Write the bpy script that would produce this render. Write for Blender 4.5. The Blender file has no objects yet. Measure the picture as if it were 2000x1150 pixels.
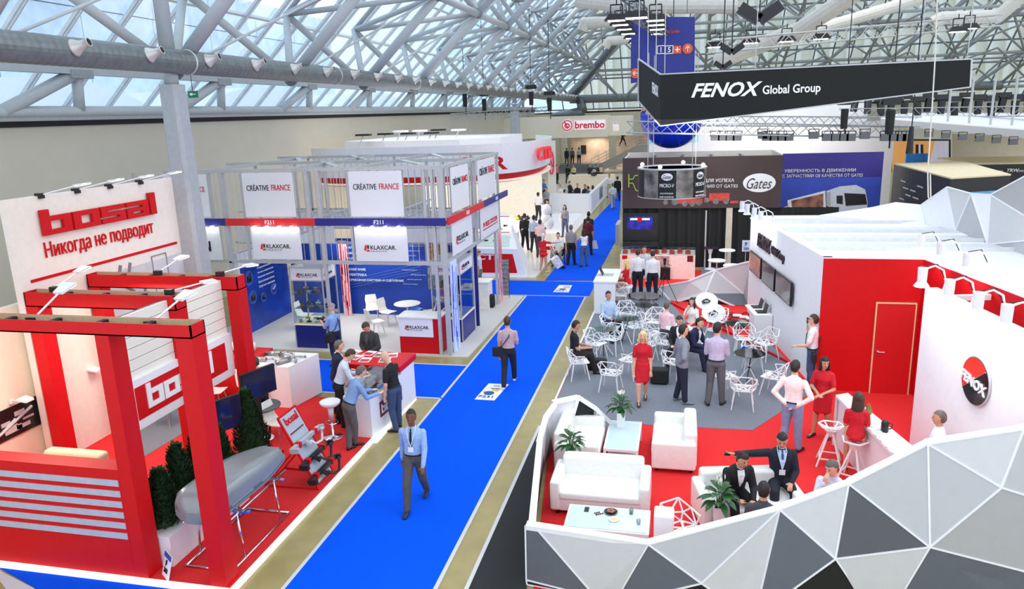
import bpy, math, random
import numpy as np
from mathutils import Vector, Matrix
from mathutils.geometry import delaunay_2d_cdt
random.seed(7)
SC = bpy.context.scene
COL = SC.collection
R = math.radians
# ---------------------------------------------------------------- camera
FPX, CX0, CY0, EYE = 1450.0, 1000.0, 575.0, 6.5
def _n(v): return v / np.linalg.norm(v)
_Y = _n(np.array([(1334 - CX0) / FPX, -(209 - CY0) / FPX, 1.0]))
_Z = -_n(np.array([199 / FPX, -5925 / FPX, 1.0]))
_Z = _n(_Z - _Y * np.dot(_Z, _Y))
_X = -np.cross(_Y, _Z); _X = _X if _X[0] > 0 else -_X
CAMM = np.array([_X, _Y, _Z])
def ray(px, py): return CAMM @ np.array([(px - CX0) / FPX, -(py - CY0) / FPX, 1.0])
def P(px, py, z=0.0):
 """point of height z that the survey pixel sees"""
 r = ray(px, py); t = (z - EYE) / r[2]; return Vector((r[0] * t, r[1] * t, z))
def PY(px, py, Y):
 r = ray(px, py); t = Y / r[1]; return Vector((r[0] * t, Y, r[2] * t + EYE))
def PX(px, py, X):
 r = ray(px, py); t = X / r[0]; return Vector((X, r[1] * t, r[2] * t + EYE))
def PR(p):
 c = CAMM.T @ (np.array(p) - np.array([0, 0, EYE])); return CX0 + FPX * c[0] / c[2], CY0 - FPX * c[1] / c[2]
cam = bpy.data.cameras.new('camera'); camo = bpy.data.objects.new('camera', cam); COL.objects.link(camo)
cam.sensor_width = 36; cam.lens = 36 * FPX / 2000; cam.clip_end = 400; cam.clip_start = .1
cr = CAMM @ np.array([1, 0, 0]); cu = CAMM @ np.array([0, 1, 0]); cf = CAMM @ np.array([0, 0, 1])
camo.matrix_world = Matrix(((cr[0], cu[0], -cf[0], 0), (cr[1], cu[1], -cf[1], 0), (cr[2], cu[2], -cf[2], EYE), (0, 0, 0, 1)))
SC.camera = camo
# ---------------------------------------------------------------- world, exposure
SC.view_settings.view_transform = 'Standard'; SC.view_settings.look = 'None'
SC.view_settings.gamma = 1; SC.view_settings.use_curve_mapping = False
SC.view_settings.exposure = 0.05
W = bpy.data.worlds.new('sky'); SC.world = W; W.use_nodes = True
wn = W.node_tree.nodes; wl = W.node_tree.links
bg = wn['Background']; bg.inputs[1].default_value = 1.6
tc = wn.new('ShaderNodeTexCoord'); nz = wn.new('ShaderNodeTexNoise'); nz.inputs['Scale'].default_value = 2.2; nz.inputs['Detail'].default_value = 5
rp = wn.new('ShaderNodeValToRGB'); rp.color_ramp.elements[0].position = .38; rp.color_ramp.elements[1].position = .58
rp.color_ramp.elements[0].color = (.62, .80, 1, 1); rp.color_ramp.elements[1].color = (.96, .98, 1, 1)
wl.new(tc.outputs['Generated'], nz.inputs['Vector']); wl.new(nz.outputs['Fac'], rp.inputs[0]); wl.new(rp.outputs[0], bg.inputs[0])
def area(name, loc, size, power, rot=(0, 0, 0), col=(1, .97, .93), sy=None):
 l = bpy.data.lights.new(name, 'AREA'); l.energy = power; l.size = size; l.color = col
 if sy: l.shape = 'RECTANGLE'; l.size_y = sy
 o = bpy.data.objects.new(name, l); COL.objects.link(o); o.location = loc; o.rotation_euler = rot; return o
# added area lights, unseen above the frame, that brighten the hall
for i, (x, y) in enumerate([(-8, 14), (3, 12), (-7, 30), (4, 26), (-8, 50), (8, 45)]):
 area('added_hall_fill', (x, y, 15), 4.0, 190, col=(1, .97, .92))
# ---------------------------------------------------------------- materials
MATS = {}
def s2l(c): return tuple(((v / 255) / 12.92 if v / 255 <= .04045 else ((v / 255 + .055) / 1.055) ** 2.4) for v in c)
def mat(name, rgb, rough=.5, metal=0, var=.06, scale=8, bump=0, emit=0, spec=.5, stretch=None):
 """rgb in 0-255 display values; a fine noise varies the colour"""
 if name in MATS: return MATS[name]
 m = bpy.data.materials.new(name); m.use_nodes = True; MATS[name] = m
 n = m.node_tree.nodes; l = m.node_tree.links; b = n['Principled BSDF']
 c = s2l(rgb)
 b.inputs['Roughness'].default_value = rough; b.inputs['Metallic'].default_value = metal
 b.inputs['Specular IOR Level'].default_value = spec
 t = n.new('ShaderNodeTexCoord'); z = n.new('ShaderNodeTexNoise'); z.inputs['Scale'].default_value = scale; z.inputs['Detail'].default_value = 3
 src = t.outputs['Object']
 if stretch:
  mp = n.new('ShaderNodeMapping'); mp.inputs['Scale'].default_value = stretch; l.new(src, mp.inputs[0]); src = mp.outputs[0]
 l.new(src, z.inputs['Vector'])
 rmp = n.new('ShaderNodeValToRGB'); rmp.color_ramp.elements[0].position = .3; rmp.color_ramp.elements[1].position = .7
 rmp.color_ramp.elements[0].color = tuple(max(0, v * (1 - var)) for v in c) + (1,)
 rmp.color_ramp.elements[1].color = tuple(min(1, v * (1 + var)) for v in c) + (1,)
 l.new(z.outputs['Fac'], rmp.inputs[0]); l.new(rmp.outputs[0], b.inputs['Base Color'])
 if bump:
  bp = n.new('ShaderNodeBump'); bp.inputs['Strength'].default_value = bump; bp.inputs['Distance'].default_value = .02
  l.new(z.outputs['Fac'], bp.inputs['Height']); l.new(bp.outputs[0], b.inputs['Normal'])
 if emit:
  l.new(rmp.outputs[0], b.inputs['Emission Color']); b.inputs['Emission Strength'].default_value = emit
 return m
def glassmat(name, rgb, alpha, rough=.05, fr_=.8):
 if name in MATS: return MATS[name]
 m = bpy.data.materials.new(name); m.use_nodes = True; MATS[name] = m
 n = m.node_tree.nodes; l = m.node_tree.links; n.remove(n['Principled BSDF'])
 tr = n.new('ShaderNodeBsdfTransparent'); gl = n.new('ShaderNodeBsdfGlossy'); mx = n.new('ShaderNodeMixShader')
 tr.inputs[0].default_value = s2l(rgb) + (1,); gl.inputs['Roughness'].default_value = rough; gl.inputs[0].default_value = (1, 1, 1, 1)
 fr = n.new('ShaderNodeFresnel'); fr.inputs[0].default_value = 1.35
 ad = n.new('ShaderNodeMath'); ad.operation = 'MULTIPLY_ADD'; ad.inputs[1].default_value = fr_; ad.inputs[2].default_value = alpha
 l.new(fr.outputs[0], ad.inputs[0]); l.new(ad.outputs[0], mx.inputs[0]); l.new(tr.outputs[0], mx.inputs[1]); l.new(gl.outputs[0], mx.inputs[2])
 l.new(mx.outputs[0], n['Material Output'].inputs[0]); return m
WHITE = mat('white_laminate', (238, 239, 243), .45, var=.02)
WARMW = mat('warm_white_paint', (240, 232, 222), .6, var=.03)
LEATHER = mat('white_leather', (240, 240, 236), .33, var=.03, bump=.15, scale=14)
RED = mat('red_laminate', (204, 12, 20), .5, var=.04, spec=.25)
REDC = mat('red_carpet', (222, 34, 36), .95, var=.1, scale=120, bump=.3)
BLUEC = mat('blue_carpet', (0, 84, 232), .95, var=.05, scale=90, bump=.2, spec=.1)
GREYC = mat('grey_carpet', (120, 126, 136), .95, var=.1, scale=30, bump=.3)
PALEC = mat('pale_grey_carpet', (206, 202, 198), .9, var=.05, scale=60)
BLACK = mat('black_plastic', (22, 22, 25), .4)
BLACKM = mat('black_matt', (26, 28, 29), .75)
CHROME = mat('chrome', (225, 225, 230), .12, 1, var=.02)
ALU = mat('aluminium', (200, 202, 204), .4, .4, var=.05)
ALUD = mat('brushed_aluminium_dull', (184, 186, 186), .5, .1, var=.05)
STEEL = mat('grey_painted_steel', (178, 185, 189), .5, 0, var=.03)
STEELM = mat('mid_grey_painted_steel', (150, 156, 160), .5, 0, var=.08)
STEELD = mat('dark_grey_painted_steel', (112, 120, 126), .5, 0, var=.08)
DUCTM = mat('galvanised_duct', (122, 128, 130), .42, .5, var=.12, scale=5)
GREYL = mat('light_grey_panel', (204, 204, 206), .6, var=.02)
GREYM = mat('mid_grey_panel', (184, 185, 188), .6, var=.02)
GREYD = mat('dark_grey_panel', (96, 101, 110), .6, var=.03)
NAVY = mat('navy_laminate', (26, 34, 122), .4)
GLASS = glassmat('clear_glass', (235, 245, 246), .05)
ROOFG = glassmat('roof_glass', (240, 248, 255), .02, .05, .2)
TINT = glassmat('dark_table_glass', (120, 130, 132), .08)
FROST = mat('pale_blue_frosted_glass', (206, 226, 232), .12, var=.02)
LAMP = mat('lamp_lens', (255, 252, 245), .3, emit=9)
WOODE = mat('raw_chipboard', (190, 170, 138), .8, var=.12, scale=40)
SCREEN = mat('dark_screen', (30, 30, 62), .08, var=.4, scale=1.5)
SCREENG = mat('grey_screen', (96, 92, 92), .1, var=.3, scale=2)
COLM = mat('column_grey_paint', (170, 176, 181), .5)
LEAF = mat('dark_green_leaf', (34, 84, 34), .35, var=.35, scale=9)
THUJA = mat('thuja_green', (26, 66, 26), .8, var=.45, scale=12)
# ---------------------------------------------------------------- mesh helpers
def V(*a): return Vector(a)
class MB:
 def __init__(s): s.v = []; s.f = []; s.m = []; s.bev = 0
 def add(s, vs, fs, m=0):
  o = len(s.v); s.v += [Vector(v) for v in vs]; s.f += [tuple(i + o for i in f) for f in fs]; s.m += [m] * len(fs); return s
 def box(s, x0, y0, z0, x1, y1, z1, m=0):
  return s.add([(x0,y0,z0),(x1,y0,z0),(x1,y1,z0),(x0,y1,z0),(x0,y0,z1),(x1,y0,z1),(x1,y1,z1),(x0,y1,z1)],
                     [(0,3,2,1),(4,5,6,7),(0,1,5,4),(1,2,6,5),(2,3,7,6),(3,0,4,7)], m)
 def bar(s, p, q, w, h, m=0, up=(0,0,1)):
  p = Vector(p); q = Vector(q); d = (q - p).normalized(); up = Vector(up)
  if abs(d.dot(up)) > .98: up = Vector((0, 1, 0))
  a = d.cross(up).normalized() * w / 2; b = a.cross(d).normalized() * h / 2
  return s.add([p-a-b, p+a-b, p+a+b, p-a+b, q-a-b, q+a-b, q+a+b, q-a+b],
                     [(0,1,2,3),(7,6,5,4),(4,5,1,0),(5,6,2,1),(6,7,3,2),(7,4,0,3)], m)
 def tube(s, p, q, r, n=8, r2=None, m=0):
  p = Vector(p); q = Vector(q); d = (q - p).normalized(); r2 = r if r2 is None else r2
  up = Vector((0,0,1)) if abs(d.z) < .95 else Vector((1,0,0))
  a = d.cross(up).normalized(); b = a.cross(d)
  vs = []
  for c, rr in ((p, r), (q, r2)):
   for k in range(n):
    t = 2 * math.pi * k / n; vs.append(c + (a * math.cos(t) + b * math.sin(t)) * rr)
  fs = [(k, (k+1) % n, n + (k+1) % n, n + k) for k in range(n)] + [tuple(range(n-1, -1, -1)), tuple(range(n, 2*n))]
  return s.add(vs, fs, m)
 def path(s, pts, r, n=6, m=0):
  for a, b in zip(pts[:-1], pts[1:]):
   if (Vector(a) - Vector(b)).length > 1e-5: s.tube(a, b, r, n, m=m)
  return s
 def lathe(s, prof, n=16, c=(0,0,0), m=0):
  c = Vector(c); vs = []
  for r, z in prof:
   for k in range(n):
    t = 2 * math.pi * k / n; vs.append(c + V(r * math.cos(t), r * math.sin(t), z))
  fs = []
  for i in range(len(prof) - 1):
   for k in range(n): fs.append((i*n+k, i*n+(k+1) % n, (i+1)*n+(k+1) % n, (i+1)*n+k))
  fs += [tuple(range(n-1, -1, -1)), tuple(range((len(prof)-1)*n, len(prof)*n))]
  return s.add(vs, fs, m)
 def prism(s, poly, z0, z1, m=0):
  n = len(poly); vs = [(x, y, z0) for x, y in poly] + [(x, y, z1) for x, y in poly]
  return s.add(vs, [tuple(range(n-1, -1, -1)), tuple(range(n, 2*n))] + [(k, (k+1) % n, n+(k+1) % n, n+k) for k in range(n)], m)
 def slab(s, poly, off, m=0):
  n = len(poly); off = Vector(off); vs = [Vector(p) for p in poly] + [Vector(p) + off for p in poly]
  return s.add(vs, [tuple(range(n-1, -1, -1)), tuple(range(n, 2*n))] + [(k, (k+1) % n, n+(k+1) % n, n+k) for k in range(n)], m)
 def ell(s, c, r, nu=12, nv=8, m=0, rot=None):
  c = Vector(c); vs = []; r = (r, r, r) if not hasattr(r, '__len__') else r
  for j in range(nv + 1):
   ph = math.pi * j / nv
   for k in range(nu):
    t = 2 * math.pi * k / nu
    v = V(r[0] * math.sin(ph) * math.cos(t), r[1] * math.sin(ph) * math.sin(t), r[2] * math.cos(ph))
    if rot is not None: v = rot @ v
    vs.append(c + v)
  fs = [(j*nu+k, (j+1)*nu+k, (j+1)*nu+(k+1) % nu, j*nu+(k+1) % nu) for j in range(nv) for k in range(nu)]
  return s.add(vs, fs, m)
 def rbox(s, x0, y0, z0, x1, y1, z1, r=.03, m=0):
  """box whose edges are rounded when built"""
  s.bev = r; return s.box(x0, y0, z0, x1, y1, z1, m)
 def xf(s, M):
  s.v = [M @ v for v in s.v]; return s
 def build(s, name, mats, parent=None, world=False, smooth=False, bevel=0):
  me = bpy.data.meshes.new(name)
  vs = s.v
  if world and parent is not None:
   I = MW[parent.name].inverted(); vs = [I @ v for v in vs]
  me.from_pydata([tuple(v) for v in vs], [], s.f)
  bevel = bevel or s.bev
  mats = mats if isinstance(mats, (list, tuple)) else [mats]
  for mm in mats: me.materials.append(mm)
  if len(mats) > 1: me.polygons.foreach_set('material_index', s.m)
  if smooth: me.polygons.foreach_set('use_smooth', [True] * len(me.polygons))
  me.update()
  o = bpy.data.objects.new(name, me); COL.objects.link(o); o.parent = parent
  MW[o.name] = MW[parent.name].copy() if parent is not None else Matrix.Identity(4)
  if bevel:
   b = o.modifiers.new('bevel', 'BEVEL'); b.width = bevel; b.segments = 4 if s.bev else 2; b.limit_method = 'ANGLE'
  if smooth == 'auto' or bevel:
   me.polygons.foreach_set('use_smooth', [True] * len(me.polygons))
   w = o.modifiers.new('weighted', 'WEIGHTED_NORMAL'); w.keep_sharp = True
  return o
MW = {}
ORD = 'first second third fourth fifth sixth seventh eighth ninth tenth eleventh twelfth thirteenth fourteenth fifteenth sixteenth seventeenth eighteenth nineteenth twentieth'.split()
def tag(o, label=None, cat=None, group=None, kind=None):
 if label: o['label'] = label
 if cat: o['category'] = cat
 if group: o['group'] = group
 if kind: o['kind'] = kind
 return o
def T(name, label, cat, loc=(0,0,0), rz=0, group=None):
 o = bpy.data.objects.new(name, None); COL.objects.link(o); o.location = loc; o.rotation_euler = (0, 0, rz); o.empty_display_size = .2
 MW[o.name] = Matrix.Translation(Vector(loc)) @ Matrix.Rotation(rz, 4, 'Z')
 return tag(o, label, cat, group)
def one(mb, name, mats, label, cat, group=None, kind=None, smooth=False, bevel=0):
 """a thing that is one mesh, built in world coordinates, origin moved to its base"""
 xs = [v.x for v in mb.v]; ys = [v.y for v in mb.v]; zs = [v.z for v in mb.v]
 c = V((min(xs)+max(xs))/2, (min(ys)+max(ys))/2, min(zs)); mb.v = [v - c for v in mb.v]
 o = mb.build(name, mats, None, smooth=smooth, bevel=bevel); o.location = c; MW[o.name] = Matrix.Translation(c)
 return tag(o, label, cat, group, kind)
def struct(mb, name, mats, smooth=False):
 return tag(mb.build(name, mats, None, smooth=smooth), kind='structure')
def dup(root, loc, rz, label=None, group=None):
 r = root.copy(); COL.objects.link(r); r.location = loc; r.rotation_euler = (0, 0, rz)
 MW[r.name] = Matrix.Translation(Vector(loc)) @ Matrix.Rotation(rz, 4, 'Z')
 if label: r['label'] = label
 if group: r['group'] = group
 for ch in list(root.children):
  c = ch.copy(); COL.objects.link(c); c.parent = r; MW[c.name] = MW[r.name].copy()
  for g in ch.children:
   d = g.copy(); COL.objects.link(d); d.parent = c
 return r
def textmesh(s, bold=0, shear=0, ext=.01, spacing=1.0, res=3):
 cu = bpy.data.curves.new('txt', 'FONT'); cu.body = s; cu.size = 1; cu.offset = bold * .45; cu.shear = shear; cu.extrude = .01
 cu.space_character = spacing; cu.resolution_u = res; cu.fill_mode = 'NONE'
 o = bpy.data.objects.new('txt', cu); COL.objects.link(o)
 me = bpy.data.meshes.new_from_object(o); bpy.data.objects.remove(o)
 up_ = {v.index: k for k, v in enumerate([v for v in me.vertices if v.co.z > 0])}
 vs = [v.co.xy.copy() for v in me.vertices if v.co.z > 0]; es = [(up_[e.vertices[0]], up_[e.vertices[1]]) for e in me.edges if e.vertices[0] in up_ and e.vertices[1] in up_]; bpy.data.meshes.remove(me)
 v2, _, f2, _, _, _ = delaunay_2d_cdt(vs, es, [], 1, 1e-5)
 A_ = np.array([[*vs[a], *vs[b]] for a, b in es]); keep = []
 for f in f2:
  x = sum(v2[i].x for i in f) / len(f); y = sum(v2[i].y for i in f) / len(f)
  q = (A_[:, 1] > y) != (A_[:, 3] > y); B_ = A_[q]
  if (B_[:, 0] + (y - B_[:, 1]) * (B_[:, 2] - B_[:, 0]) / (B_[:, 3] - B_[:, 1]) > x).sum() % 2: keep.append(list(f))
 f2 = keep
 n = len(v2); cnt = {}
 for f in f2:
  for a, b in zip(f, f[1:] + f[:1]): cnt[(a, b)] = 1
 fs = [tuple(f) for f in f2] + [tuple(n + i for i in reversed(f)) for f in f2] + [(n + a, n + b, b, a) for a, b in cnt if (b, a) not in cnt]
 me = bpy.data.meshes.new('lettering'); me.from_pydata([(p.x, p.y, ext) for p in v2] + [(p.x, p.y, -ext) for p in v2], [], fs); me.update()
 return me
def text(s, m, parent, origin, right, up, width=None, height=None, bold=0, shear=0, ext=.006, name='lettering', spacing=1.0, center=False, label=None):
 """lettering whose lower left corner is at origin (world), fitted to width/height"""
 me = textmesh(s, bold, shear, ext, spacing)
 n = len(me.vertices); co = np.empty(n * 3); me.vertices.foreach_get('co', co); co = co.reshape(-1, 3)
 x0, x1 = co[:, 0].min(), co[:, 0].max(); y0, y1 = co[:, 1].min(), co[:, 1].max()
 sx = width / (x1 - x0) if width else None; sy = height / (y1 - y0) if height else None
 sx = sx or sy; sy = sy or sx
 co[:, 0] = (co[:, 0] - x0) * sx; co[:, 1] = (co[:, 1] - y0) * sy; co[:, 2] *= 1 if True else 1
 if center: co[:, 0] -= (x1 - x0) * sx / 2; co[:, 1] -= (y1 - y0) * sy / 2
 r = Vector(right).normalized(); u = Vector(up).normalized(); nn = r.cross(u)
 A = np.array([r, u, nn]); wc = co @ A + np.array(Vector(origin))
 if parent is not None:
  I = np.array(MW[parent.name].inverted()); wc = wc @ I[:3, :3].T + I[:3, 3]
 me.vertices.foreach_set('co', wc.ravel()); me.materials.clear(); me.materials.append(m); me.update(); me.name = name
 o = bpy.data.objects.new(name, me); COL.objects.link(o); o.parent = parent; MW[o.name] = MW[parent.name] if parent else Matrix.Identity(4)
 if label: o['label'] = label
 return o
def logo_blocks(mb, origin, right, up, h, thick, m=0, sx=1.0):
 """five blocky letters; h = height of the low letters; returns total width"""
 r = Vector(right).normalized(); u = Vector(up).normalized(); nn = r.cross(u); o = Vector(origin)
 def rc(x0, y0, x1, y1):
  c = [o + r*x*h*sx + u*y*h for x, y in ((x0,y0),(x1,y0),(x1,y1),(x0,y1))]; mb.slab(c, nn * thick, m)
 w = 1.28; x = 0; g = .1
 for ch in 'bosal':
  if ch == 'b': rc(x,0,x+.34,1.38); rc(x+.34,0,x+w,.27); rc(x+.34,.73,x+w,1); rc(x+w-.36,.27,x+w,.73)
  if ch == 'o': rc(x,0,x+.36,1); rc(x+.36,0,x+w-.36,.27); rc(x+.36,.73,x+w-.36,1); rc(x+w-.36,0,x+w,1)
  if ch == 's': rc(x,0,x+w,.27); rc(x,.38,x+w,.62); rc(x,.73,x+w,1); rc(x+w-.34,.27,x+w,.38); rc(x,.62,x+.34,.73)
  if ch == 'a': rc(x,0,x+w-.36,.24); rc(x,.24,x+.34,.38); rc(x,.38,x+w-.36,.62); rc(x,.73,x+w-.36,1); rc(x+w-.36,0,x+w,1)
  if ch == 'l': rc(x,0,x+.36,1.38); x += .36 - w
  x += w + g
 return x - g
# ---------------------------------------------------------------- people
def caps(p, q, r1, r2, lab, u=None, flat=1.0):
 """a rounded tapering limb: rings (centre, u, v, ru, rv)"""
 p = Vector(p); q = Vector(q); d = (q - p).normalized()
 if u is None:
  u = Vector((1,0,0)) if abs(d.x) < .8 else Vector((0,1,0))
 u = (u - d * u.dot(d)).normalized(); v = d.cross(u)
 rg = []
 for k, s in ((-.96, .28), (-.7, .71), (0, 1)): rg.append((p + d * k * r1, u, v, s * r1, s * r1 * flat))
 mid = (p + q) / 2; rm = (r1 + r2) / 2
 rg.append((mid, u, v, rm, rm * flat))
 for k, s in ((0, 1), (.7, .71), (.96, .28)): rg.append((q + d * k * r2, u, v, s * r2, s * r2 * flat))
 return (rg, lab)
def loftmesh(mb, rings, n=12):
 vs = []
 for c, u, v, a, b in rings:
  for k in range(n):
   t = 2 * math.pi * k / n; vs.append(c + u * (a * math.cos(t)) + v * (b * math.sin(t)))
 m = len(rings)
 fs = [(j*n+k, j*n+(k+1) % n, (j+1)*n+(k+1) % n, (j+1)*n+k) for j in range(m-1) for k in range(n)]
 fs += [tuple(range(n-1, -1, -1)), tuple(range((m-1)*n, m*n))]
 mb.add(vs, fs)
def labels_for(pts, prims):
 best = np.full(len(pts), 1e9); lab = np.zeros(len(pts), int)
 for i, (rg, l) in enumerate(prims):
  for (c0, u0, v0, a0, b0), (c1, u1, v1, a1, b1) in zip(rg[:-1], rg[1:]):
   c0n = np.array(c0); dd = np.array(c1) - c0n; L2 = dd @ dd + 1e-12
   t = np.clip((pts - c0n) @ dd / L2, 0, 1); rel = pts - c0n - t[:, None] * dd
   ax = np.abs(rel @ dd) / math.sqrt(L2)
   ra = a0 + (a1 - a0) * t; rb = b0 + (b1 - b0) * t
   dn = np.sqrt((rel @ np.array(u0) / ra) ** 2 + (rel @ np.array(v0) / rb) ** 2)
   d = (dn - 1) * np.sqrt(ra * rb) + ax
   mk = d < best; best[mk] = d[mk]; lab[mk] = i
 return lab
SKINS = dict(light=(226, 176, 150), tan=(206, 150, 120), dark=(118, 74, 54), pale=(238, 192, 168))
def cloth(rgb, nm=None): return mat('cloth_%d_%d_%d' % rgb, rgb, .85, var=.10, scale=18, bump=.25)
def hairm(rgb): return mat('hair_%d_%d_%d' % rgb, rgb, .55, var=.3, scale=60, stretch=(1, 1, .15))
HAIR = dict(black=(24, 20, 20), brown=(62, 42, 30), dark=(38, 28, 24), grey=(98, 90, 84), blonde=(232, 200, 130), white=(225, 222, 215))
PENDING = []
def person(label, loc, face=0, h=1.75, pose='stand', top=(230,230,235), legs=(30,30,40), skin='light', hair='dark', hairstyle='short',
           sleeve='long', jacket=False, lean=0, armR='down', armL='down', seat=.46, head=(0, 0), shoes=(25,22,22), fem=False,
           dress=None, tie=None, lanyard=False, res=.02, near=False, bald=False, step=.12, legsx=None, group=None, kneeout=.03,
           barelegs=False, cap=None, skirt=None, belt=True, glasses=False, extras=None, sidelean=0, collar=True):
 """face: compass degrees the figure looks towards, 0 = away along the aisle, 90 = to the right, 180 = towards the entrance"""
 pr = []; up = Vector((0,0,1)); X = Vector((1,0,0)); Y = Vector((0,1,0))
 sit = pose == 'sit'
 skl, topl, legl, sh, shirtl = 'skin', 'top', 'legs', 'shoe', 'shirt'
 leg_lab = 'legskin' if (dress or barelegs) else legl
 zp = (seat / h + .055) if sit else .52
 if pose == 'walk': zp = .51
 pel = Vector((0, 0, zp))
 a = R(lean); sd = Vector((math.sin(R(sidelean)), math.sin(a), math.cos(a))).normalized()      # spine direction
 sy = (Y - sd * sd.dot(Y)).normalized(); sx = sy.cross(sd).normalized()
 def sp(z, x=0, y=0): return pel + sd * z + sx * x + sy * y
 shw = .088 if fem else .102; jk = .008 if jacket else 0
 if fem: RG = [(-.05,.070,.058,0),(-.02,.092,.070,-.004),(.03,.092,.068,-.004),(.08,.076,.056,0),(.115,.068,.050,0),(.15,.073,.054,.003),(.20,.083,.066,.010),(.235,.082,.060,.006),(.27,.085,.048,0),(.295,.06,.038,-.002)]
 else: RG = [(-.05,.074,.060,0),(-.02,.092,.070,-.003),(.03,.092,.068,0),(.08,.088,.066,.004),(.115,.087,.064,.005),(.15,.092,.064,.004),(.20,.100,.068,.004),(.24,.102,.062,.002),(.268,.088,.050,-.002),(.292,.060,.040,-.004)]
 tor = [(sp(z, 0, y), sx, sy, ru + jk, rv + jk) for z, ru, rv, y in RG]
 if dress: pr.append((tor, topl))
 else:
  cut = 2 if not jacket else 1
  pr.append((tor[:cut+1], legl if not jacket else topl)); pr.append((tor[cut:], topl))
 pr.append((caps(sp(.285), sp(.338, 0, .006), .036 if not fem else .029, .031 if not fem else .026, skl)))
 if collar and not fem: pr.append(caps(sp(.296), sp(.308, 0, .002), .043, .037, shirtl if jacket else topl))
 # head
 hy, hp = R(head[0]), R(head[1])
 HM = Matrix((sx, sy, sd)).transposed()
 if sit or abs(lean) > 25:
  HM = Matrix((X, Y, up)).transposed() if abs(lean) > 0 else HM
 HM = HM @ Matrix.Rotation(-hy, 3, 'Z') @ Matrix.Rotation(-hp, 3, 'X')
 hc = sp(.335, 0, .008) + HM @ Vector((0, .006, .068))
 hs = 1.0 if not fem else .95
 def hp_(x, y, z): return hc + HM @ (Vector((x, y, z)) * hs)
 hu, hv = HM @ X, HM @ Y
 HR = [(-.068,.014,.014,.026),(-.060,.026,.028,.018),(-.040,.036,.044,.006),(-.015,.042,.052,.002),(.010,.0445,.056,-.002),(.032,.043,.055,-.004),(.050,.036,.046,-.005),(.062,.022,.030,-.005),(.067,.008,.010,-.005)]
 pr.append(([(hp_(0, y, z), hu, hv, ru*hs, rv*hs) for z, ru, rv, y in HR], skl))
 pr.append(caps(hp_(0,.052,.010), hp_(0,.064,-.014), .006, .008, skl))
 for s in (-1, 1): pr.append(caps(hp_(s*.044,-.004,.010), hp_(s*.045,-.002,-.012), .010, .007, skl, flat=.6))
 # arms
 def arm(s, spec, side):
  S = sp(.250, s * shw, -.002); ua, fa = .165, .15
  presets = dict(down=((s*.12,.02,-1),(s*.02,.16,-1)), fold=((s*.1,.25,-1),(-s*.95,.55,.25)), hips=((s*.55,-.25,-.9),(-s*.55,-.05,-.45)),
                       front=((s*.1,.2,-1),(-s*.30,.95,-.10)), clasp=((s*.22,.22,-1),(-s*.72,.7,-.25)), table=((s*.12,.45,-.95),(-s*.25,1,.0)), phone=((s*.45,.45,-.75),(-s*.25,.12,1.1)),
                       chin=((s*.05,.7,-.75),(-s*.35,-.02,1)), swingf=((s*.14,.32,-1),(s*.0,.6,-.9)), swingb=((s*.16,-.35,-1),(s*.05,-.05,-1)), lap=((s*.15,.30,-1),(-s*.45,1,-.30)),
                       reach=((s*.25,.85,-.55),(0,1,-.15)), side=((s*1,.1,-.05),(s*1,.35,.12)), cam=((s*.1,.45,-.9),(-s*.45,.9,.45)), pocket=((s*.3,-.15,-1),(-s*.12,.25,-1)), back=((s*.35,-.45,-.85),(-s*.8,-.3,-.25)),
                       up=((s*.6,.4,.3),(-s*.1,.2,1)))
  u, f = presets[spec] if isinstance(spec, str) else spec
  def w(d):
   d = Vector(d)
   if spec in ('down', 'swingf', 'swingb', 'pocket'): dd = sx * d.x + Y * d.y + up * d.z
   else: dd = sx * d.x + sy * d.y + sd * d.z if lean < 20 else X * d.x + Y * d.y + up * d.z
   return dd.normalized()
  E = S + w(u) * ua; H = E + w(f) * fa; fd = w(f)
  k = (.9 if fem else 1.0); jj = .006 if jacket else 0
  la = skl if sleeve == 'none' else topl
  pr.append(caps(sp(.240, s * shw * .55), S, .036 * k, (.030 + jj) * k, la if sleeve != 'none' else topl))
  if sleeve == 'short':
   M_ = S.lerp(E, .72); pr.append(caps(S, M_, (.033+jj)*k, .034*k, topl)); pr.append(caps(S.lerp(E,.55), E, .026*k, .024*k, skl))
  else: pr.append(caps(S, E, ((.033 if la == topl else .027)+jj)*k, ((.029 if la == topl else .022)+jj)*k, la))
  fl = topl if sleeve == 'long' else skl
  pr.append(caps(E, H, ((.028 if fl == topl else .024)+jj)*k, (.022 if fl == topl else .016)*k, fl))
  # hand: palm, four unequal bent fingers, a thumb from the side of the palm
  pn = fd.cross(sx * s); pn = pn.normalized() if pn.length > .1 else sy
  lat = pn.cross(fd).normalized()
  W0 = H + fd * .012
  pr.append(caps(W0, W0 + fd * .036, .017*k, .021*k, skl, u=lat, flat=.55))
  for i, (o, L) in enumerate(((-.016,.036),(-.0055,.041),(.0055,.038),(.016,.030))):
   b0 = W0 + fd * .044 + lat * o; b1 = b0 + (fd * .9 - pn * .25) * L * .55; b2 = b1 + (fd * .6 - pn * .8) * L * .5
   pr.append(caps(b0, b1, .0062, .0058, skl)); pr.append(caps(b1, b2, .0058, .0052, skl))
  t0 = W0 + fd * .008 - lat * .018; pr.append(caps(t0, t0 + (fd * .75 - lat * .6) * .034, .0085, .0065, skl))
  return H, fd, W0 + fd * .05
 hr = arm(1, armR, 'R'); hl = arm(-1, armL, 'L')
 # legs
 feet = []
 thick = 1.0 if not (dress or barelegs) else .82
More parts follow.
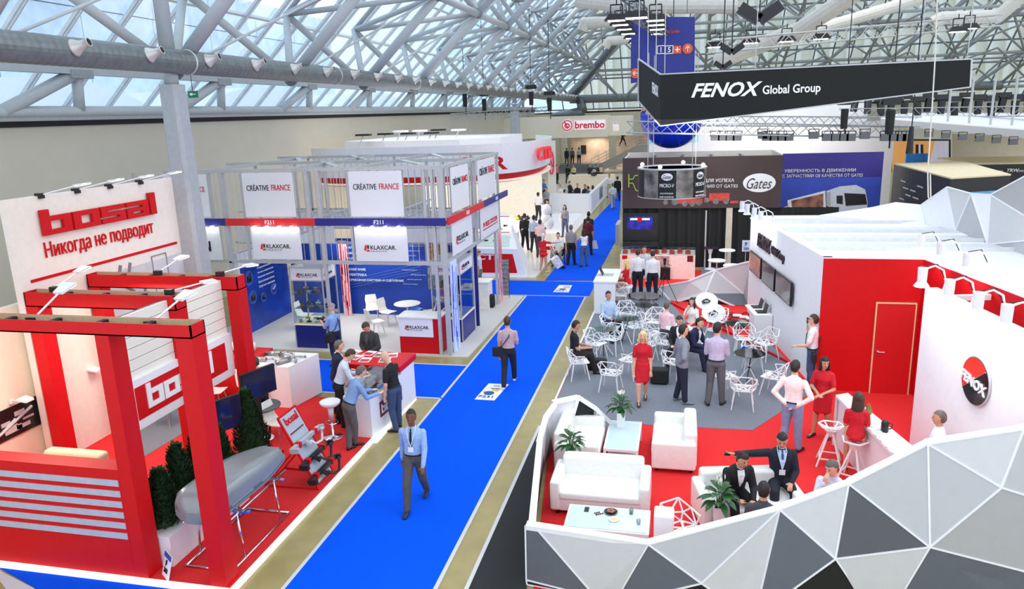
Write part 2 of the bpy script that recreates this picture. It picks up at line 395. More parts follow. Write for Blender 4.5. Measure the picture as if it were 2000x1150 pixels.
 for s in (-1, 1):
  Hp = pel + Vector((s * .050, 0, -.015))
  if sit:
   K = Vector((s * (.055 + kneeout), .235, zp - .02)); A_ = Vector((s * (.055 + kneeout), .24 + (.05 if s > 0 else -.02), .045)); fdv = Vector((s*.15, 1, 0)).normalized()
  elif pose == 'walk':
   st = step * s; K = Hp + Vector((0, st * .75 + .03, -.232)); A_ = Vector((s * .045, st * 1.5 + (.0 if s > 0 else -.02), .045 if s > 0 else .06)); fdv = Y
  else:
   K = Hp + Vector((s * .012, .012, -.235)); A_ = Vector((s * .075, -.01 + s * .03, .042)); fdv = Vector((s * .3, 1, 0)).normalized()
   if legsx == 'cross': A_ = Vector((-s * .03, s * .05, .042)); K = Hp + Vector((-s * .02, .02 + s*.02, -.235))
  pr.append(caps(Hp, K, (.062 if fem else .060) * thick, (.043) * thick, leg_lab));
  if leg_lab == legl: pr.append(caps(K, A_ + Vector((0,0,.004)), .043, .034, legl))
  else:
   md = K.lerp(A_, .32) - fdv * .008; pr.append(caps(K, md, .034, .033, 'legskin')); pr.append(caps(md, A_, .033, .019, 'legskin'))
  pr.append(caps(A_ + Vector((0,0,-.012)), A_ + fdv * .075 + Vector((0,0,-.026)), .020, .014, skl if (dress or barelegs) else 'shoe'))
  feet.append((A_, fdv))
 if dress or skirt:
  hem = dress if dress else skirt; hl_ = topl if dress else 'skirt'
  if sit:
   pr.append(caps(pel + Vector((0,0,-.005)), Vector((0,.17,zp - .01)), .082, .078, hl_, flat=.8))
  else:
   hz = hem / h; yo = .0
   rg = [(Vector((0,0,zp + .04)), X, Y, .092,.070), (Vector((0,0,zp - .03)), X, Y, .100,.078), (Vector((0,yo,(zp + hz)/2)), X, Y, .096,.086), (Vector((0,yo,hz + .02)), X, Y, .100 if dress else .13,.098), (Vector((0,yo,hz)), X, Y, .10 if dress else .135,.098)]
   pr.append((rg, hl_))
 root = T('person', label, 'person', loc, -R(face), group)
 mb = MB()
 for rg, l in pr: loftmesh(mb, rg, 12 if not near else 14)
 me = bpy.data.meshes.new('raw'); me.from_pydata([tuple(v * h) for v in mb.v], [], mb.f)
 ob = bpy.data.objects.new('raw', me); COL.objects.link(ob)
 rm = ob.modifiers.new('r', 'REMESH'); rm.mode = 'VOXEL'; rm.voxel_size = res; rm.use_smooth_shade = True
 sm = ob.modifiers.new('s', 'SMOOTH'); sm.factor = .5; sm.iterations = 1 if res < .015 else 1
 cm = dict(skin=mat('skin_' + skin, SKINS[skin], .55, var=.05, scale=20), top=cloth(top), legs=cloth(legs), shoe=mat('shoe_%d_%d_%d' % shoes, shoes, .4),
              shirt=cloth((236, 238, 242) if not isinstance(jacket, tuple) else jacket), skirt=cloth(top))
 pos = pel * h
 PENDING.append(dict(ob=ob, root=root, pr=pr, h=h, cm=cm, jacket=jacket, sp=sp, sit=sit, hem=(dress or skirt) if not sit else None, dress=bool(dress)))
 # ---- children: hair, shoes, face details, tie, lanyard
 def put(m, name, mt, smooth=True, lab=None):
  m.v = [v * h for v in m.v]; o = m.build(name, mt, root, smooth=smooth)
  if lab: o['label'] = lab
  return o
 if not bald and cap is None or hairstyle != 'short':
  m = MB(); nu, nv = (18, 12) if near else (12, 8)
  vs = []; fs = []
  for j in range(nv + 1):
   ph = math.pi * j / nv * .74
   for k in range(nu):
    t = 2 * math.pi * k / nu; x, y, z = math.sin(ph) * math.cos(t), math.sin(ph) * math.sin(t), math.cos(ph)
    rr = 1 + .03 * math.sin(5 * t + j)
    # face opening: front vertices are held above the brow
    if y > .25 and z < .52: zz = .52 - .0 * y; f_ = math.sqrt(max(0, 1 - zz * zz)) / max(.2, math.sqrt(x * x + y * y)); x, y, z = x * f_ * 1.0, y * f_, zz
    elif z < -.15 and y > -.2: z = -.15 if y < 0.05 else max(z, .1)
    vs.append(hp_(.0500 * x * rr, .0630 * y * rr - .005, .072 * z * rr + .003))
  for j in range(nv):
   for k in range(nu): fs.append((j*nu+k, (j+1)*nu+k, (j+1)*nu+(k+1) % nu, j*nu+(k+1) % nu))
  m.add(vs, fs)
  if hairstyle in ('long', 'verylong', 'ponytail'):
   L = .16 if hairstyle == 'long' else .24
   rg = []
   for i in range(7):
    t = i / 6; c = hp_(0, -.026 - .014 * math.sin(t * 3), .035) - sd * (t * L) + sx * .004 * math.sin(t * 9)
    wd = (.040 + .016 * math.sin(t * 2.6)) if hairstyle != 'ponytail' else .022
    rg.append((c, sx, sy, wd * (1 if i < 6 else .6), .026 * (1 if i < 6 else .5)))
   loftmesh(m, rg, 12)
   if hairstyle != 'ponytail':
    for s in (-1, 1):
     loftmesh(m, [(hp_(s*.042, -.004, .03 ) - sd * (t * L * .75) + sx * s * .012 * t + sy * .010 * t, sx, sy, .013, .020 * (1.15 - t * .5)) for t in (0, .25, .5, .75, 1)], 8)
  put(m, 'hair', hairm(HAIR[hair]))
 if bald and hair == 'grey':
  m = MB(); vs = []; nu = 14
  for j, zz in enumerate((.25, .02, -.25)):
   for k in range(nu): t = math.pi + math.pi * k / (nu - 1); c = math.sqrt(1 - zz * zz); vs.append(hp_(.0475 * c * math.cos(t), .060 * c * math.sin(t) - .004, .068 * zz))
  m.add(vs, [(j*nu+k, j*nu+k+1, (j+1)*nu+k+1, (j+1)*nu+k) for j in range(2) for k in range(nu-1)]); put(m, 'hair_fringe', hairm(HAIR['grey']))
 if cap is not None:
  m = MB(); vs = []; nu = 14
  for j in range(6):
   ph = math.pi / 2 * j / 5
   for k in range(nu): t = 2 * math.pi * k / nu; vs.append(hp_(.052 * math.sin(ph) * math.cos(t), .064 * math.sin(ph) * math.sin(t), .026 + .05 * math.cos(ph)))
  m.add(vs, [(j*nu+k, (j+1)*nu+k, (j+1)*nu+(k+1) % nu, j*nu+(k+1) % nu) for j in range(5) for k in range(nu)])
  m.slab([hp_(-.035,.05,.026), hp_(.035,.05,.026), hp_(.026,.092,.020), hp_(-.026,.092,.020)], HM @ Vector((0,0,.005))); put(m, 'cap', cloth(cap))
 if near or res < .018:
  for s in (-1, 1):
   m = MB(); m.ell(hp_(s*.0175,.0495,.006), .0042, 8, 6); e = put(m, 'eye', mat('eye_dark', (40, 28, 24), .3))
   m = MB(); m.bar(hp_(s*.009,.0535,.019), hp_(s*.027,.0485,.019), .003, .002); put(m, 'eyebrow', hairm(HAIR[hair] if hair != 'blonde' else HAIR['brown']))
  m = MB(); m.bar(hp_(-.013,.0525,-.034), hp_(.013,.0525,-.034), .005, .005); put(m, 'mouth', mat('lip', (176, 92, 84), .5))
 if glasses:
  m = MB();
  for s in (-1, 1):
   for k in range(8):
    a0, a1 = k*math.pi/4, (k+1)*math.pi/4
    m.tube(hp_(s*.018+.012*math.cos(a0), .058, .005+.010*math.sin(a0)), hp_(s*.018+.012*math.cos(a1), .058, .005+.010*math.sin(a1)), .0014, 4)
   m.tube(hp_(s*.03,.056,.006), hp_(s*.046,.0,.008), .0014, 4)
  put(m, 'glasses', BLACK)
 for (A_, fdv) in feet:
  m = MB(); lt = fdv.cross(up); z0 = A_.z - .042
  rg = [(A_ - fdv*.032 + up*(-.026), lt, up, .010,.012), (A_ - fdv*.026 + up*(-.024), lt, up, .021,.020), (A_ + fdv*.01 + up*(-.018), lt, up, .024,.026), (A_ + fdv*.06 + up*(-.027), lt, up, .026,.016), (A_ + fdv*.098 + up*(-.031), lt, up, .022,.011), (A_ + fdv*.112 + up*(-.033), lt, up, .008,.006)]
  loftmesh(m, rg, 10)
  if fem and dress: m.tube(A_ - fdv*.02 + up*-.03, A_ - fdv*.02 + up*-.045, .006, 6)
  put(m, 'shoe', cm['shoe'])
 if belt and not dress and not sit and not jacket:
  m = MB(); rg = [(sp(.027,0,0), sx, sy, .0955,.0725), (sp(.040,0,.001), sx, sy, .095,.072)]; loftmesh(m, rg, 16); put(m, 'belt', BLACK)
 if jacket:
  m = MB(); q_ = [sp(.296,.030,.034), sp(.262,.032,.054+jk), sp(.20,.020,.074+jk), sp(.135,0,.0755+jk), sp(.20,-.020,.074+jk), sp(.262,-.032,.054+jk), sp(.296,-.030,.034)]
  m.v = q_ + [p_ + sy*.006 for p_ in q_]; m.f = [(0,1,5,6),(1,2,4,5),(2,3,4),(13,12,8,7),(12,11,9,8),(11,10,9)] + [(k,(k+1)%7,7+(k+1)%7,7+k) for k in range(7)]; m.m = [0]*13
  put(m, 'shirt_front', cm['shirt'], False)
 if tie:
  m = MB(); pts = [sp(.30,0,.046), sp(.27,0,.060+jk), sp(.20,0,.075+jk), sp(.10,0,.074+jk)]; ws = (.010,.012,.020,.024)
  for i in range(3): m.bar(pts[i], pts[i+1], ws[i+1], .005)
  put(m, 'tie', cloth(tie), False)
 if lanyard:
  m = MB(); b = sp(.13, .0, .082 + jk)
  for s in (-1, 1): m.path([sp(.315, s*.034, -.01), sp(.285, s*.040, .040+jk), sp(.21, s*.022, .076+jk), b], .0032, 5)
  put(m, 'lanyard', WHITE, False)
  m = MB(); m.slab([b + sx*.026, b - sx*.026, b - sx*.026 - sd*.05, b + sx*.026 - sd*.05], sy*.003); put(m, 'badge', WHITE, False)
 D = dict(root=root, h=h, handR=MW[root.name] @ (hr[2] * h), handL=MW[root.name] @ (hl[2] * h), sp=lambda *a_: MW[root.name] @ (sp(*a_) * h),
             sx=MW[root.name].to_3x3() @ sx, sy=MW[root.name].to_3x3() @ sy, sd=MW[root.name].to_3x3() @ sd, hc=MW[root.name] @ (hc * h))
 return D
def finish_people():
 dg = bpy.context.evaluated_depsgraph_get(); dg.update()
 for q in PENDING:
  ev = q['ob'].evaluated_get(dg); me = bpy.data.meshes.new_from_object(ev, depsgraph=dg)
  n = len(me.polygons); h = q['h']
  ce = np.empty(n * 3); me.polygons.foreach_get('center', ce); ce = ce.reshape(-1, 3) / h
  li = labels_for(ce, q['pr']); names = ['skin', 'top', 'legs', 'shoe', 'shirt', 'skirt']
  mi = np.array([names.index('skin' if l == 'legskin' else l) for _, l in q['pr']])[li]
  if q['jacket'] and not q['sit']:
   z = ce[:, 2]; mi[(mi == 2) & (z > .475)] = 1; mi[(mi == 1) & (z < .475) & (np.abs(ce[:, 0]) < .1)] = 2
  if q['hem']:
   lg = np.array([l == 'legskin' for _, l in q['pr']])[li]; mi[lg & (ce[:, 2] > q['hem'] / h)] = 1 if q['dress'] else 5
  me.materials.clear()
  for k in names: me.materials.append(q['cm'][k])
  me.polygons.foreach_set('material_index', mi.astype(np.int32)); me.polygons.foreach_set('use_smooth', [True] * n); me.update(); me.name = 'body'
  o = bpy.data.objects.new('body', me); COL.objects.link(o); o.parent = q['root']
  raw = q['ob'].data; bpy.data.objects.remove(q['ob']); bpy.data.meshes.remove(raw)
 PENDING.clear()
# ================================================================ THE HALL
FLOORM = mat('polished_olive_concrete', (160, 146, 96), .25, var=.10, scale=2.5, spec=.4)
HALLW = mat('beige_hall_wall', (206, 200, 184), .7, var=.02, scale=1.5)
m = MB(); m.box(-17.3, 1.5, -.2, 46, 96, 0); struct(m, 'floor', FLOORM)
m = MB(); m.box(-17.3, 1.5, 0, -17, 88, 6.72); struct(m, 'wall_left', HALLW)
m = MB(); m.box(-17.3, 88, 0, 46, 88.3, 6.3); struct(m, 'wall_back', HALLW)
m = MB(); m.box(45.7, 30, 0, 46, 88, 6.3); struct(m, 'wall_right', HALLW)
m = MB(); m.box(-17.05, 1.5, 6.55, -16.93, 88, 6.72); m.box(-17, 87.9, 6.2, 46, 88.02, 6.4); struct(m, 'trim_1', BLACKM)
# ---- the glass roof slopes: left slope over X, end slope over Y, with panes, mullions and space frame
SL = R(43); ux, uz = math.cos(SL), math.sin(SL)
left_roof = T('ceiling', None, None, (-17, 40, 6.9)); left_roof['kind'] = 'structure'
end_roof = T('ceiling', None, None, (10, 88, 6.6)); end_roof['kind'] = 'structure'
def LG(s, y): return V(-18.4 + s * ux, y, 6.9 + s * uz)          # point on the left glass plane
def EG(s, x): return V(x, 88 - s * ux, 6.6 + s * uz)            # on the end glass plane
MULL = mat('white_glazing_bar', (206, 210, 212), .5)
rows = [0, 1.9, 4.7, 7.5, 10.3, 13.1, 15.9, 18.7, 21.5, 24.3]
near_panes = MB(); cnt = 0; far_panes = MB(); nm = Vector((-uz, 0, ux))
for j in range(0, 45):
 y0 = 5.5 + j * 1.75
 for i in range(9):
  s0, s1 = rows[i], rows[i+1]
  # the hip cuts the slope where it meets the end slope
  if 88 - LG(s1, 0).x - 17 < y0 + 1.7 and (LG(s0, 0).x + 17) > 88 - y0 - 1.6: continue
  q = [LG(s0+.05, y0+.05), LG(s0+.05, y0+1.7), LG(s1-.05, y0+1.7), LG(s1-.05, y0+.05)]
  if cnt < 280 and i < 7:
   b = MB(); b.slab(q, nm * .02); b.build('pane', ROOFG, left_roof, world=True); cnt += 1
  else: far_panes.slab(q, nm * .02)
tag(far_panes.build('pane_field', ROOFG, left_roof, world=True), kind='stuff')
ep = MB(); nm2 = Vector((0, uz, ux))
for j in range(36):
 x0 = -17 + j * 1.75
 for i in range(8):
  s0, s1 = rows[i], rows[i+1]
  if x0 < -17 + s0 * ux: continue
  ep.slab([EG(s0+.05, x0+.05), EG(s0+.05, x0+1.7), EG(s1-.05, x0+1.7), EG(s1-.05, x0+.05)], nm2 * .02)
tag(ep.build('pane_field', ROOFG, end_roof, world=True), kind='stuff')
# glazing bars
for j in range(0, 46):
 y = 5.5 + j * 1.75; smax = min(24.3, max(.5, (88 - y) / ux))
 b = MB(); b.bar(LG(-.2, y) - nm*.05, LG(smax, y) - nm*.05, .11, .10, up=nm); b.bar(LG(-.2, y) - nm*.13, LG(smax, y) - nm*.13, .04, .07, up=nm)
 b.bar(LG(-.3, y) + V(.05,0,-.30), LG(.05, y) - nm*.2, .06, .16)
 b.build('glazing_bar', MULL, left_roof, world=True)
for s in rows:
 b = MB(); b.bar(LG(s, 4), LG(s, 88 - s * ux), .16 if s == 0 else .08, .14, up=nm); b.build('cross_bar', MULL, left_roof, world=True)
for j in range(36):
 x = -17 + j * 1.75; s0 = 0
 b = MB(); b.bar(EG(0, x), EG(min(21.5, max(.5, (x + 17) / ux)), x), .10, .16, up=nm2); b.build('glazing_bar', STEELD, end_roof, world=True)
for s in rows[:9]:
 b = MB(); b.bar(EG(s, -17 + s * ux), EG(s, 46), .10, .14, up=nm2); b.build('cross_bar', STEELD, end_roof, world=True)
# the wall-top sill with its light tube
m = MB(); m.box(-17.0, 1.5, 6.72, -16.75, 88, 6.80); m.box(-17.25, 1.5, 6.8, -17.1, 88, 7.1); m.box(-18.6, 1.5, 6.70, -16.9, 88, 6.78); m.build('sill', MULL, left_roof, world=True)
m = MB(); m.tube((-16.6, 1.5, 6.93), (-16.6, 87, 6.93), .13, 12); m.build('ring_tube', STEEL, left_roof, world=True, smooth=True)
# space frame of the left slope
IN = lambda k: (-12 + 3.15 * k, 7.75 + 3.0 * k)                  # inner chord k: X, Z
OUT = lambda k: (-16.75 + 3.3 * k, 7.0 + 3.06 * k)
STP = 5.6
budget = [230]
field = MB()
def strut(p, q, r, n=8, nmn='strut', root=left_roof, mt=STEEL):
 if budget[0] > 0 and min(p[1], q[1]) < 52:
  budget[0] -= 1; b = MB(); b.tube(p, q, r, 10, m=0); b.build(nmn, mt, root, world=True, smooth=False if r < .07 else True)
 else: field.tube(p, q, r, 6)
for k in range(0, 6):
 xi, zi = IN(k); ymax = 86 - (xi + 17)
 for j in range(0, 14):
  y = 5.3 + STP * j
  if y > ymax: break
  y2 = min(y + STP, ymax + 1)
  if k > 0: strut((xi, y, zi), (xi, y2, zi), .15 if k == 1 else .11, nmn='chord')
  xo, zo = OUT(k + 1); ym = y + STP / 2
  for yy in (y, y + STP): strut((xi, yy, zi), (xo, ym, zo), .12)
  if k < 5:
   xj, zj = IN(k + 1); strut((xi, y, zi), (xj, y, zj), .17); strut((xj, y, zj), (xo, ym, zo), .10); strut((xj, y + STP, zj), (xo, ym, zo), .10)
   strut((xi, y, zi), (xj, y + STP, zj), .035)
  if 0 < k < 5: strut((xo, ym, zo), (xo, ym + STP, zo), .09, nmn='chord'); strut((xo, ym, zo), (OUT(k)[0], ym, OUT(k)[1]), .09)
# node balls
nb = MB()
for k in range(6):
 xi, zi = IN(k)
 for j in range(14):
  y = 5.3 + STP * j
  if y < 86 - (xi + 17): nb.ell((xi, y, zi), .22, 8, 6)
tag(nb.build('node_ball', STEELD, left_roof, world=True, smooth=True), kind='stuff')
# second chord below the duct, with struts down to the wall tube
m = MB(); m.bar((-16.5, 4, 8.03), (-16.5, 84, 8.03), .34, .2); m.build('lower_chord', STEEL, left_roof, world=True)
for j in range(14):
 y = 11.6 + 6.8 * j
 if y > 82: break
 for yy, r in ((y - 2.5, .17), (y, .15)):
  b = MB(); b.tube((-16.5, y, 7.98), (-16.6, yy, 6.95), r, 10); b.build('strut', STEEL, left_roof, world=True, smooth=True)
 b = MB(); b.box(-16.7, y - .4, 7.82, -16.3, y + .4, 8.05); b.build('gusset', STEELM, left_roof, world=True)
# end-slope frame
for k in range(0, 6):
 yi, zi = 83 - 3.3 * k, 7.4 + 3.0 * k; yo, zo = 86.5 - 3.3 * (k + 1) + 0.0, 8.3 + 3.0 * (k + .6)
 x = -12 + 3.15 * k
 while x < 44:
  strut((x, yi, zi), (x + 5.6, yi, zi), .16); xm = x + 2.8
  strut((x, yi, zi), (xm, yo, zo), .10); strut((x + 5.6, yi, zi), (xm, yo, zo), .10); strut((xm, yo, zo), (xm + 5.6, yo, zo), .10)
  strut((x, yi, zi), (x + 3.15, yi - 3.3, zi + 3.0), .15); strut((x + 3.15, yi - 3.3, zi + 3.0), (xm, yo, zo), .09); strut((x + 5.6, yi, zi), (x + 3.15, yi - 3.3, zi + 3.0), .11)
  x += 5.6
m = MB(); m.tube((-12, 83, 7.75), (-12 + 3.15 * 5.6, 83 - 3.3 * 5.6, 7.75 + 3.0 * 5.6), .42, 10); m.build('hip_beam', STEELD, end_roof, world=True, smooth=True)
# more distant roof bays of the hall, over the right-hand side: horizontal trusses
for q in range(5):
 y = 60 - 3 * q; z = 12.5 + q * 1.5
 for x in np.arange(0, 44, 4.0):
  field.tube((x, y, z), (x + 4, y, z), .12, 6); field.tube((x, y, z + 1.6), (x + 4, y, z + 1.6), .10, 6)
  field.tube((x, y, z), (x + 2, y + .4, z + 1.6), .07, 6); field.tube((x + 4, y, z), (x + 2, y + .4, z + 1.6), .07, 6)
for x in np.arange(2, 44, 7.0):
 field.tube((x, 84, 7.5), (x, 46, 20.5), .13, 6)
 for q in range(8): field.tube((x, 84 - q * 4.4, 7.6 + q * 1.5), (x + 3.5, 84 - (q + 1) * 4.4, 7.6 + (q + 1) * 1.5), .08, 6); field.tube((x + 7, 84 - q * 4.4, 7.6 + q * 1.5), (x + 3.5, 84 - (q + 1) * 4.4, 7.6 + (q + 1) * 1.5), .08, 6)
tag(field.build('strut_field', STEELM, end_roof, world=True), kind='stuff')
# ---- what stands outside the glass
OUTW = mat('pale_blue_tiled_facade', (214, 228, 246), .6, var=.12, scale=.6)
m = MB()
for i in range(14):
 for k in range(5): m.box(-62, -30 + i * 11, k * 4.6, -60 - (k % 2) * .2, -30 + i * 11 + 10.85, k * 4.6 + 4.5)
m.box(-75, -30, 0, -62, 130, 23.5)
one(m, 'neighbouring_building', OUTW, 'pale blue tiled building seen through the sloping glass', 'building')
for i, (y, r_) in enumerate(((40, 11), (65, 12), (92, 13))):
 m = MB(); vs = [];
 for a_ in range(13):
  t = math.pi * a_ / 12
  for x in (-38, -50): vs.append((x, y - math.cos(t) * r_, 5.0 + math.sin(t) * 4.6));
 m.add(vs, [(2*k, 2*k+2, 2*k+3, 2*k+1) for k in range(12)])
 m.add([vs[2*k] for k in range(13)] + [(-38, y, 2)], [(k, k+1, 13) for k in range(12)])
 one(m, 'canopy', WHITE, ['white arched canopy outside, the one behind the grey column', 'white arched canopy outside, middle of the three', 'white arched canopy outside, farthest of the three'][i], 'canopy')
CREAM = mat('cream_rendered_wall', (236, 230, 212), .8, var=.05)
m = MB(); m.box(-14, 106, 0, 70, 107, 40)
for i in range(42): m.box(-14 + 2 * i, 105.2, 0, -13.4 + 2 * i, 106, 40)
one(m, 'facade', CREAM, 'cream building with upright fins behind the end glazing', 'building')
# ---- the ducts with nozzles
def ribbed(mb, p, q, r, n=20, step=.16, amp=.012):
 p, q = Vector(p), Vector(q); L = (q - p).length; d = (q - p).normalized(); up = V(0,0,1) if abs(d.z) < .9 else V(1,0,0)
 a = d.cross(up).normalized(); b = a.cross(d); k = max(1, int(L / step)); vs = []
 for i in range(k + 1):
  rr = r + (amp if i % 2 else 0); c = p + d * (L * i / k)
  for j in range(n): t = 2*math.pi*j/n; vs.append(c + (a*math.cos(t) + b*math.sin(t)) * rr)
 mb.add(vs, [(i*n+j, i*n+(j+1) % n, (i+1)*n+(j+1) % n, (i+1)*n+j) for i in range(k) for j in range(n)])
duct = T('air_duct', 'big round grey duct with cone nozzles running under the glass slope', 'duct', (-11.5, 40, 7.6)); DZ = 7.91
m = MB(); ribbed(m, (-11.5, 3, DZ), (-11.5, 40, DZ), .275, 24, .09, .006); ribbed(m, (-11.5, 40, DZ), (-11.5, 83, DZ - .2), .30, 12, .4, .015); ribbed(m, (-11.5, 83, DZ - .2), (30, 83, 7.55), .42, 12, .8, .02)
m.build('duct_tube', DUCTM, duct, world=True, smooth=False)
for k in range(9):
 b = MB(); b.lathe([(.285, -.03), (.30, 0), (.285, .03)], 20); b.xf(Matrix.Translation((-11.5, 8.4 + 7.9 * k, DZ)) @ Matrix.Rotation(R(90), 4, 'X')); b.build('duct_clamp', ALU, duct, world=True)
NOZ = mat('pale_nozzle', (206, 204, 200), .35, .3)
noz = None
for k in range(36):
 y = 12.6 + 2.08 * k
 if y > 82: break
 o = MB(); o.lathe([(.17, 0), (.16, .03), (.11, .11), (.085, .17), (.078, .30), (.09, .31), (.09, .325), (.072, .325), (.065, .25)], 14)
 M_ = Matrix.Translation((-11.26, y, DZ + .05)) @ Matrix.Rotation(R(72), 4, 'Y') @ Matrix.Rotation(R(-10), 4, 'X')
 o.xf(M_)
 z_ = o.build('nozzle', NOZ, duct, world=True, smooth=True)
 h_ = MB(); h_.lathe([(.064, .28), (.066, .327)], 12); h_.xf(M_); hh = h_.build('nozzle_mouth', BLACKM, z_, world=True)
m = MB(); m.tube((-10.9, 83, 7.7), (-10.6, 82.6, 6.4), .5, 12); m.tube((-10.6, 82.6, 6.4), (-14, 84, 5.9), .5, 12)
one(m, 'duct_elbow', DUCTM, 'grey duct elbow dropping at the far end of the long duct', 'duct', smooth=True)
PIPE = mat('cream_insulated_duct', (206, 204, 196), .6)
def pipe(px, r, nm_, lab):
 m = MB();
 for a_, b_ in zip(px[:-1], px[1:]): ribbed(m, a_, b_, r, 12, .5, .02)
 for a_ in px[1:-1]: m.ell(a_, r * 1.05, 12, 8)
 one(m, nm_, PIPE, lab, 'duct', smooth=False)
pipe([PY(1125, 0, 40), PY(1232, 12, 40), PY(1440, 12, 40)], .35, 'air_duct', 'cream round duct high above the blue hanging banner')
pipe([PY(1137, 60, 48), PY(1142, 45, 48), PY(1230, 42, 48)], .33, 'air_duct', 'short cream duct with an elbow outlet, upper of the two left of the navy banner')
pipe([PY(1182, 92, 52), PY(1190, 80, 52), PY(1240, 77, 52)], .28, 'air_duct', 'short cream duct with an elbow outlet, lower of the two left of the navy banner')
pipe([PY(1400, 120, 44), PY(1560, 60, 42), PY(1680, -20, 40)], .42, 'air_duct', 'thick cream duct climbing diagonally behind the lamp truss')
pipe([PY(1480, 92, 46), PY(1690, 30, 46), PY(1820, -10, 46)], .3, 'air_duct', 'thin cream duct beside the thick diagonal one')
pipe([PY(1820, 45, 44), PY(1840, 35, 44), PY(1950, 32, 43), PY(2010, -20, 42)], .3, 'air_duct', 'cream duct bending down near the top right corner')
# ---- columns
def column(x, y, z1, w0, w1, lab):
 c = T('column', lab, 'column', (x, y, 0)); c['kind'] = 'structure'
 m = MB(); a, b = w0 / 2, w1 / 2; k = .3
 def oc(w, z): return [(sx*w*(1 if i else 1-k), sy*w*(1-k if i else 1), z) for sx, sy, i in ((1,-1,0),(1,-1,1),(1,1,1),(1,1,0),(-1,1,0),(-1,1,1),(-1,-1,1),(-1,-1,0))]
 vs = oc(a, 0) + oc(b, z1 - .7); n = 8
 m.add(vs, [(i, (i+1) % n, n+(i+1) % n, n+i) for i in range(n)] + [tuple(range(n, 2*n))]); m.build('shaft', COLM, c)
 m = MB(); m.tube((0, 0, z1 - .7), (0, 0, z1 - .25), .16, 12); m.lathe([(.13, 0), (.2, .12), (.3, .15), (.3, .2)], 12, (0, 0, z1 - .35)); m.build('head', COLM, c, smooth=True)
 m = MB(); m.tube((0, 0, z1 - .1), (0, 0, z1 + 4), .17, 12); m.build('mast', STEEL, c, smooth=True)
 return c
column(-11.73, 15.95, 8.1, .60, .46, 'tapering grey column between the red stand and the two-storey stand')
column(-12.3, 56, 7.3, .85, .6, 'distant white column above the oval white stand')
# ================================================================ FLOOR COVERINGS
def carpet(poly, z1, m_, name, label, cat='carpet', z0=0):
 m = MB(); m.prism([(p[0], p[1]) for p in poly], z0, z1); return one(m, name, m_, label, cat)
carpet([(-5.4, 2), (-3.3, 2), (-3.3, 25.75), (-5.4, 25.75)], .012, BLUEC, 'aisle_carpet', 'long bright blue aisle carpet the two men walk along')
carpet([(-14, 25.8), (-3.15, 25.8), (-3.15, 28.15), (-14, 28.15)], .012, BLUEC, 'cross_carpet', 'blue carpet crossing the aisle at the far junction')
carpet([P(1064, 548), P(1158, 433), P(1191, 398), P(1200, 366), P(1214, 366), P(1209, 440), P(1203, 470), P(1160, 548)], .012, BLUEC, 'far_aisle_carpet', 'blue aisle carpet beyond the junction where the queue stands')
carpet([(-12, 15.65), (-5.44, 15.65), (-5.44, 17.95), (-12, 17.95)], .012, BLUEC, 'side_carpet', 'blue side carpet between the red counters and the french stand')
carpet([P(0,1110), P(340,1152), P(340, 1300), P(180, 1300), P(72,1150)], .014, BLUEC, 'corner_carpet', 'blue carpet at the bottom left corner of the picture')
carpet([P(0,1116), P(66,1150), P(180,1300), P(130,1300), P(0,1135)], .018, GREYL, 'carpet_edge_tape', 'pale tape edging the blue corner carpet', 'tape')
for i, (x0, y0, x1, y1, lab) in enumerate([(-5.46, 2, -5.40, 15.6, 'pale tape on the aisle carpet edge beside the red stand'), (-5.46, 15.7, -5.40, 25.7, 'pale tape on the aisle carpet edge beside the french stand'), (-3.3, 2, -3.24, 25.7, 'pale tape on the right-hand edge of the aisle carpet'), (-12, 15.6, -5.46, 15.66, 'pale tape on the near edge of the side carpet'), (-12, 17.94, -5.46, 18.0, 'pale tape on the far edge of the side carpet'), (-14, 25.75, -3.15, 25.8, 'pale tape on the near edge of the cross carpet')]):
 m = MB(); m.box(x0, y0, 0, x1, y1, .016); one(m, 'carpet_edge_tape', GREYL, lab, 'tape')
# floor stickers
def sticker(c, lab, code):
 t = T('floor_sticker', lab, 'sticker', ((c[0][0]+c[2][0])/2, (c[0][1]+c[2][1])/2, .012))
 m = MB(); m.prism([(p[0], p[1]) for p in c], .012, .016); m.build('sheet', WHITE, t, world=True)
 x0, y0 = c[0][0], c[0][1]; w = c[3][0] - c[0][0]; h = c[1][1] - c[0][1]
 YE = mat('print_yellow', (240, 196, 70), .6); BL = mat('print_blue', (40, 80, 150), .6)
 m = MB(); m.prism([(x0+w*.15, y0+h*.42), (x0+w*.5, y0+h*.36), (x0+w*.5, y0+h*.5), (x0+w*.15, y0+h*.52)], .016, .018); m.build('print', YE, t, world=True); m = MB(); m.prism([(x0+w*.55, y0+h*.55), (x0+w*.9, y0+h*.5), (x0+w*.9, y0+h*.64), (x0+w*.55, y0+h*.66)], .016, .018); m.build('print', YE, t, world=True)
 m = MB(); m.prism([(x0+w*.5+.13*math.cos(a/6*math.pi), y0+h*.40+.13*math.sin(a/6*math.pi)) for a in range(12)], .016, .019); m.build('print', BL, t, world=True)
 text('FENOX', BL, t, (x0+w*.45, y0+h*.66, .018), (1,0,0), (0,1,0), width=w*.45, bold=.02)
 text('НАШ', BL, t, (x0+w*.5, y0+h*.83, .018), (1,0,0), (0,1,0), width=w*.3)
 text(code, BL, t, (x0+w*.12, y0+h*.12, .018), (1,0,0), (0,1,0), width=w*.7, height=h*.12, bold=.02)
sticker([(-4.62, 15.68), (-4.55, 16.75), (-4.04, 16.75), (-4.14, 15.68)], 'white printed sticker on the blue aisle behind the man with the shoulder bag', 'F231')
sticker([(-4.55, 26.35), (-4.5, 27.5), (-4.0, 27.5), (-3.97, 26.35)], 'white printed sticker at the far carpet junction', 'F231')
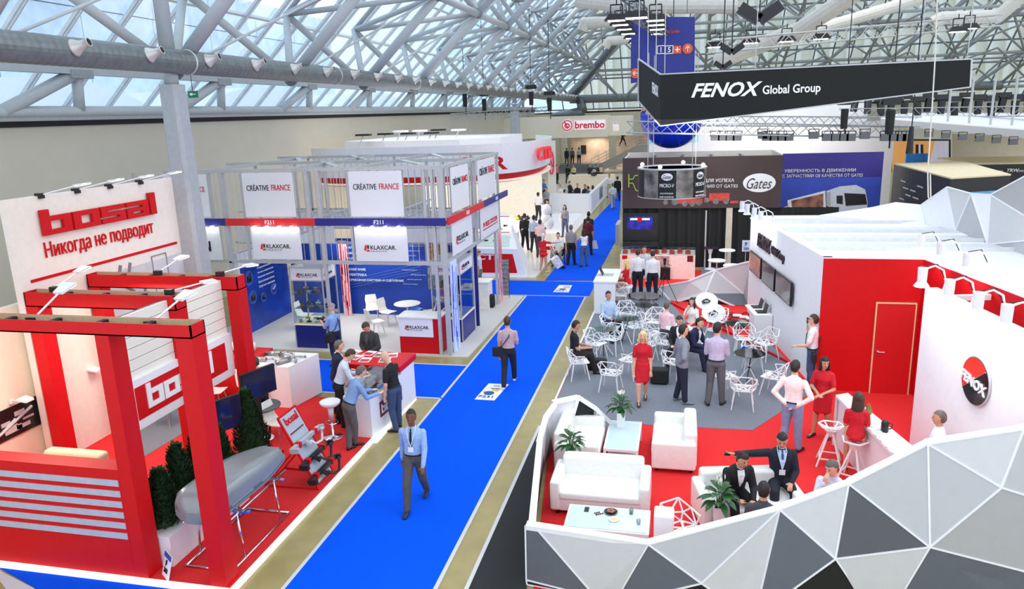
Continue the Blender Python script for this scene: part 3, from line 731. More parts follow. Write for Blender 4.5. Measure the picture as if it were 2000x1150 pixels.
# far-end signs of the hall
ex = T('exit_sign', 'green running-man exit sign hanging at the glass', 'sign', (-14.4, 20.5, 7.25));
m = MB(); m.box(-.16, -.02, 0, .16, .02, .2); m.build('sign_box', mat('exit_green', (20, 110, 70), .5, emit=.2), ex); m = MB(); m.box(-.09, -.03, .07, .0, -.02, .14); m.bar((.02,-.025,.1), (.11,-.025,.1), .02, .02); m.build('pictogram', WHITE, ex); m = MB(); m.tube((0,0,.2), (0,0,1.6), .01, 5); m.build('hanger', BLACK, ex)
# ================================================================ BOSAL STAND
YB = 8.12
plat = T('stand_platform', 'red carpeted platform of the left-hand red stand with lit white edge', 'platform', (-9.2, 12, 0))
m = MB(); m.prism([(-12.2, 8.12), (-6.14, 8.12), (-6.14, 15.2), (-12.2, 15.2)], 0, .06); m.build('carpet_top', REDC, plat, world=True)
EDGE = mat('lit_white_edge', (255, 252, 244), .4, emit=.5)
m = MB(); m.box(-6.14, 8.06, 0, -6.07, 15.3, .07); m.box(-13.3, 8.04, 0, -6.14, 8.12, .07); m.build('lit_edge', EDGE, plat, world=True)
m = MB(); m.prism([(p.x, p.y) for p in (P(270, 905), P(352, 855), P(440, 800), P(440, 730), P(250, 760))], .06, .068); m.build('grey_inlay', GREYC, plat, world=True)
# red portals
portal = T('portal_frame', 'front red portal with open hollow top beam and two pillars', 'portal', (-7.75, YB, .06))
def portal_beam(root, x0, x1, y0, y1, z0, z1):
 m = MB(); t = .02
 m.box(x0, y0, z0, x1, y0 + t, z1); m.box(x0, y1 - t, z0, x1, y1, z1); m.box(x0, y0, z0, x1, y1, z0 + t); m.box(x0, y0, z0, x0 + t, y1, z1); m.box(x1 - t, y0, z0, x1, y1, z1); m.build('beam', RED, root, world=True)
 m = MB(); m.box(x0+t, y0+t, z1-.12, x1-t, y0+t+.012, z1-.004); m.box(x0+t, y1-t-.012, z0+t, x1-t, y1-t, z1-.002); m.box(x0+t, y0+t, z0+t, x1-t, y1-t, z0+t+.01); m.build('raw_inside', WOODE, root, world=True)
 n = int((x1 - x0) / .8)
 for k in range(1, n + 1):
  b = MB(); xx = x0 + (x1 - x0) * k / (n + 1); b.box(xx - .04, y0 + t, z1 - .1, xx + .04, y1 - t, z1 - .03); b.build('brace', BLACKM, root, world=True)
def pillar(root, x0, x1, y0, y1, z0, z1):
 m = MB(); m.box(x0, y0, z0, x1, y1, z1); m.build('pillar', RED, root, world=True, bevel=.004)
z1b = 3.86; z0b = 3.62
portal_beam(portal, -13.0, PY(371, 636, YB).x, YB, YB + .30, PY(349, 661, YB).z, PY(371, 636, YB).z)
zb = PY(349, 661, YB).z; xr = PY(371, 636, YB).x
pillar(portal, PY(184, 655, YB).x, PY(211, 656, YB).x, YB, YB + .30, .06, zb); pillar(portal, xr - .26, xr, YB, YB + .30, .06, zb)
for n_, (Y_, xl, xrr, lab) in enumerate(((11.0, -11.8, -8.62, 'middle red portal frame behind the front one'), (12.6, -11.87, -8.42, 'rear red portal frame, farthest of the three'))):
 pt = T('portal_frame', lab, 'portal', ((xl+xrr)/2, Y_, .06)); zt = PY(46, 571, 11.0).z if n_ == 0 else PY(168, 536, 12.6).z
 portal_beam(pt, xl, xrr, Y_, Y_ + .30, zt - .27, zt); pillar(pt, xl, xl + .26, Y_, Y_ + .30, .06, zt - .27); pillar(pt, xrr - .26, xrr, Y_, Y_ + .30, .06, zt - .27)
# striped half wall
hw = T('striped_half_wall', 'low red wall with six light grey stripes, closing the stand front', 'wall', (-10, YB, .06)); hx = PY(184, 655, YB).x
m = MB(); m.box(-13.2, YB, .02, hx, YB + .28, 1.78); m.build('wall_body', RED, hw, world=True)
for k in range(6):
 z = 1.62 - k * .168; x1 = PY(233, 912, YB - .01).x
 m = MB(); m.box(-13.2, YB - .012, z - .095, hx - .02, YB, z); m.build('stripe', mat('grey_stripe', (176, 178, 194), .5), hw, world=True)
# slatted wall
XS = -8.78
sw = T('slatted_wall', 'white slatted wall hanging between the red portals with a red and white sign', 'wall', (XS, 11, 1.5))
for k in range(9):
 z1 = 3.50 - k * .19; m = MB(); m.box(XS - .04, 9.72, z1 - .178, XS, 12.6, z1); m.build('slat', mat('cream_white_slat', (238, 234, 222), .5, var=.02), sw, world=True)
m = MB(); m.box(XS - .10, 9.72, 1.85, XS - .05, 12.6, 3.5); m.build('back_panel', GREYD, sw, world=True)
c = [PX(253, 758, XS + .04), PX(455, 662, XS + .04), PX(455, 739, XS + .04), PX(270, 849, XS + .04)]
sy0, sy1, sz0, sz1 = 9.66, 12.62, 1.56, 2.42
bs = T('framed_sign', 'white framed red sign with white block letters fixed to the slatted wall', 'sign', (XS + .05, 11, sz0))
m = MB(); m.box(XS, sy0, sz0, XS + .06, sy1, sz1); m.build('board', WHITE, bs, world=True)
m = MB(); m.box(XS + .06, sy0 + .18, sz0 + .17, XS + .075, sy1 - .25, sz1 - .13); m.build('red_field', RED, bs, world=True)
m = MB(); w_ = logo_blocks(m, (XS + .075, sy0 + .42, sz0 + .29), (0, 1, 0), (0, 0, 1), .31, .02); m.build('lettering', WHITE, bs, world=True)
# backdrop
XBD = -11.9
y0, y1 = PX(8, 389, XBD).y, PX(343, 352, XBD).y
bd = T('backdrop_wall', 'tall white backdrop with red block letters and russian slogan', 'wall', (XBD, 13, 0))
m = MB(); m.box(XBD - .15, y0, .06, XBD, y1, 5.26); m.build('panel', WARMW, bd, world=True)
LW_ = PX(301, 400, XBD).y - PX(79, 440, XBD).y; lw = 5.92; Lh = (PX(76, 411, XBD).z - PX(84, 461, XBD).z) / 1.38; m = MB(); logo_blocks(m, (XBD + .03, PX(80, 460, XBD).y, PX(80, 461, XBD).z), (0, 1, 0), (0, 0, 1), Lh, .07, 0, LW_ / (lw * Lh))
m.build('lettering', RED, bd, world=True, bevel=0)
o = PX(90, 510, XBD); text('Никогда не подводит', RED, bd, (XBD + .02, o.y, o.z), (0,1,0), (0,0,1), width=PX(300, 460, XBD).y - o.y, height=.36, ext=.012)
a = PX(60, 550, XBD); b = PX(343, 477, XBD); m = MB(); m.box(XBD, a.y, a.z - .03, XBD + .01, b.y + .05, a.z + .03); m.build('red_line', RED, bd, world=True)
LINE = mat('grey_line_print', (120, 120, 128), .6); m = MB()
for k in range(2):
 pts = [(13.6 + k*.3, 3.55), (13.45 + k*.3, 3.2), (13.9 + k*.35, 2.9), (13.8 + k*.3, 2.5)]
 m.path([(XBD + .012, y, z) for y, z in pts], .035, 5)
for y_, z_, w_, h_ in ((12.6, 2.3, .5, 1.1), (14.6, 2.6, .5, .95), (13.2, 1.6, 1.6, .5)):
 q = [(y_, z_), (y_ + w_, z_), (y_ + w_, z_ + h_), (y_, z_ + h_), (y_, z_)]; m.path([(XBD + .012, y, z) for y, z in q], .012, 4)
m.build('line_drawing', LINE, bd, world=True)
m = MB(); m.box(XBD + .001, 13.0, 1.2, XBD + .008, y1 - .1, 3.45); m.build('grey_print', mat('pale_grey_print', (206, 206, 210), .6, var=.08, scale=2), bd, world=True)
inner = T('inner_wall', 'cream side wall with two framed motor photographs behind the portals', 'wall', (-12.2, 9, 0))
m = MB(); m.box(-12.3, 6.6, .06, -12.16, 12.9, 3.3); m.build('panel', mat('cream_panel', (244, 232, 210), .6, var=.02), inner, world=True)
XW = -12.14
def wposter(pts, nm_, mats_, lab):
 c = [PX(*p, XW) for p in pts]; ya, yb = min(c[0].y, c[3].y), max(c[1].y, c[2].y); za = (c[2].z + c[3].z) / 2; zb_ = (c[0].z + c[1].z) / 2
 t = T('wall_poster', lab, 'poster', (XW, (ya+yb)/2, za)); m = MB(); m.box(XW, ya, za, XW + .012, yb, zb_); m.build('print', mats_[0], t, world=True)
 random.seed(nm_); m = MB();
 for k in range(7):
  yy = ya + .1 + random.random() * (yb - ya - .4); zz = za + .08 + random.random() * (zb_ - za - .25); m.box(XW + .012, yy, zz, XW + .016, yy + .12 + random.random() * .2, zz + .03 + random.random() * .08)
 m.tube((XW+.02, ya+.2, za+.15), (XW+.02, yb-.2, zb_-.15), .03, 6); m.tube((XW+.02, ya+.1, za+.1), (XW+.02, (ya+yb)/2, zb_-.25), .02, 6)
 m.build('picture', mats_[1], t, world=True)
 l = lamp_arm(t, (XW + .02, (ya+yb)/2, zb_ + .10))
def lamp_arm(parent, p):
 p = Vector(p); m = MB(); m.tube(p, p + V(.3, 0, .06), .012, 6); m.box(p.x-.02, p.y-.05, p.z-.04, p.x+.02, p.y+.05, p.z+.04); m.build('lamp_bracket', WHITE, parent, world=True)
 m = MB(); m.slab([p + V(.22,-.11,.05), p + V(.42,-.09,.02), p + V(.42,.09,.02), p + V(.22,.11,.05)], V(0,0,.04)); o = m.build('lamp_head', WHITE, parent, world=True); return o
POSTB = mat('black_photo_print', (30, 30, 34), .3, var=.5, scale=3); POSTW = mat('grey_photo_print', (110, 108, 108), .3, var=.7, scale=4)
wposter([(-30, 808), (75, 778), (85, 828), (-20, 872)], 3, (POSTB, GREYL), 'black motor photograph on the cream wall with lamp above, nearer one')
wposter([(125, 745), (195, 723), (202, 767), (134, 800)], 4, (POSTW, BLACK), 'grey exhaust workshop photograph on the cream wall, farther one')
m = MB(); m.rbox(-10.8, 9.0, .07, -9.6, 9.9, .72, .08); m.rbox(-10.8, 9.8, .07, -9.6, 10.05, 1.05, .08)
one(m, 'armchair', mat('beige_leather', (214, 204, 170), .5), 'beige armchair just visible behind the striped half wall', 'armchair', smooth=True)
# flood lamps on arms
WLAMP = mat('white_lamp_body', (232, 234, 236), .4)
def armlamp(base, tip, lab, group=None, emit=False):
 base, tip = Vector(base), Vector(tip); t = T('arm_floodlight', lab, 'floodlight', base, 0, group); d = (tip - base).normalized()
 m = MB(); m.box(-.07, -.05, -.06, .07, .05, .04); m.build('clamp', BLACK, t)
 m = MB(); m.tube((0,0,0), tip - base, .014, 6); m.build('arm', WHITE, t)
 m = MB(); e = tip - base; s_ = d.cross(V(0,0,1)).normalized(); u = s_.cross(d)
 c0 = e - d*.02; m.v = [c0 - s_*.08 + u*.03, c0 + s_*.08 + u*.03, c0 + s_*.08 - u*.01, c0 - s_*.08 - u*.01, c0 + d*.26 - s_*.13 + u*.0, c0 + d*.26 + s_*.13 + u*.0, c0 + d*.26 + s_*.13 - u*.03, c0 + d*.26 - s_*.13 - u*.03]
 m.f = [(0,1,5,4),(1,2,6,5),(2,3,7,6),(3,0,4,7),(0,3,2,1),(4,5,6,7)]; m.m = [0]*6; hd = m.build('head', WLAMP, t)
 m = MB(); m.slab([c0 + d*.03 - s_*.07 - u*.012, c0 + d*.03 + s_*.07 - u*.012, c0 + d*.25 + s_*.12 - u*.031, c0 + d*.25 - s_*.12 - u*.031], -u*.006); m.build('lens', mat('lamp_lens_soft', (255, 248, 230), .3, emit=4), hd)
 return t
for k, (bx, tx) in enumerate([((77, 381), (118, 368)), ((148, 371), (188, 357)), ((212, 362), (252, 350)), ((272, 355), (310, 345))]):
 b = PX(*bx, XBD);
 armlamp((XBD, b.y, 5.27), (XBD + .62, b.y + .25, 5.42), 'white arm lamp on the tall backdrop, %s from the stand front' % ['first', 'second', 'third', 'fourth'][k], 'arm lamps along the top of the tall backdrop')
 l = bpy.data.lights.new('backdrop_spot', 'AREA'); l.energy = 14; l.size = .3; l.color = (1, .9, .76); lo = bpy.data.objects.new('backdrop_spot', l); COL.objects.link(lo); lo.location = (XBD + .72, b.y + .25, 5.34); lo.rotation_euler = (0, R(-52), 0)
for k, (bp, tp, Y_, lab) in enumerate([((62, 618), (115, 572), 8.4, 'white arm lamp on the front portal beam, left of two'), ((292, 622), (350, 585), 8.4, 'white arm lamp on the front portal beam, right of two'), ((332, 578), (395, 552), 11.2, 'white arm lamp on the middle portal beam'), ((105, 560), (150, 532), 11.2, 'white arm lamp at the left end of the middle beam'), ((308, 533), (345, 508), 12.7, 'white arm lamp on the rear portal beam'), ((430, 538), (478, 520), 12.7, 'white arm lamp at the corner of the rear beam')]):
 b = PY(*bp, Y_); t_ = PY(*tp, Y_ + .5); zz = 3.84 if k < 2 else 3.58
 armlamp((b.x, b.y, zz + .03), (t_.x, t_.y, t_.z), lab)
area('portal_light', (-10.4, 9.6, 3.5), .9, 60, col=(1, .88, .7)); area('portal_light', (-10.2, 12, 3.4), .9, 50, col=(1, .88, .7))
# ---- thuja hedge in white trough
hedge_trough = MB(); hedge_trough.prism([(-7.86, 8.45), (-7.30, 8.45), (-7.30, 10.5), (-7.86, 10.5)], .06, .55)
one(hedge_trough, 'planter_trough', WHITE, 'long white trough holding the conifers beside the roof box', 'planter')
hedge_trough = MB(); hedge_trough.box(-7.95, 11.0, .06, -7.45, 11.7, .45); one(hedge_trough, 'planter_box', WHITE, 'white planter box behind the roof box', 'planter')
def thuja(x, y, z0, h, r, lab, seed):
 rnd = random.Random(seed); t = T('conifer', lab, 'conifer', (x, y, z0)); m = MB(); m.tube((0,0,0), (0,0,h*.8), .025, 6); m.build('trunk', mat('bark', (84, 66, 48), .9), t)
 m = MB()
 for i in range(1500):
  f = rnd.random() ** .8; z = .05 + f * (h - .1); rr = r * (1 - f) ** .6 * (.6 + .5 * rnd.random()); a = rnd.random() * 6.283; c = V(rr * math.cos(a), rr * math.sin(a), z)
  o = V(math.cos(a), math.sin(a), .9 + rnd.random()).normalized(); s = V(-math.sin(a), math.cos(a), .3 * (rnd.random() - .5)); L = .05 + .05 * rnd.random()
  m.add([c - s * L * .35, c + o * L * .6 - s * L*.3, c + o * L * 1.5, c + o * L * .6 + s * L * .35, c + s*L*.3], [(0,1,2,3,4)])
 m.lathe([(r*.55, .0), (r*.8, h*.12), (r*.66, h*.4), (r*.36, h*.75), (.02, h*.97)], 9); m.build('foliage', THUJA, t)
for k, (x, y, h, r) in enumerate([(-7.62, 8.8, .95, .24), (-7.62, 9.25, 1.15, .25), (-7.58, 9.7, 1.15, .26), (-7.55, 10.2, 1.05, .25)]):
 thuja(x, y, .5, h, r, 'dark green conifer in the long trough, %s from the front pillar' % ['first', 'second', 'third', 'fourth'][k], k)
thuja(-7.7, 11.35, .4, 1.35, .33, 'dark green conifer standing alone behind the roof box', 9)
# ---- TV screens on posts
def tv(center, w, h, yaw, lab, post=True, scr=SCREEN, tilt=0, name='television'):
 t = T(name, lab, 'television', center, yaw); m = MB(); m.box(-w/2, -.03, -h/2, w/2, .03, h/2); m.build('casing', BLACK, t, bevel=.006)
 m = MB(); m.box(-w/2+.02, -.036, -h/2+.025, w/2-.02, -.03, h/2-.02); m.build('screen', scr, t)
 if post: m = MB(); m.box(-.04, .03, -center[2] + .06, .04, .08, 0); m.box(-.3, -.15, -center[2] + .06, .3, .25, -center[2] + .09); m.build('stand', BLACK, t)
 return t
tv((-7.95, 10.75, 1.45), 1.0, .6, R(62), 'dark television on a post above the conifer trough')
tv((-7.9, 12.1, 1.6), .8, .55, R(70), 'dark television on a post beside the lone conifer')
# ---- roof box on a chrome frame
rb = T('roof_box', 'large silver grey car roof box displayed on a chrome tube frame', 'roof box', (-6.76, 9.42, 1.0), R(-3))
BOXM = mat('silver_grey_abs', (138, 143, 147), .28, .2, var=.05, scale=6)
L_ = 2.08; prof = []
def boxsec(t):
 # t 0..1 along length: half width, lid height, base depth
 w = .40 * (min(1, (t / .06)) ** .5 if t < .06 else 1) * (1 - .42 * max(0, (t - .55) / .45) ** 1.6)
 hgt = .30 * (min(1, t / .10) ** .6 if t < .1 else 1) * (1 - .62 * max(0, (t - .45) / .55) ** 1.5)
 return w, hgt
lid = MB(); base = MB(); NS = 22; vs = []; NP = 13
ts = [i / (NS - 1) for i in range(NS)]; ts[0] = .004; ts[-1] = .997
for t in ts:
 w, hh = boxsec(t); y = -L_/2 + t * L_; k = 1 if t < .98 else .8
 for j in range(NP):
  a = math.pi * j / (NP - 1); cx = math.cos(a); sn = math.sin(a)
  x = w * k * (abs(cx) ** .55) * (1 if cx > 0 else -1); z = hh * (sn ** .5 if sn > 0 else 0) + (.018 if j in (4, 8) else 0)
  vs.append((x, y, z + .0))
lid.add(vs, [(i*NP+j, i*NP+j+1, (i+1)*NP+j+1, (i+1)*NP+j) for i in range(NS-1) for j in range(NP-1)] + [tuple(range(NP-1, -1, -1)), tuple(range((NS-1)*NP, NS*NP))])
lid.build('lid', BOXM, rb, smooth=True)
vs = []
for t in ts:
 w, hh = boxsec(t); y = -L_/2 + t * L_
 for x, z in ((w*.99, 0), (w*1.015, -.03), (w*.99, -.05), (w*1.0, -.09), (w*.85, -.15), (-w*.85, -.15), (-w*1.0, -.09), (-w*.99, -.05), (-w*1.015, -.03), (-w*.99, 0)): vs.append((x, y, z))
NP = 10; base.add(vs, [(i*NP+j, (i+1)*NP+j, (i+1)*NP+(j+1) % NP, i*NP+(j+1) % NP) for i in range(NS-1) for j in range(NP)] + [tuple(range(NP)), tuple(range(NS*NP-1, (NS-1)*NP-1, -1))])
base.build('lower_shell', BOXM, rb)
m = MB(); m.path([(boxsec(t)[0] * 1.02, -L_/2 + t * L_, -.045) for t in ts[1:-1]], .008, 5); m.build('seam', GREYD, rb)
m = MB(); m.box(.392, -.1, -.03, .41, .12, .0); m.box(.392, -.8, -.03, .41, -.65, 0); m.build('latch', GREYD, rb)
fr = T('roof_box_stand', 'chrome tube frame carrying the grey roof box', 'display stand', (-6.72, 9.33, .06))
m = MB(); X0, X1, Y0, Y1 = -.39, .39, -.84, .82
m.path([(X0, Y0, .02), (X1, Y0, .02), (X1, Y1, .02), (X0, Y1, .02), (X0, Y0, .02)], .019, 8); m.build('base_loop', CHROME, fr, smooth=True)
for x, y in ((-.33, -.5), (.33, -.5), (-.33, .55), (.33, .55)): m = MB(); m.tube((x * 1.18, y, .02), (x, y, .76), .017, 8); m.build('leg', CHROME, fr, smooth=True)
for x in (-.33, .33): m = MB(); m.tube((x, -.85, .74), (x, .95, .74), .016, 8); m.build('side_rail', CHROME, fr, smooth=True)
for y in (-.45, .55): m = MB(); m.box(-.50, y - .035, .76, .52, y + .035, .785); m.build('roof_bar', CHROME, fr); m = MB(); m.box(-.2, y-.05, .785, .2, y+.05, .81); m.build('bar_clamp', BLACK, fr)
# ---- tow bar rack
tb = T('towbar_rack', 'leaning red framed display panel holding three tow bars', 'display stand', (-6.64, 11.31, .06), R(90))
def pl(x, z): return V(x * .9, -.42 + z * .40, z * .80)   # panel leans back
m = MB(); m.slab([pl(-.33, .1), pl(.33, .1), pl(.33, 1.62), pl(-.33, 1.62)], V(0, .02, -.01)); m.build('panel', mat('grey_blue_panel', (170, 178, 190), .45, var=.06), tb)
m = MB()
for s in (-1, 1): m.bar(pl(s*.345, 0), pl(s*.345, 1.65), .04, .03); m.bar(pl(s*.345, .95), (s*.345, .62, .02), .03, .03); m.bar((s*.345, .62, .02), pl(s*.345, .02), .03, .03)
m.bar(pl(-.345, 1.65), pl(.345, 1.65), .03, .03); m.bar((-.345, .62, .02), (.345, .62, .02), .03, .03); m.build('red_frame', RED, tb)
text('bosal', RED, tb, MW[tb.name] @ (pl(-.22, 1.42) + V(0, -.012, 0)), MW[tb.name].to_3x3() @ V(1,0,0), MW[tb.name].to_3x3() @ V(0,.47,.88), width=.42, bold=.03)
m = MB(); m.bar(pl(-.25, 1.24) + V(0,-.01,0), pl(.25, 1.24) + V(0,-.01,0), .02, .015); m.build('red_line', mat('dark_red_print', (110, 20, 24), .5), tb)
for k, (z, mt_, nm_) in enumerate(((1.0, ALU, 'bright steel tow bar'), (.62, BLACK, None), (.28, BLACK, None))):
 m = MB(); c = pl(0, z) + V(0, -.06, .02)
 m.bar(c + V(-.52, 0, 0), c + V(.52, 0, 0), .07, .07); m.bar(c + V(-.52, 0, 0), c + V(-.52, -.16, .02), .06, .09); m.bar(c + V(.52, 0, 0), c + V(.52, -.10, .02), .06, .09)
 m.bar(c + V(-.05, 0, 0), c + V(.0, -.10, -.1), .1, .05); m.path([c + V(.05,-.06,-.05), c + V(.08,-.16,-.12), c + V(.2,-.22,-.1), c + V(.26,-.2,.02), c+V(.26,-.2,.08)], .022, 8); m.ell(c + V(.26, -.2, .1), .035)
 o = m.build('tow_bar', mt_, tb)
 m = MB(); m.box(c.x-.3, c.y-.05, c.z-.05, c.x-.22, c.y+.05, c.z+.05); m.box(c.x+.3, c.y-.05, c.z-.05, c.x+.38, c.y+.05, c.z+.05); m.build('bracket', RED, o)
 if nm_: o['label'] = nm_
# ---- small stand sign F 203
fs = T('stand_number_sign', 'white tilted card reading F 203 at the foot of the pillar', 'sign', (P(322, 1128, .06).x, P(322, 1128, .06).y, .06), R(-35))
m = MB(); m.slab([(-.13,0,0), (.13,0,0), (.13,.10,.34), (-.13,.10,.34)], (0,.012,0)); m.build('card', WHITE, fs)
m = MB(); m.slab([(-.13,.077,.28), (.13,.077,.28), (.13,.097,.345), (-.13,.097,.345)], (0,-.006,0)); m.build('blue_band', mat('print_blue_band', (30, 80, 170), .5), fs)
MR = MW[fs.name].to_3x3()
text('F', BLACK, fs, MW[fs.name] @ V(-.03,.042,.17), MR @ V(1,0,0), MR @ V(0,.28,.96), height=.085, bold=.02); text('203', BLACK, fs, MW[fs.name] @ V(-.075,.016,.075), MR @ V(1,0,0), MR @ V(0,.28,.96), height=.07, bold=.01)
# ---- counters of the bosal stand
cz = 1.06
ct = T('display_counter', 'white block counter with exhaust parts laid on top', 'counter', (-8.9, 14.9, .06))
m = MB();
m.prism([(-9.9, 14.45), (-8.62, 14.45), (-8.40, 15.5), (-9.9, 15.5)], .06, cz); m.build('body', WHITE, ct, world=True, bevel=.01)
m = MB(); m.prism([(-11.0, 14.6), (-9.6, 14.6), (-9.6, 15.5), (-11.0, 15.5)], .06, 1.15); one(m, 'red_counter', RED, 'red counter next to the white exhaust counter', 'counter', bevel=.01)
EXH = mat('exhaust_steel', (176, 172, 168), .3, .9, var=.15)
def muffler(x, y, z, rz, lab, seed):
 t = T('exhaust_part', lab, 'exhaust part', (x, y, z), rz); m = MB(); m.tube((-.2,0,.06), (.15,0,.06), .055, 10); m.build('canister', EXH, t, smooth=True)
 m = MB(); m.path([(.15,0,.06), (.3,.05,.07), (.42,0,.05), (.5,-.08,.04)], .022, 7); m.path([(-.2,0,.06), (-.3,-.05,.05), (-.42,.02,.04)], .022, 7); m.build('pipe', EXH, t, smooth=True)
 m = MB(); m.lathe([(.045,0),(.045,.012)], 8); m.xf(Matrix.Translation((.5,-.08,.04)) @ Matrix.Rotation(R(90),4,'Y')); m.build('flange', ALU, t)
muffler(-9.4, 15.2, cz, R(10), 'steel exhaust pipe near the far edge of the white counter', 0); muffler(-9.0, 15.0, cz, R(-25), 'steel exhaust pipe in the middle of the white counter', 1)
muffler(-8.85, 14.7, cz, R(60), 'steel exhaust pipe at the near corner of the white counter', 2); muffler(-9.5, 14.75, cz, R(-5), 'steel exhaust pipe at the near edge behind the lilac shirt', 3)
m = MB(); m.tube((-10.9, 15.1, 1.26), (-9.9, 15.2, 1.26), .11, 14); one(m, 'white_roll', WHITE, 'white rolled tube lying on the red counter', 'roll', smooth=True)
# showcase counter with red top
sc = T('showcase_counter', 'white counter with red top, glass showcase and dark red mark', 'counter', (-6.6, 14.3, .06))
m = MB(); m.prism([(-6.73, 13.25), (-6.12, 13.2), (-6.0, 14.7), (-6.70, 14.7)], .06, .93); m.build('body', WHITE, sc, world=True)
m = MB(); m.prism([(-7.6, 14.65), (-5.98, 14.6), (-5.95, 15.55), (-7.6, 15.65)], 1.0, 1.13); m.build('red_top', RED, sc, world=True)
m = MB(); m.prism([(-7.5, 14.75), (-6.02, 14.72), (-5.98, 15.45), (-7.5, 15.5)], .06, 1.0); m.build('rear_body', WHITE, sc, world=True)
m = MB(); m.prism([(-6.70, 13.28), (-6.15, 13.24), (-6.04, 14.6), (-6.68, 14.6)], 1.12, 1.13); m.build('glass_top', GLASS, sc, world=True)
m = MB();
for a_, b_ in zip([(-6.70, 13.28), (-6.15, 13.24), (-6.04, 14.6), (-6.68, 14.6)], [(-6.15, 13.24), (-6.04, 14.6), (-6.68, 14.6), (-6.70, 13.28)]): m.slab([(a_[0],a_[1],.93),(b_[0],b_[1],.93),(b_[0],b_[1],1.12),(a_[0],a_[1],1.12)], (.004,.004,0))
m.build('glass_side', GLASS, sc, world=True)
d_ = (V(-6.0,14.7,0) - V(-6.12,13.2,0)).normalized(); nn = V(d_.y, -d_.x, 0)
o = V(-6.12,13.2,.42) + d_*.45 + nn*.006; m = MB(); m.slab([o - d_*.06 - V(0,0,.07), o + d_*1.0 - V(0,0,.07), o + d_*1.0 + V(0,0,.27), o - d_*.06 + V(0,0,.27)], nn*.004); m.build('mark_field', mat('dark_red_field', (120, 20, 40), .4), sc, world=True)
m = MB(); logo_blocks(m, o + nn*.006, d_, (0,0,1), .145, .004); m.build('lettering', WHITE, sc, world=True)
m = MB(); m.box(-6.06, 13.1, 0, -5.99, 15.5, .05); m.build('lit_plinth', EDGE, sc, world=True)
for k in range(7):
 t_ = k / 6; x, y = -6.42 + .05 * t_, 13.4 + 1.05 * t_; m = MB(); m.tube((x-.12, y, .96), (x+.1, y+.04, .96), .025, 8); m.lathe([(.05,0),(.06,.03),(.03,.05)], 10, (x+.12, y+.05, .93))
 one(m, 'catalytic_part', EXH if k % 3 else mat('red_sample', (170, 40, 40), .4), 'small exhaust sample in the counter showcase, %s from the near end' % ORD[k], 'exhaust part', 'samples inside the counter showcase')
def brochure(x, y, z, rz, w, h, mt_, lab, group):
 m = MB(); m.box(-w/2, -h/2, 0, w/2, h/2, .012); m.xf(Matrix.Rotation(rz, 4, 'Z')); t = T('brochure', lab, 'brochure', (x, y, z), 0, group); m.build('pages', WHITE, t)
 m = MB(); m.box(-w*.42, -h*.42, .012, w*.42, h*.1, .014); m.xf(Matrix.Rotation(rz, 4, 'Z')); m.build('cover_picture', mt_, t)
GP = mat('grey_magazine_print', (120, 116, 114), .4, var=.5, scale=14); RP = mat('red_brochure_print', (190, 44, 44), .4, var=.3, scale=12)
for k, (x, y) in enumerate([(-7.45, 15.45), (-7.25, 15.1), (-7.05, 15.42), (-6.75, 15.35), (-6.95, 14.95), (-6.5, 15.0), (-6.45, 15.35), (-7.4, 14.85)]):
 brochure(x, y, 1.13, R(6 * k - 20), .24, .32, GP if k % 2 else RP, '%s-covered brochure on the red counter top, %s laid out of eight' % ('grey' if k % 2 else 'red', ORD[k]), 'brochures on the red counter top')
# ================================================================ FRENCH STAND (two-storey aluminium frame)
YK, XK = 18.7, -6.15
carpet([(-14.3, 18.62), (-5.62, 18.62), (-5.5, 25.6), (-14.3, 25.6)], .035, PALEC, 'stand_platform', 'pale grey carpeted platform of the french stand', 'platform')
frk = T('exhibition_frame', 'two-storey aluminium frame structure of the french stand', 'frame', (-10, 22, .035))
def post(x, y, z0=.035, z1=5.2, w=.09): m = MB(); m.box(x-w/2, y-w/2, z0, x+w/2, y+w/2, z1); m.build('post', ALUD, frk, world=True)
def rail(p, q, w=.09, h=.09): m = MB(); m.bar(p, q, w, h); m.build('rail', ALUD, frk, world=True)
pxs = [PY(p, 430, YK).x for p in (345, 418, 442, 480, 578, 606, 628, 686, 790, 832, 862)]
ZT, ZM, ZF = 5.18, 2.62, 3.72
for i, x in enumerate(pxs): post(x, YK, ZM, ZT, .07 if i not in (2, 5, 6, 10) else .11)
for x in (pxs[0] - 1.2,): post(x, YK, ZM, ZT)
post(XK, YK, .035, ZT, .12); post(XK - .25, YK, .035, ZT, .08); post(pxs[2], YK, .035, ZM); post(pxs[6], YK, .035, ZM, .08)
ys = [YK + .9, YK + 1.2, 20.9, 21.3, 22.0, 22.5, 24.3, 24.9]
for i, y in enumerate(ys): post(XK, y, ZM if i not in (3, 6, 7) else .035, ZT, .08)
for z in (ZT, ZM, ZF): rail((-14.4, YK, z), (XK, YK, z)); rail((XK, YK, z), (XK, 25, z))
for z in (ZT, ): rail((-14.4, 25, z), (XK, 25, z)); rail((-14.4, 21.8, z), (XK, 21.8, z))
for x in (-13.2, -10.6, -8.6): rail((x, YK, ZT), (x, 25, ZT));
for x in (-13.2, -10.9, -9.9, -8.1, -7.1):
 post(x, 25, .035, ZT, .07);
for x in (-13.4, -12, -11.0, -9.2, -7.6): post(x, 21.8, ZM, ZT, .07)
for z in (ZM, 3.3): rail((-14.4, 25, z), (XK, 25, z), .07, .07); rail((-14.4, 21.8, z), (XK, 21.8, z), .07, .07)
m = MB()
for a_, b_ in (((-13.4, 24.6), (-12.0, 22.2)), ((-11.4, 24.8), (-9.8, 22.4)), ((-10.9, 21.6), (-9.4, 19.4)), ((-8.4, 24.8), (-7.2, 22.4)), ((-8.3, 21.6), (-7.0, 19.6))): m.bar((*a_, ZT+.03), (*b_, ZT+.03), .16, .03)
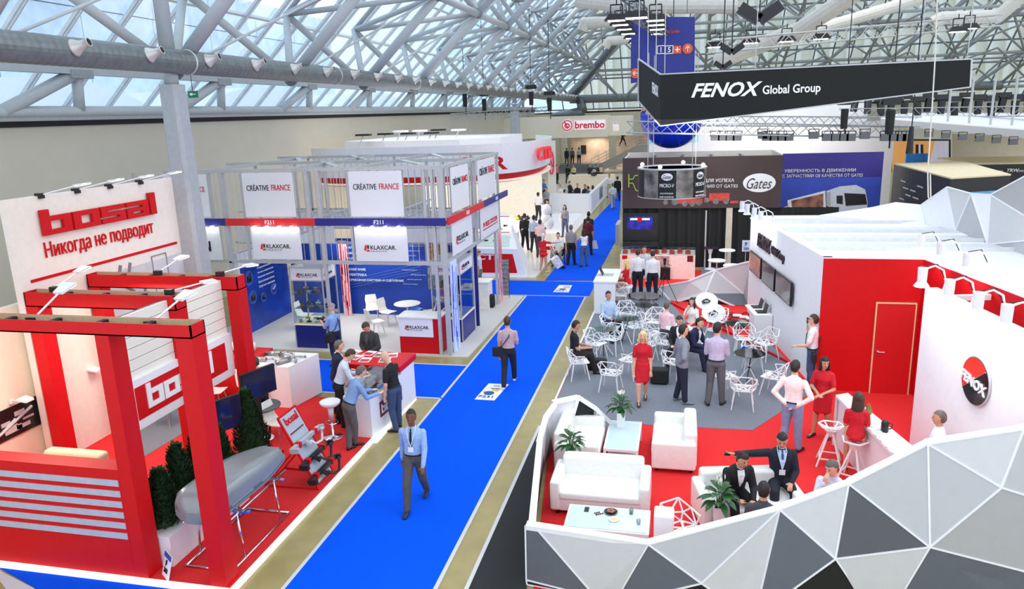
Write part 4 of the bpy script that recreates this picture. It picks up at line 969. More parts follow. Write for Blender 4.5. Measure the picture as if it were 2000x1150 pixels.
m.build('roof_brace', ALU, frk, world=True)
# lattice girder parts seen through the openings, ring braces
gb = MB()
for y in (21.8,):
 for k in range(26):
  x = -14 + k * .3; gb.bar((x, y, 3.36), (x + .15, y, 3.62), .02, .02); gb.bar((x + .15, y, 3.62), (x + .3, y, 3.36), .02, .02)
 gb.bar((-14.2, y, 3.63), (-6.2, y, 3.63), .05, .05)
for k in range(18):
 y = 19 + k * .32; gb.bar((-10.6, y, 3.36), (-10.6, y+.16, 3.62), .02, .02); gb.bar((-10.6, y+.16, 3.62), (-10.6, y + .32, 3.36), .02, .02); gb.bar((-8.6, y, 3.36), (-8.6, y+.16, 3.62), .02, .02); gb.bar((-8.6, y+.16, 3.62), (-8.6, y + .32, 3.36), .02, .02)
for x in (-10.6, -8.6): gb.bar((x, 18.8, 3.63), (x, 25, 3.63), .05, .05); gb.bar((x, 18.8, 3.34), (x, 25, 3.34), .05, .05)
tag(gb.build('lattice_girder', ALU, frk, world=True), kind='stuff')
wires = MB()
for a_, b_ in ((pxs[1], pxs[3]), (pxs[4], pxs[7]), (pxs[8], XK)):
 n_ = int((b_ - a_) / .16)
 for k in range(1, n_): x = a_ + (b_ - a_) * k / n_; wires.bar((x, YK, ZM), (x, YK, ZT), .012, .012)
for k in range(24): y = 19 + k * .26; wires.bar((XK, y, ZM), (XK, y, ZT), .01, .01)
for k in range(34): x = -14.2 + k * .24; wires.bar((x, 25, 2.6), (x, 25, ZT), .02, .02)
tag(wires.build('hanging_rods', ALU, frk, world=True), kind='stuff')
m = MB()
for a_, b_, z0, z1 in ((-14.3, -6.3, 2.62, 3.2), ): m.box(a_, 24.9, z0, b_, 24.93, z1)
m.box(-14.3, 21.7, 2.62, -10.8, 21.73, 3.15); m.box(-8.4, 21.7, 2.66, -6.4, 21.73, 3.1); m.build('white_infill', WHITE, frk, world=True)
# fascia boards
def fascia(p, q, z0, z1, m_, code, lab):
 p, q = Vector((*p, 0)), Vector((*q, 0)); d = (q - p).normalized(); n_ = V(d.y, -d.x, 0); t = T('fascia_board', lab, 'fascia', ((p.x+q.x)/2, (p.y+q.y)/2, z0))
 m = MB(); m.slab([V(p.x,p.y,z0) + n_*.06, V(q.x,q.y,z0) + n_*.06, V(q.x,q.y,z1) + n_*.06, V(p.x,p.y,z1) + n_*.06], n_*.05); m.build('board', m_, t, world=True)
 if code: c = (p + q) / 2; text(code, WHITE, t, (c.x + n_.x*.118 , c.y + n_.y*.118, (z0+z1)/2), d, (0,0,1), height=(z1-z0)*.55, bold=0, center=True)
 return t
NV = mat('navy_fascia', (30, 34, 128), .4); RF = mat('red_fascia', (214, 38, 48), .4)
x445, x620 = PY(445, 436, YK).x, PY(619, 437, YK).x
fascia((-14.4, YK), (x445, YK), 3.66, 3.86, NV, None, 'navy fascia board behind the grey column')
fascia((x445, YK), (x620, YK), 3.66, 3.86, RF, 'F211', 'red fascia board lettered F211 on the french stand front')
fascia((x620, YK), (XK + .1, YK), 3.66, 3.86, NV, 'F211', 'navy fascia board lettered F211 on the french stand front')
fascia((XK + .05, YK), (XK + .05, 22.4), 3.66, 3.86, RF, 'F211', 'red fascia board on the aisle flank of the french stand')
fascia((XK + .05, 22.4), (XK + .05, 25.7), 3.66, 3.86, NV, 'F215', 'navy fascia board on the aisle flank of the french stand')
def banner(p, q, z0, z1, kind, lab):
 p, q = Vector((*p, 0)), Vector((*q, 0)); d = (q - p).normalized(); n_ = V(d.y, -d.x, 0); t = T('banner_panel', lab, 'banner', ((p.x+q.x)/2, (p.y+q.y)/2, z0)); W_ = (q - p).length
 m = MB(); m.slab([V(p.x,p.y,z0) + n_*.06, V(q.x,q.y,z0) + n_*.06, V(q.x,q.y,z1) + n_*.06, V(p.x,p.y,z1) + n_*.06], n_*.02); m.build('panel', mat('pale_banner', (226, 228, 232), .5, var=.01), t, world=True)
 def at_(f, z): return p + d * (W_ * f) + n_ * .085 + V(0, 0, z)
 DK = mat('dark_navy_ink', (24, 26, 56), .5); RI = mat('red_ink', (196, 32, 42), .5)
 if kind == 'cf': zc = z0 + (z1-z0) * .60; text('CRÉATIVE', DK, t, at_(.08, zc), d, (0,0,1), width=W_*.44, height=W_*.125); text('FRANCE', RI, t, at_(.57, zc), d, (0,0,1), width=W_*.37, height=W_*.105)
 if kind == 'kx': klax(t, at_(.16, z0 + (z1-z0)*.30), d, W_ * .62)
 if kind == 'ab':
  text('N', DK, t, at_(.55, z0 + .25), d, (0,0,1), width=W_*.2, height=.3, bold=.06)
 if kind == 'ms': text('M REES SYSTEM', RI, t, at_(.12, z0+(z1-z0)*.35), d, (0,0,1), width=W_*.75, height=.16, bold=.03); m = MB(); m.bar(at_(.1, z0+(z1-z0)*.28), at_(.9, z0+(z1-z0)*.28), .01, .03); m.build('line', RI, t, world=True)
 return t
def klax(t, o, d, w):
 o = Vector(o); d = Vector(d); u = V(0,0,1); n_ = d.cross(u); DK = mat('charcoal_ink', (40, 40, 46), .5); RI = mat('klax_red', (214, 60, 52), .5); h = w * .17
 m = MB(); m.slab([o + u*h*.1, o + d*h*.45 + u*h*.1, o + d*h*.65 + u*h*1.05, o + d*h*.28 + u*h*1.05], n_*.004); m.slab([o + d*h*.5 - u*h*.1, o + d*h*1.05 - u*h*.1, o + d*h*1.05 + u*h*.22, o + d*h*.55 + u*h*.22], n_*.004); m.build('emblem', RI, t, world=True)
 m = MB(); m.slab([o + d*h*.6 + u*h*.4, o + d*h*.98 + u*h*.4, o + d*h*.98 + u*h*1.05, o + d*h*.72 + u*h*1.05], n_*.004); m.build('emblem_block', DK, t, world=True)
 text('KLAXCAR.', DK, t, o + d*h*1.25 + u*h*.28 + n_*.002, d, u, width=w - h*1.25, height=h*.72, bold=.0); text('FRANCE', mat('grey_ink', (150,150,156), .5), t, o + d*h*1.3 - u*h*.12 + n_*.002, d, u, width=(w - h*1.3)*.62, height=h*.22, spacing=1.3)
def fx(px): return PY(px, 400, YK).x
banner((fx(330), YK), (fx(412), YK), 3.90, 5.10, 'cf', 'white banner with navy and red lettering, half behind the grey column')
banner((fx(481), YK), (fx(579), YK), 3.90, 5.12, 'cf', 'white banner with navy and red lettering above the red fascia')
banner((fx(687), YK), (fx(790), YK), 3.90, 5.12, 'cf', 'white banner with navy and red lettering above the navy fascia')
banner((XK, 19.35), (XK, 21.05), 3.90, 5.12, 'cf', 'white banner with navy and red lettering, nearer one on the aisle flank')
banner((XK, 22.1), (XK, 24.3), 3.92, 5.12, 'cf', 'white banner with navy and red lettering, farther one on the aisle flank')
banner((fx(345), YK), (fx(425), YK), 2.66, 3.62, 'ab', 'white banner with black emblem beside the grey column')
banner((fx(487), YK), (fx(583), YK), 2.70, 3.62, 'kx', 'white hanging banner with car parts logo under the red fascia')
banner((fx(690), YK), (fx(793), YK), 2.68, 3.62, 'kx', 'white hanging banner with car parts logo under the navy fascia')
banner((XK, 19.2), (XK, 21.2), 2.72, 3.62, 'kx', 'white hanging banner with car parts logo on the aisle flank')
banner((XK, 22.2), (XK, 24.6), 2.66, 3.62, 'ms', 'white banner with underlined red lettering on the aisle flank')
for x0, x1 in ((487, 583), (690, 793), (345, 425)):
 for k in range(4):
  xx = fx(x0) + (fx(x1) - fx(x0)) * (k + .5) / 4; l = bpy.data.lights.new('banner_spot', 'POINT'); l.energy = 1.1; l.shadow_soft_size = .04; lo = bpy.data.objects.new('banner_spot', l); COL.objects.link(lo); lo.location = (xx, YK - .22, 3.60)
  m = MB(); m.lathe([(.03, 0), (.045, .06)], 10, (xx, YK - .17, 3.6)); one(m, 'spotlight', LAMP, 'small spotlight, %s above the %s hanging banner from the column' % (ORD[k], {487: 'second', 690: 'third', 345: 'first'}[x0]), 'spotlight', 'spotlights under the french stand fascia')
# interior walls with prints
BP = mat('blue_print', (24, 62, 160), .35, var=.45, scale=.9, stretch=(.3, 1, 1.6)); BPL = mat('pale_blue_streak', (90, 130, 214), .4)
kw = T('printed_wall', 'blue printed wall listing car parts in russian at the back of the stand', 'wall', (-10, 22.7, .035))
m = MB(); m.box(-12.95, 22.6, .035, -7.3, 22.68, 2.62); m.build('panel', BP, kw, world=True)
for k, (s, w_) in enumerate((('ФИЛЬТРЫ', .62), ('ЛАМПЫ И СТЕКЛООЧИСТИТЕЛИ', 1.75), ('ПОДВЕСКА', .65), ('ДАТЧИКИ', .55), ('ЗАЖИГАНИЕ', .68), ('ЭЛЕКТРИКА', .7), ('ТОРМОЗНАЯ СИСТЕМА И СЦЕПЛЕНИЕ', 2.0))):
 text(s, WHITE, kw, (-10.9, 22.59, 2.28 - k * .185), (1,0,0), (0,0,1), width=w_, height=.085, bold=.02, ext=.002)
for k, s in enumerate(('Радиаторы', 'Аккумуляторы', 'Наборы сцепления', 'Тормозные колодки', 'Главные цилиндры', 'Подшипники', 'Ремни', 'Датчики давления', 'Регуляторы')):
 text(s, mat('pale_blue_ink', (186, 204, 240), .5), kw, (-8.62 - (k % 3) * .15, 22.59, 2.36 - k * .16), (1,0,0), (0,0,1), width=.5, height=.055, ext=.002)
m = MB();
for k in range(4): m.slab([(-10.8, 22.595, .95 + k*.09), (-8.3, 22.595, 1.5 + k*.1), (-8.3, 22.595, 1.515 + k*.1), (-10.8, 22.595, .96 + k*.09)], (0, -.002, 0))
m.build('light_streak', BPL, kw, world=True)
m = MB(); m.box(-8.05, 22.58, 1.72, -7.35, 22.6, 2.42); m.build('photo', mat('copper_photo_print', (168, 120, 84), .4, var=.7, scale=9), kw, world=True); m = MB(); m.box(-8.05, 22.58, .95, -7.35, 22.6, 1.69); m.build('photo', mat('metal_photo_print', (120, 124, 132), .4, var=.8, scale=6), kw, world=True)
kl = T('printed_wall', 'blue printed wall with round part pictures on the left of the stand', 'wall', (-13.1, 21, .035))
m = MB(); m.box(-13.18, 19.75, .035, -13.1, 22.6, 2.62); m.build('panel', BP, kl, world=True)
m = MB(); m.box(-13.2, 19.7, .03, -13.06, 19.76, 2.64); m.box(-13.1, 19.75, 2.2, -13.09, 22.6, 2.62); m.build('white_border', WHITE, kl, world=True)
for k, s in enumerate(('АССОРТИМЕНТ КЛАССИЧЕСКИЙ', 'Распределители зажигания', 'Клапаны рециркуляции', 'Катушки зажигания', 'Бензонасосы', 'Свечи накала')):
 text(s, WHITE, kl, (-13.09, 20.75, 2.08 - k * .15), (0,1,0), (0,0,1), width=1.5 if k == 0 else .95, height=.07, bold=.015, ext=.002)
for y_, z_, r_ in ((20.25, 1.75, .24), (20.35, 1.12, .22), (20.95, .98, .16), (21.6, 1.1, .2)):
 m = MB(); m.lathe([(r_, 0), (r_, .004)], 20); m.xf(Matrix.Translation((-13.1, y_, z_)) @ Matrix.Rotation(R(90), 4, 'Y')); m.build('round_picture', mat('picture_disc', (60, 92, 176), .4), kl, world=True)
 m = MB(); m.box(-13.09, y_ - r_*.5, z_ - r_*.5, -13.085, y_ + r_*.5, z_ + r_*.3); m.tube((-13.085, y_ - r_*.3, z_), (-13.085, y_ + r_*.5, z_ + r_*.6), .03, 6); m.build('part_picture', BLACK if y_ < 21.5 else CHROME, kl, world=True)
m = MB(); m.box(-14.3, 22.9, .03, -13.3, 22.95, 2.6); one(m, 'partition', WHITE, 'white partition left of the blue printed walls', 'partition')
# striped pillar panels
def striped(x0, y0, x1, y1, z0, z1, lab, mts):
 t = T('striped_panel', lab, 'panel', ((x0+x1)/2, (y0+y1)/2, z0)); p, q = V(x0,y0,0), V(x1,y1,0); d = (q-p).normalized(); n_ = V(d.y,-d.x,0); W_ = (q-p).length; m = MB(); m.slab([V(x0,y0,z0),V(x1,y1,z0),V(x1,y1,z1),V(x0,y0,z1)], -n_*.04); m.build('board', mts[0], t, world=True); rnd = random.Random(5); m = MB()
 for k in range(16): f = rnd.random()*.85; a = z0 + rnd.random()*(z1-z0)*.6; b = min(z1, a + .3 + rnd.random()*1.0); c = p + d*W_*f; m.slab([V(c.x,c.y,a),V(c.x,c.y,a)+d*.035,V(c.x,c.y,b)+d*.035,V(c.x,c.y,b)], n_*.004)
 m.build('stripe_print', mts[1], t, world=True)
striped(-11.0, 22.3, -10.72, 22.3, .04, 2.6, 'pink striped panel in front of the blue printed wall', (mat('pink_panel', (240, 190, 196), .5), mat('pink_red_ink', (222, 70, 84), .5)))
striped(XK + .07, 18.95, XK + .07, 19.5, .04, 2.6, 'blue and white striped light panel at the stand corner', (mat('pale_blue_panel', (196, 212, 246), .4, emit=.15), mat('blue_stripe_ink', (50, 84, 206), .5)))
striped(XK + .07, 24.45, XK + .07, 24.85, .04, 2.6, 'pink striped panel at the far corner of the french stand', (mat('pink_panel', (240, 190, 196), .5), mat('pink_red_ink', (222, 70, 84), .5)))
# display cabinets
def cabinet(x0, y0, x1, y1, h, lab, side=1):
 t = T('display_cabinet', lab, 'cabinet', ((x0+x1)/2, (y0+y1)/2, .035)); a = .03
 m = MB(); m.box(x0, y0, .035, x1, y1, .72); m.build('base', NAVY, t, world=True)
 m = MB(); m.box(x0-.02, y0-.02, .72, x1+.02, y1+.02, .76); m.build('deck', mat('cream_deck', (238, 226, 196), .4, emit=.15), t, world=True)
 for x in (x0, x1):
  for y in (y0, y1): m = MB(); m.box(x-a/2, y-a/2, .035, x+a/2, y+a/2, h); m.build('post', ALU, t, world=True)
 m = MB(); m.box(x0, y0, h-.36, x1, y0+.02, h-.02); m.box(x1-.02, y0, h-.36, x1, y1, h-.02); m.box(x0, y1-.02, h-.36, x1, y1, h-.02); m.box(x0, y0, h-.36, x0+.02, y1, h-.02); m.build('header', mat('pale_banner', (226, 228, 232), .5), t, world=True)
 m = MB();
 for z in (h, h-.37): m.bar((x0, y0, z), (x1, y0, z), .035, .035); m.bar((x1, y0, z), (x1, y1, z), .035, .035); m.bar((x1, y1, z), (x0, y1, z), .035, .035); m.bar((x0, y1, z), (x0, y0, z), .035, .035)
 m.build('trim_rail', ALU, t, world=True)
 klax(t, (x0 + (x1-x0)*.2, y0 - .005, h-.28), (1,0,0), (x1-x0)*.68)
 if side: klax(t, (x1 + .005, y0 + (y1-y0)*.15, h-.28), (0,1,0), (y1-y0)*.6)
 for z in (1.2, 1.65): m = MB(); m.box(x0+.02, y0+.02, z, x1-.02, y1-.02, z+.008); m.build('glass_shelf', GLASS, t, world=True)
 m = MB(); m.box(x0+.01, y0, .76, x1-.01, y0+.005, h-.37); m.box(x1-.006, y0+.01, .76, x1-.001, y1-.01, h-.37); m.build('glass_pane', GLASS, t, world=True)
 return t
def sample(x, y, z, k, grp, where):
 m = MB(); rnd = random.Random(k * 7 + int(x * 10)); c = [EXH, BLACK, ALU, mat('rust_red_part', (150, 70, 50), .5), mat('brass_part', (190, 150, 90), .35, .7)][k % 5]
 if k % 3 == 0: m.lathe([(.03,0),(.06,.01),(.06,.05),(.03,.06),(.03,.09)], 12, (x, y, z))
 elif k % 3 == 1: m.tube((x-.07,y,z+.03),(x+.07,y+.02,z+.03),.028,8); m.tube((x,y,z+.03),(x+.02,y,z+.11),.02,8)
 else: m.box(x-.05,y-.03,z,x+.04,y+.03,z+.05); m.tube((x+.04,y,z+.03),(x+.1,y,z+.05),.015,6)
 one(m, 'car_part', c, '%s %s part %s, on the %s, %s placed' % (['steel','black','silver','rust red','brass'][k % 5], ['round','tubular','boxy'][k % 3], where, 'deck' if z < 1 else 'lower shelf' if z < 1.5 else 'upper shelf', ORD[int((x + y) * 10) % 20]), 'car part', grp)
CX0_, CX1_ = P(568, 683).x, P(636, 686).x
cabinet(-10.88, 18.85, -9.88, 19.7, 2.42, 'glass display cabinet with navy base at the stand front')
for k in range(8): sample(-10.75 + (k % 4) * .25, 19.0 + (k // 4) * .4, .76, k, 'car parts in the front cabinet', 'in the front glass cabinet')
for k in range(6): sample(-10.7 + (k % 3) * .3, 19.05 + (k // 3) * .4, 1.208, k + 3, 'car parts in the front cabinet', 'in the front glass cabinet')
for k in range(5): sample(-10.75 + (k % 3) * .3, 19.05 + (k // 3) * .4, 1.658, k + 1, 'car parts in the front cabinet', 'in the front glass cabinet')
cabinet(-7.0, 19.9, XK + .02, 21.25, 2.42, 'glass display cabinet with navy base on the aisle flank')
for k in range(8): sample(-6.85 + (k % 2) * .35, 20.05 + (k // 2) * .3, .76, k, 'car parts in the aisle flank cabinet', 'in the aisle flank glass cabinet')
for k in range(6): sample(-6.85 + (k % 2) * .35, 20.05 + (k // 2) * .35, 1.208, k + 2, 'car parts in the aisle flank cabinet', 'in the aisle flank glass cabinet')
for k in range(4): sample(-6.85 + (k % 2) * .35, 20.1 + (k // 2) * .5, 1.658, k + 4, 'car parts in the aisle flank cabinet', 'in the aisle flank glass cabinet')
m = MB(); m.box(-7.0, 21.6, .035, XK + .06, 21.68, 2.6); one(m, 'navy_divider', NAVY, 'navy divider wall on the aisle flank behind the glass cabinet', 'partition')
# counter with logo
kc = T('reception_counter', 'red reception counter with white logo panel on the french stand', 'counter', (-7.0, 19.0, .035))
m = MB(); m.box(-7.62, 18.75, .035, -6.42, 19.35, 1.06); m.build('body', RED, kc, world=True)
m = MB(); m.box(-7.66, 18.70, 1.06, -6.40, 19.38, 1.10); m.build('top', mat('cream_top', (240, 238, 230), .4), kc, world=True)
m = MB(); m.box(-7.62, 18.735, .52, -6.62, 18.75, 1.05); m.build('logo_panel', WHITE, kc, world=True); klax(kc, (-7.45, 18.73, .72), (1,0,0), .72)
# white cafe furniture
def cafe_chair():
 t = T('cafe_chair', 'x', 'chair', (0,0,0)); m = MB(); CW = mat('cream_white_plastic', (240, 236, 226), .35)
 m.v = [];
 pr = [(.20,.22,.45),(.21,.0,.44),(.19,-.17,.46),(.17,-.22,.56),(.19,-.25,.72),(.16,-.28,.86)]
 for w, y, z in pr: m.v += [V(-w,y,z), V(w,y,z), V(w,y-.015,z-.018), V(-w,y-.015,z-.018)]
 for i in range(5):
  a, b = 4*i, 4*i+4; m.f += [(a,a+1,b+1,b),(a+3,b+3,b+2,a+2),(a,b,b+3,a+3),(a+1,a+2,b+2,b+1)]
 m.f += [(0,3,2,1),(20,21,22,23)]; m.m = [0]*len(m.f)
 s = MB(); s.v = m.v[:12]; s.f = [f for f in m.f if max(f) < 12]; s.m = [0]*len(s.f); s.build('seat', CW, t); s = MB(); s.v = m.v[8:]; s.f = [tuple(i-8 for i in f) for f in m.f if min(f) >= 8]; s.m = [0]*len(s.f); s.build('backrest', CW, t)
 for sx_, sy_ in ((-1,1),(1,1),(-1,-1),(1,-1)): m = MB(); m.tube((sx_*.15, sy_*.12, .43), (sx_*.2, sy_*.2, 0), .011, 6); m.build('leg', CHROME, t)
 return t
cafe0 = cafe_chair(); cafe_used = [0]
def cafe(x, y, z, face, lab, group=None):
 if not cafe_used[0]: cafe_used[0] = 1; c = cafe0; c.location = (x, y, z); c.rotation_euler = (0, 0, -R(face)); c['label'] = lab; MW[c.name] = Matrix.Translation((x,y,z))
 else: c = dup(cafe0, (x, y, z), -R(face), lab)
 if group: c['group'] = group
cafe(-9.05, 21.4, .035, 110, 'white chair with tall rounded back, left of the round table'); cafe(-7.75, 21.6, .035, -110, 'white chair with tall rounded back, right of the round table')
cafe(-9.0, 20.3, .035, 40, 'white square-backed chair in front of the round table'); cafe(-9.7, 21.7, .035, 150, 'white chair behind the photographer'); cafe(-11.6, 20.8, .035, 90, 'white chair behind the front glass cabinet')
def round_table(x, y, z, r, h, top, lab, base=CHROME):
 t = T('round_table', lab, 'table', (x, y, z)); m = MB(); m.lathe([(r-.02, h-.03), (r, h-.02), (r, h-.005), (r-.01, h)], 28); m.build('tabletop', top, t); m = MB(); m.lathe([(.22, 0), (.2, .015), (.03, .03), (.028, h-.03)], 16); m.build('pedestal', base, t, smooth=False); return t
round_table(-8.35, 21.35, .035, .42, .75, mat('cream_white_plastic', (240, 236, 226), .35), 'cream round table between white chairs on the french stand')
BLS = mat('blue_glossy_plastic', (44, 104, 196), .15)
def bar_stool(x, y, z, m_, lab, h=.78, face=0):
 t = T('bar_stool', lab, 'stool', (x, y, z), -R(face)); m = MB(); m.lathe([(.05, h-.14), (.12, h-.12), (.20, h-.06), (.215, h-.01), (.2, h), (.14, h-.04), (.02, h-.06)], 20); m.build('seat', m_, t, smooth=True)
 m = MB(); m.lathe([(.02, .02), (.022, .4), (.045, h-.45), (.065, h-.12)], 14); m.build('stem', m_ if m_ != BLS else BLS, t, smooth=True); m = MB(); m.lathe([(.21, 0), (.2, .012), (.06, .035), (.03, .06), (.026, .36)], 20); m.build('base', CHROME, t, smooth=True)
 m = MB(); m.path([(.13*math.cos(a*math.pi/6)+.0, .13*math.sin(a*math.pi/6), .33) for a in range(13)], .009, 6); m.build('footrest', CHROME, t); return t
bar_stool(P(940, 596, .04).x, P(940, 596, .04).y, .035, BLS, 'blue moulded bar stool beside the black bag')
bar_stool(-7.62, 20.2, .035, BLS, 'blue moulded bar stool behind the reception counter', .9)
bar_stool(P(651, 853, .06).x, P(651, 853, .06).y, .06, WHITE, 'white moulded bar stool on the red platform', .80, 20)
m = MB(); b = P(958, 600, .035); m.rbox(b.x-.16, b.y-.12, .035, b.x+.16, b.y+.12, .5, .08); one(m, 'backpack', BLACKM, 'black backpack standing on the floor by the blue stool', 'bag', smooth=True)
m = MB(); m.box(-7.3, 23.6, .035, -6.3, 24.2, .95); m.box(-7.35, 23.55, .95, -6.25, 24.25, .99); one(m, 'white_counter', mat('cream_top', (240, 238, 230), .4), 'small cream counter at the far corner of the french stand', 'counter')
lr = T('literature_rack', 'narrow leaning metal brochure rack on the platform corner', 'rack', (P(990, 588).x, P(990, 588).y, .0), R(20))
for k in range(8): m = MB(); m.slab([(-.12, -.02 - k*.035 + .28, .15 + k*.17), (.12, -.02 - k*.035 + .28, .15 + k*.17), (.12, .02-k*.035 + .28, .30 + k*.17), (-.12, .02-k*.035 + .28, .30 + k*.17)], (0,.02,0)); m.build('brochure_tray', mat('rack_brochures', (120, 122, 126), .5, var=.6, scale=20), lr)
m = MB(); m.tube((-.13, .32, 0), (-.13, 0, 1.5), .01, 6); m.tube((.13, .32, 0), (.13, 0, 1.5), .01, 6); m.tube((-.2,.1,.01), (.2,.1,.01), .01, 6); m.tube((0,-.25,.01),(0,.4,.01),.01,6); m.build('frame', BLACK, lr)
# bosal lounge: chairs and dark glass table
for x_, y_, f_, lab in ((P(548,862,.06).x, P(548,862,.06).y, 100, 'white chair beside the dark glass table on the red platform'), (P(500,895,.06).x, P(500,895,.06).y, 60, 'white chair half hidden by the silver roof box'), (-10.4, 14.2, 80, 'white chair seen beneath the slatted wall'), (-10.9, 13.2, 100, 'white chair on the grey inlay under the slatted wall'), (-9.4, 14.0, 180, 'white chair by the two men at the block counter')): cafe(x_, y_, .06, f_, lab)
dt = P(515, 855, .06); round_table(dt.x, dt.y, .06, .42, .72, TINT, 'dark glass round table among white chairs behind the red pillar')
# ================================================================ WHITE OVAL STAND (CTR)
curve = [(-16.2, 31.0), (-15.2, 30.4), (-12.5, 30.2), (-10.0, 30.4), (-8.2, 30.9), (-7.1, 31.9), (-6.5, 33.6), (-6.3, 36.0), (-6.6, 39.5), (-8.0, 42.0)]
def smoothc(pts, it=2):
 for _ in range(it):
  q = [pts[0]]
  for a, b in zip(pts[:-1], pts[1:]): q += [(a[0]*.75+b[0]*.25, a[1]*.75+b[1]*.25), (a[0]*.25+b[0]*.75, a[1]*.25+b[1]*.75)]
  pts = q + [pts[-1]]
 return pts
cs = smoothc(curve)
ov = T('oval_canopy', 'big white oval canopy with red underside band and red letters', 'canopy', (-11, 35, 3.5))
def ribbon(pts, z0, z1, off0=0, off1=0, th=.08):
 m = MB(); n = len(pts); vs = []; c = V(-12, 37, 0)
 for x, y in pts:
  d = (V(x, y, 0) - c).normalized(); vs += [V(x, y, z0) + d*off0, V(x, y, z1) + d*off1, V(x, y, z1) + d*(off1-th), V(x, y, z0) + d*(off0-th)]
 m.add(vs, [(4*i+a, 4*i+4+a, 4*i+4+(a+1)%4, 4*i+(a+1)%4) for i in range(n-1) for a in range(4)] + [(0,1,2,3), (4*n-1,4*n-2,4*n-3,4*n-4)]); return m
ribbon(cs, 3.95, 5.25, -.12, .0).build('white_band', WHITE, ov, world=True, smooth=False)
ribbon(cs, 3.55, 3.95, -.5, -.12).build('red_band', RED, ov, world=True, smooth=False)
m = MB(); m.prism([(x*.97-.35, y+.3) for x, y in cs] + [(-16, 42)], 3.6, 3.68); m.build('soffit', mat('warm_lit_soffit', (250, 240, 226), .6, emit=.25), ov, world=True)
m = MB(); m.prism([(-15.5, 33), (-13, 31.8), (-9.5, 31.8), (-8, 33.2), (-8, 38), (-15, 40)], 5.0, 5.45); m.build('upper_deck', WHITE, ov, world=True)
text('CTR', RED, ov, (-9.4, 30.42, 4.2), (1,.13,0), (0,0,1), width=2.3, height=.55, bold=.05, ext=.06)
text('CTR', mat('lit_red_letters', (214, 40, 52), .4, emit=.4), ov, (-6.38, 33.6, 4.32), (.10,1,0), (0,0,1), width=2.4, height=.6, bold=.05, ext=.06)
for k, (px, py, on) in enumerate([(710, 264, 0), (753, 262, 0), (782, 257, 1), (797, 261, 0), (820, 256, 1), (843, 260, 0), (856, 254, 0), (896, 254, 1)]):
 b = PY(px, py, 32 + k * .4); t = T('flood_lamp', 'flat flood lamp on a thin stalk above the oval canopy, %s from the left' % ORD[[0,1,2,3,4,5,6,7][int(px > 753) + int(px > 782) + int(px > 797) + int(px > 820) + int(px > 843) + int(px > 856) + int(px > 710)]], 'floodlight', (b.x, b.y, 5.45), 0, 'flood lamps above the oval canopy'); m = MB(); m.tube((-.25, -.2, -.3), (0, 0, b.z - 5.45), .03, 6); m.build('stalk', ALU, t); m = MB(); m.box(-.32, -.2, b.z - 5.48, .32, .2, b.z - 5.40); m.build('head', BLACKM if not on else WHITE, t)
area('french_stand_fill', (-10, 21.2, 2.5), 3, 70); area('canopy_glow', (-10.5, 36, 3.5), 5, 320, col=(1, .92, .82)); area('canopy_top_glow', (-12, 34, 7.2), 4, 120, col=(1, .93, .84))  # the first one is an added fill, brightening the dim french stand interior
carpet([(-16.8, 28.45), (-5.62, 28.45), (-5.62, 62), (-16.8, 62)], .08, mat('glossy_white_floor', (232, 228, 222), .15, var=.03), 'stand_platform', 'glossy white platform of the oval stand and lounge', 'platform')
# sloping display desk
dk = T('display_desk', 'sloping white display desk with red front and white letters', 'counter', (-8.5, 29.6, .08))
x1 = P(1030, 512, .1).x
m = MB()
A = [V(-11, 28.6, .08), V(-6.0, 28.6, .08), V(-6.4, 28.85, 1.15), V(-11, 28.85, 1.15)]
B = [V(-11, 31.6, .08), V(-6.5, 31.6, .08), V(-7.4, 31.4, 2.3), V(-11, 31.4, 2.3)]
m.add(A + B, [(0,1,2,3), (7,6,5,4), (1,5,6,2), (0,3,7,4), (0,4,5,1), (3,2,6,7)]); m.build('body', WHITE, dk, world=True)
nd = (A[1]-A[0]).cross(A[3]-A[0]).normalized()
m = MB(); m.slab([A[0].lerp(A[3], .12), V(-6.35, 28.6, .08).lerp(V(-6.65, 28.85, 1.15), .12), V(-6.35, 28.6, .08).lerp(V(-6.65, 28.85, 1.15), .82), A[0].lerp(A[3], .82)], nd*.01); m.build('red_front', RED, dk, world=True)
text('CTR', WHITE, dk, V(-8.1, 28.74, .72) + nd*.015, (1,0,0), (0,.23,.97), width=1.1, height=.22, bold=.05)
SL1 = V(-6.4,28.85,1.15); up_ = (B[3]-A[3]).normalized(); ns = V(1,0,0).cross(up_).normalized()
for a_, b_, mt_ in ((.06, .34, mat('pale_mint_tray', (206, 222, 214), .3)), (.42, .9, mat('warm_lit_tray', (252, 244, 232), .4, emit=.2))):
 q = [V(-10.8, 28.85, 1.15) + up_*a_*2.8, V(-6.75 - .35*a_, 28.85, 1.15) + up_*a_*2.8, V(-6.75 - .35*b_, 28.85, 1.15) + up_*b_*2.8, V(-10.8, 28.85, 1.15) + up_*b_*2.8]; m = MB(); m.slab(q, ns*.012); m.build('display_tray', mt_, dk, world=True)
m = MB(); m.bar(V(-10.8,28.85,1.15)+up_*1.2+ns*.02, V(-6.95,28.85,1.15)+up_*1.2+ns*.02, .04, .02); m.bar(V(-10.8,28.85,1.15)+up_*2.45+ns*.02, V(-7.2,28.85,1.15)+up_*2.45+ns*.02, .06, .02); m.build('red_line', RED, dk, world=True)
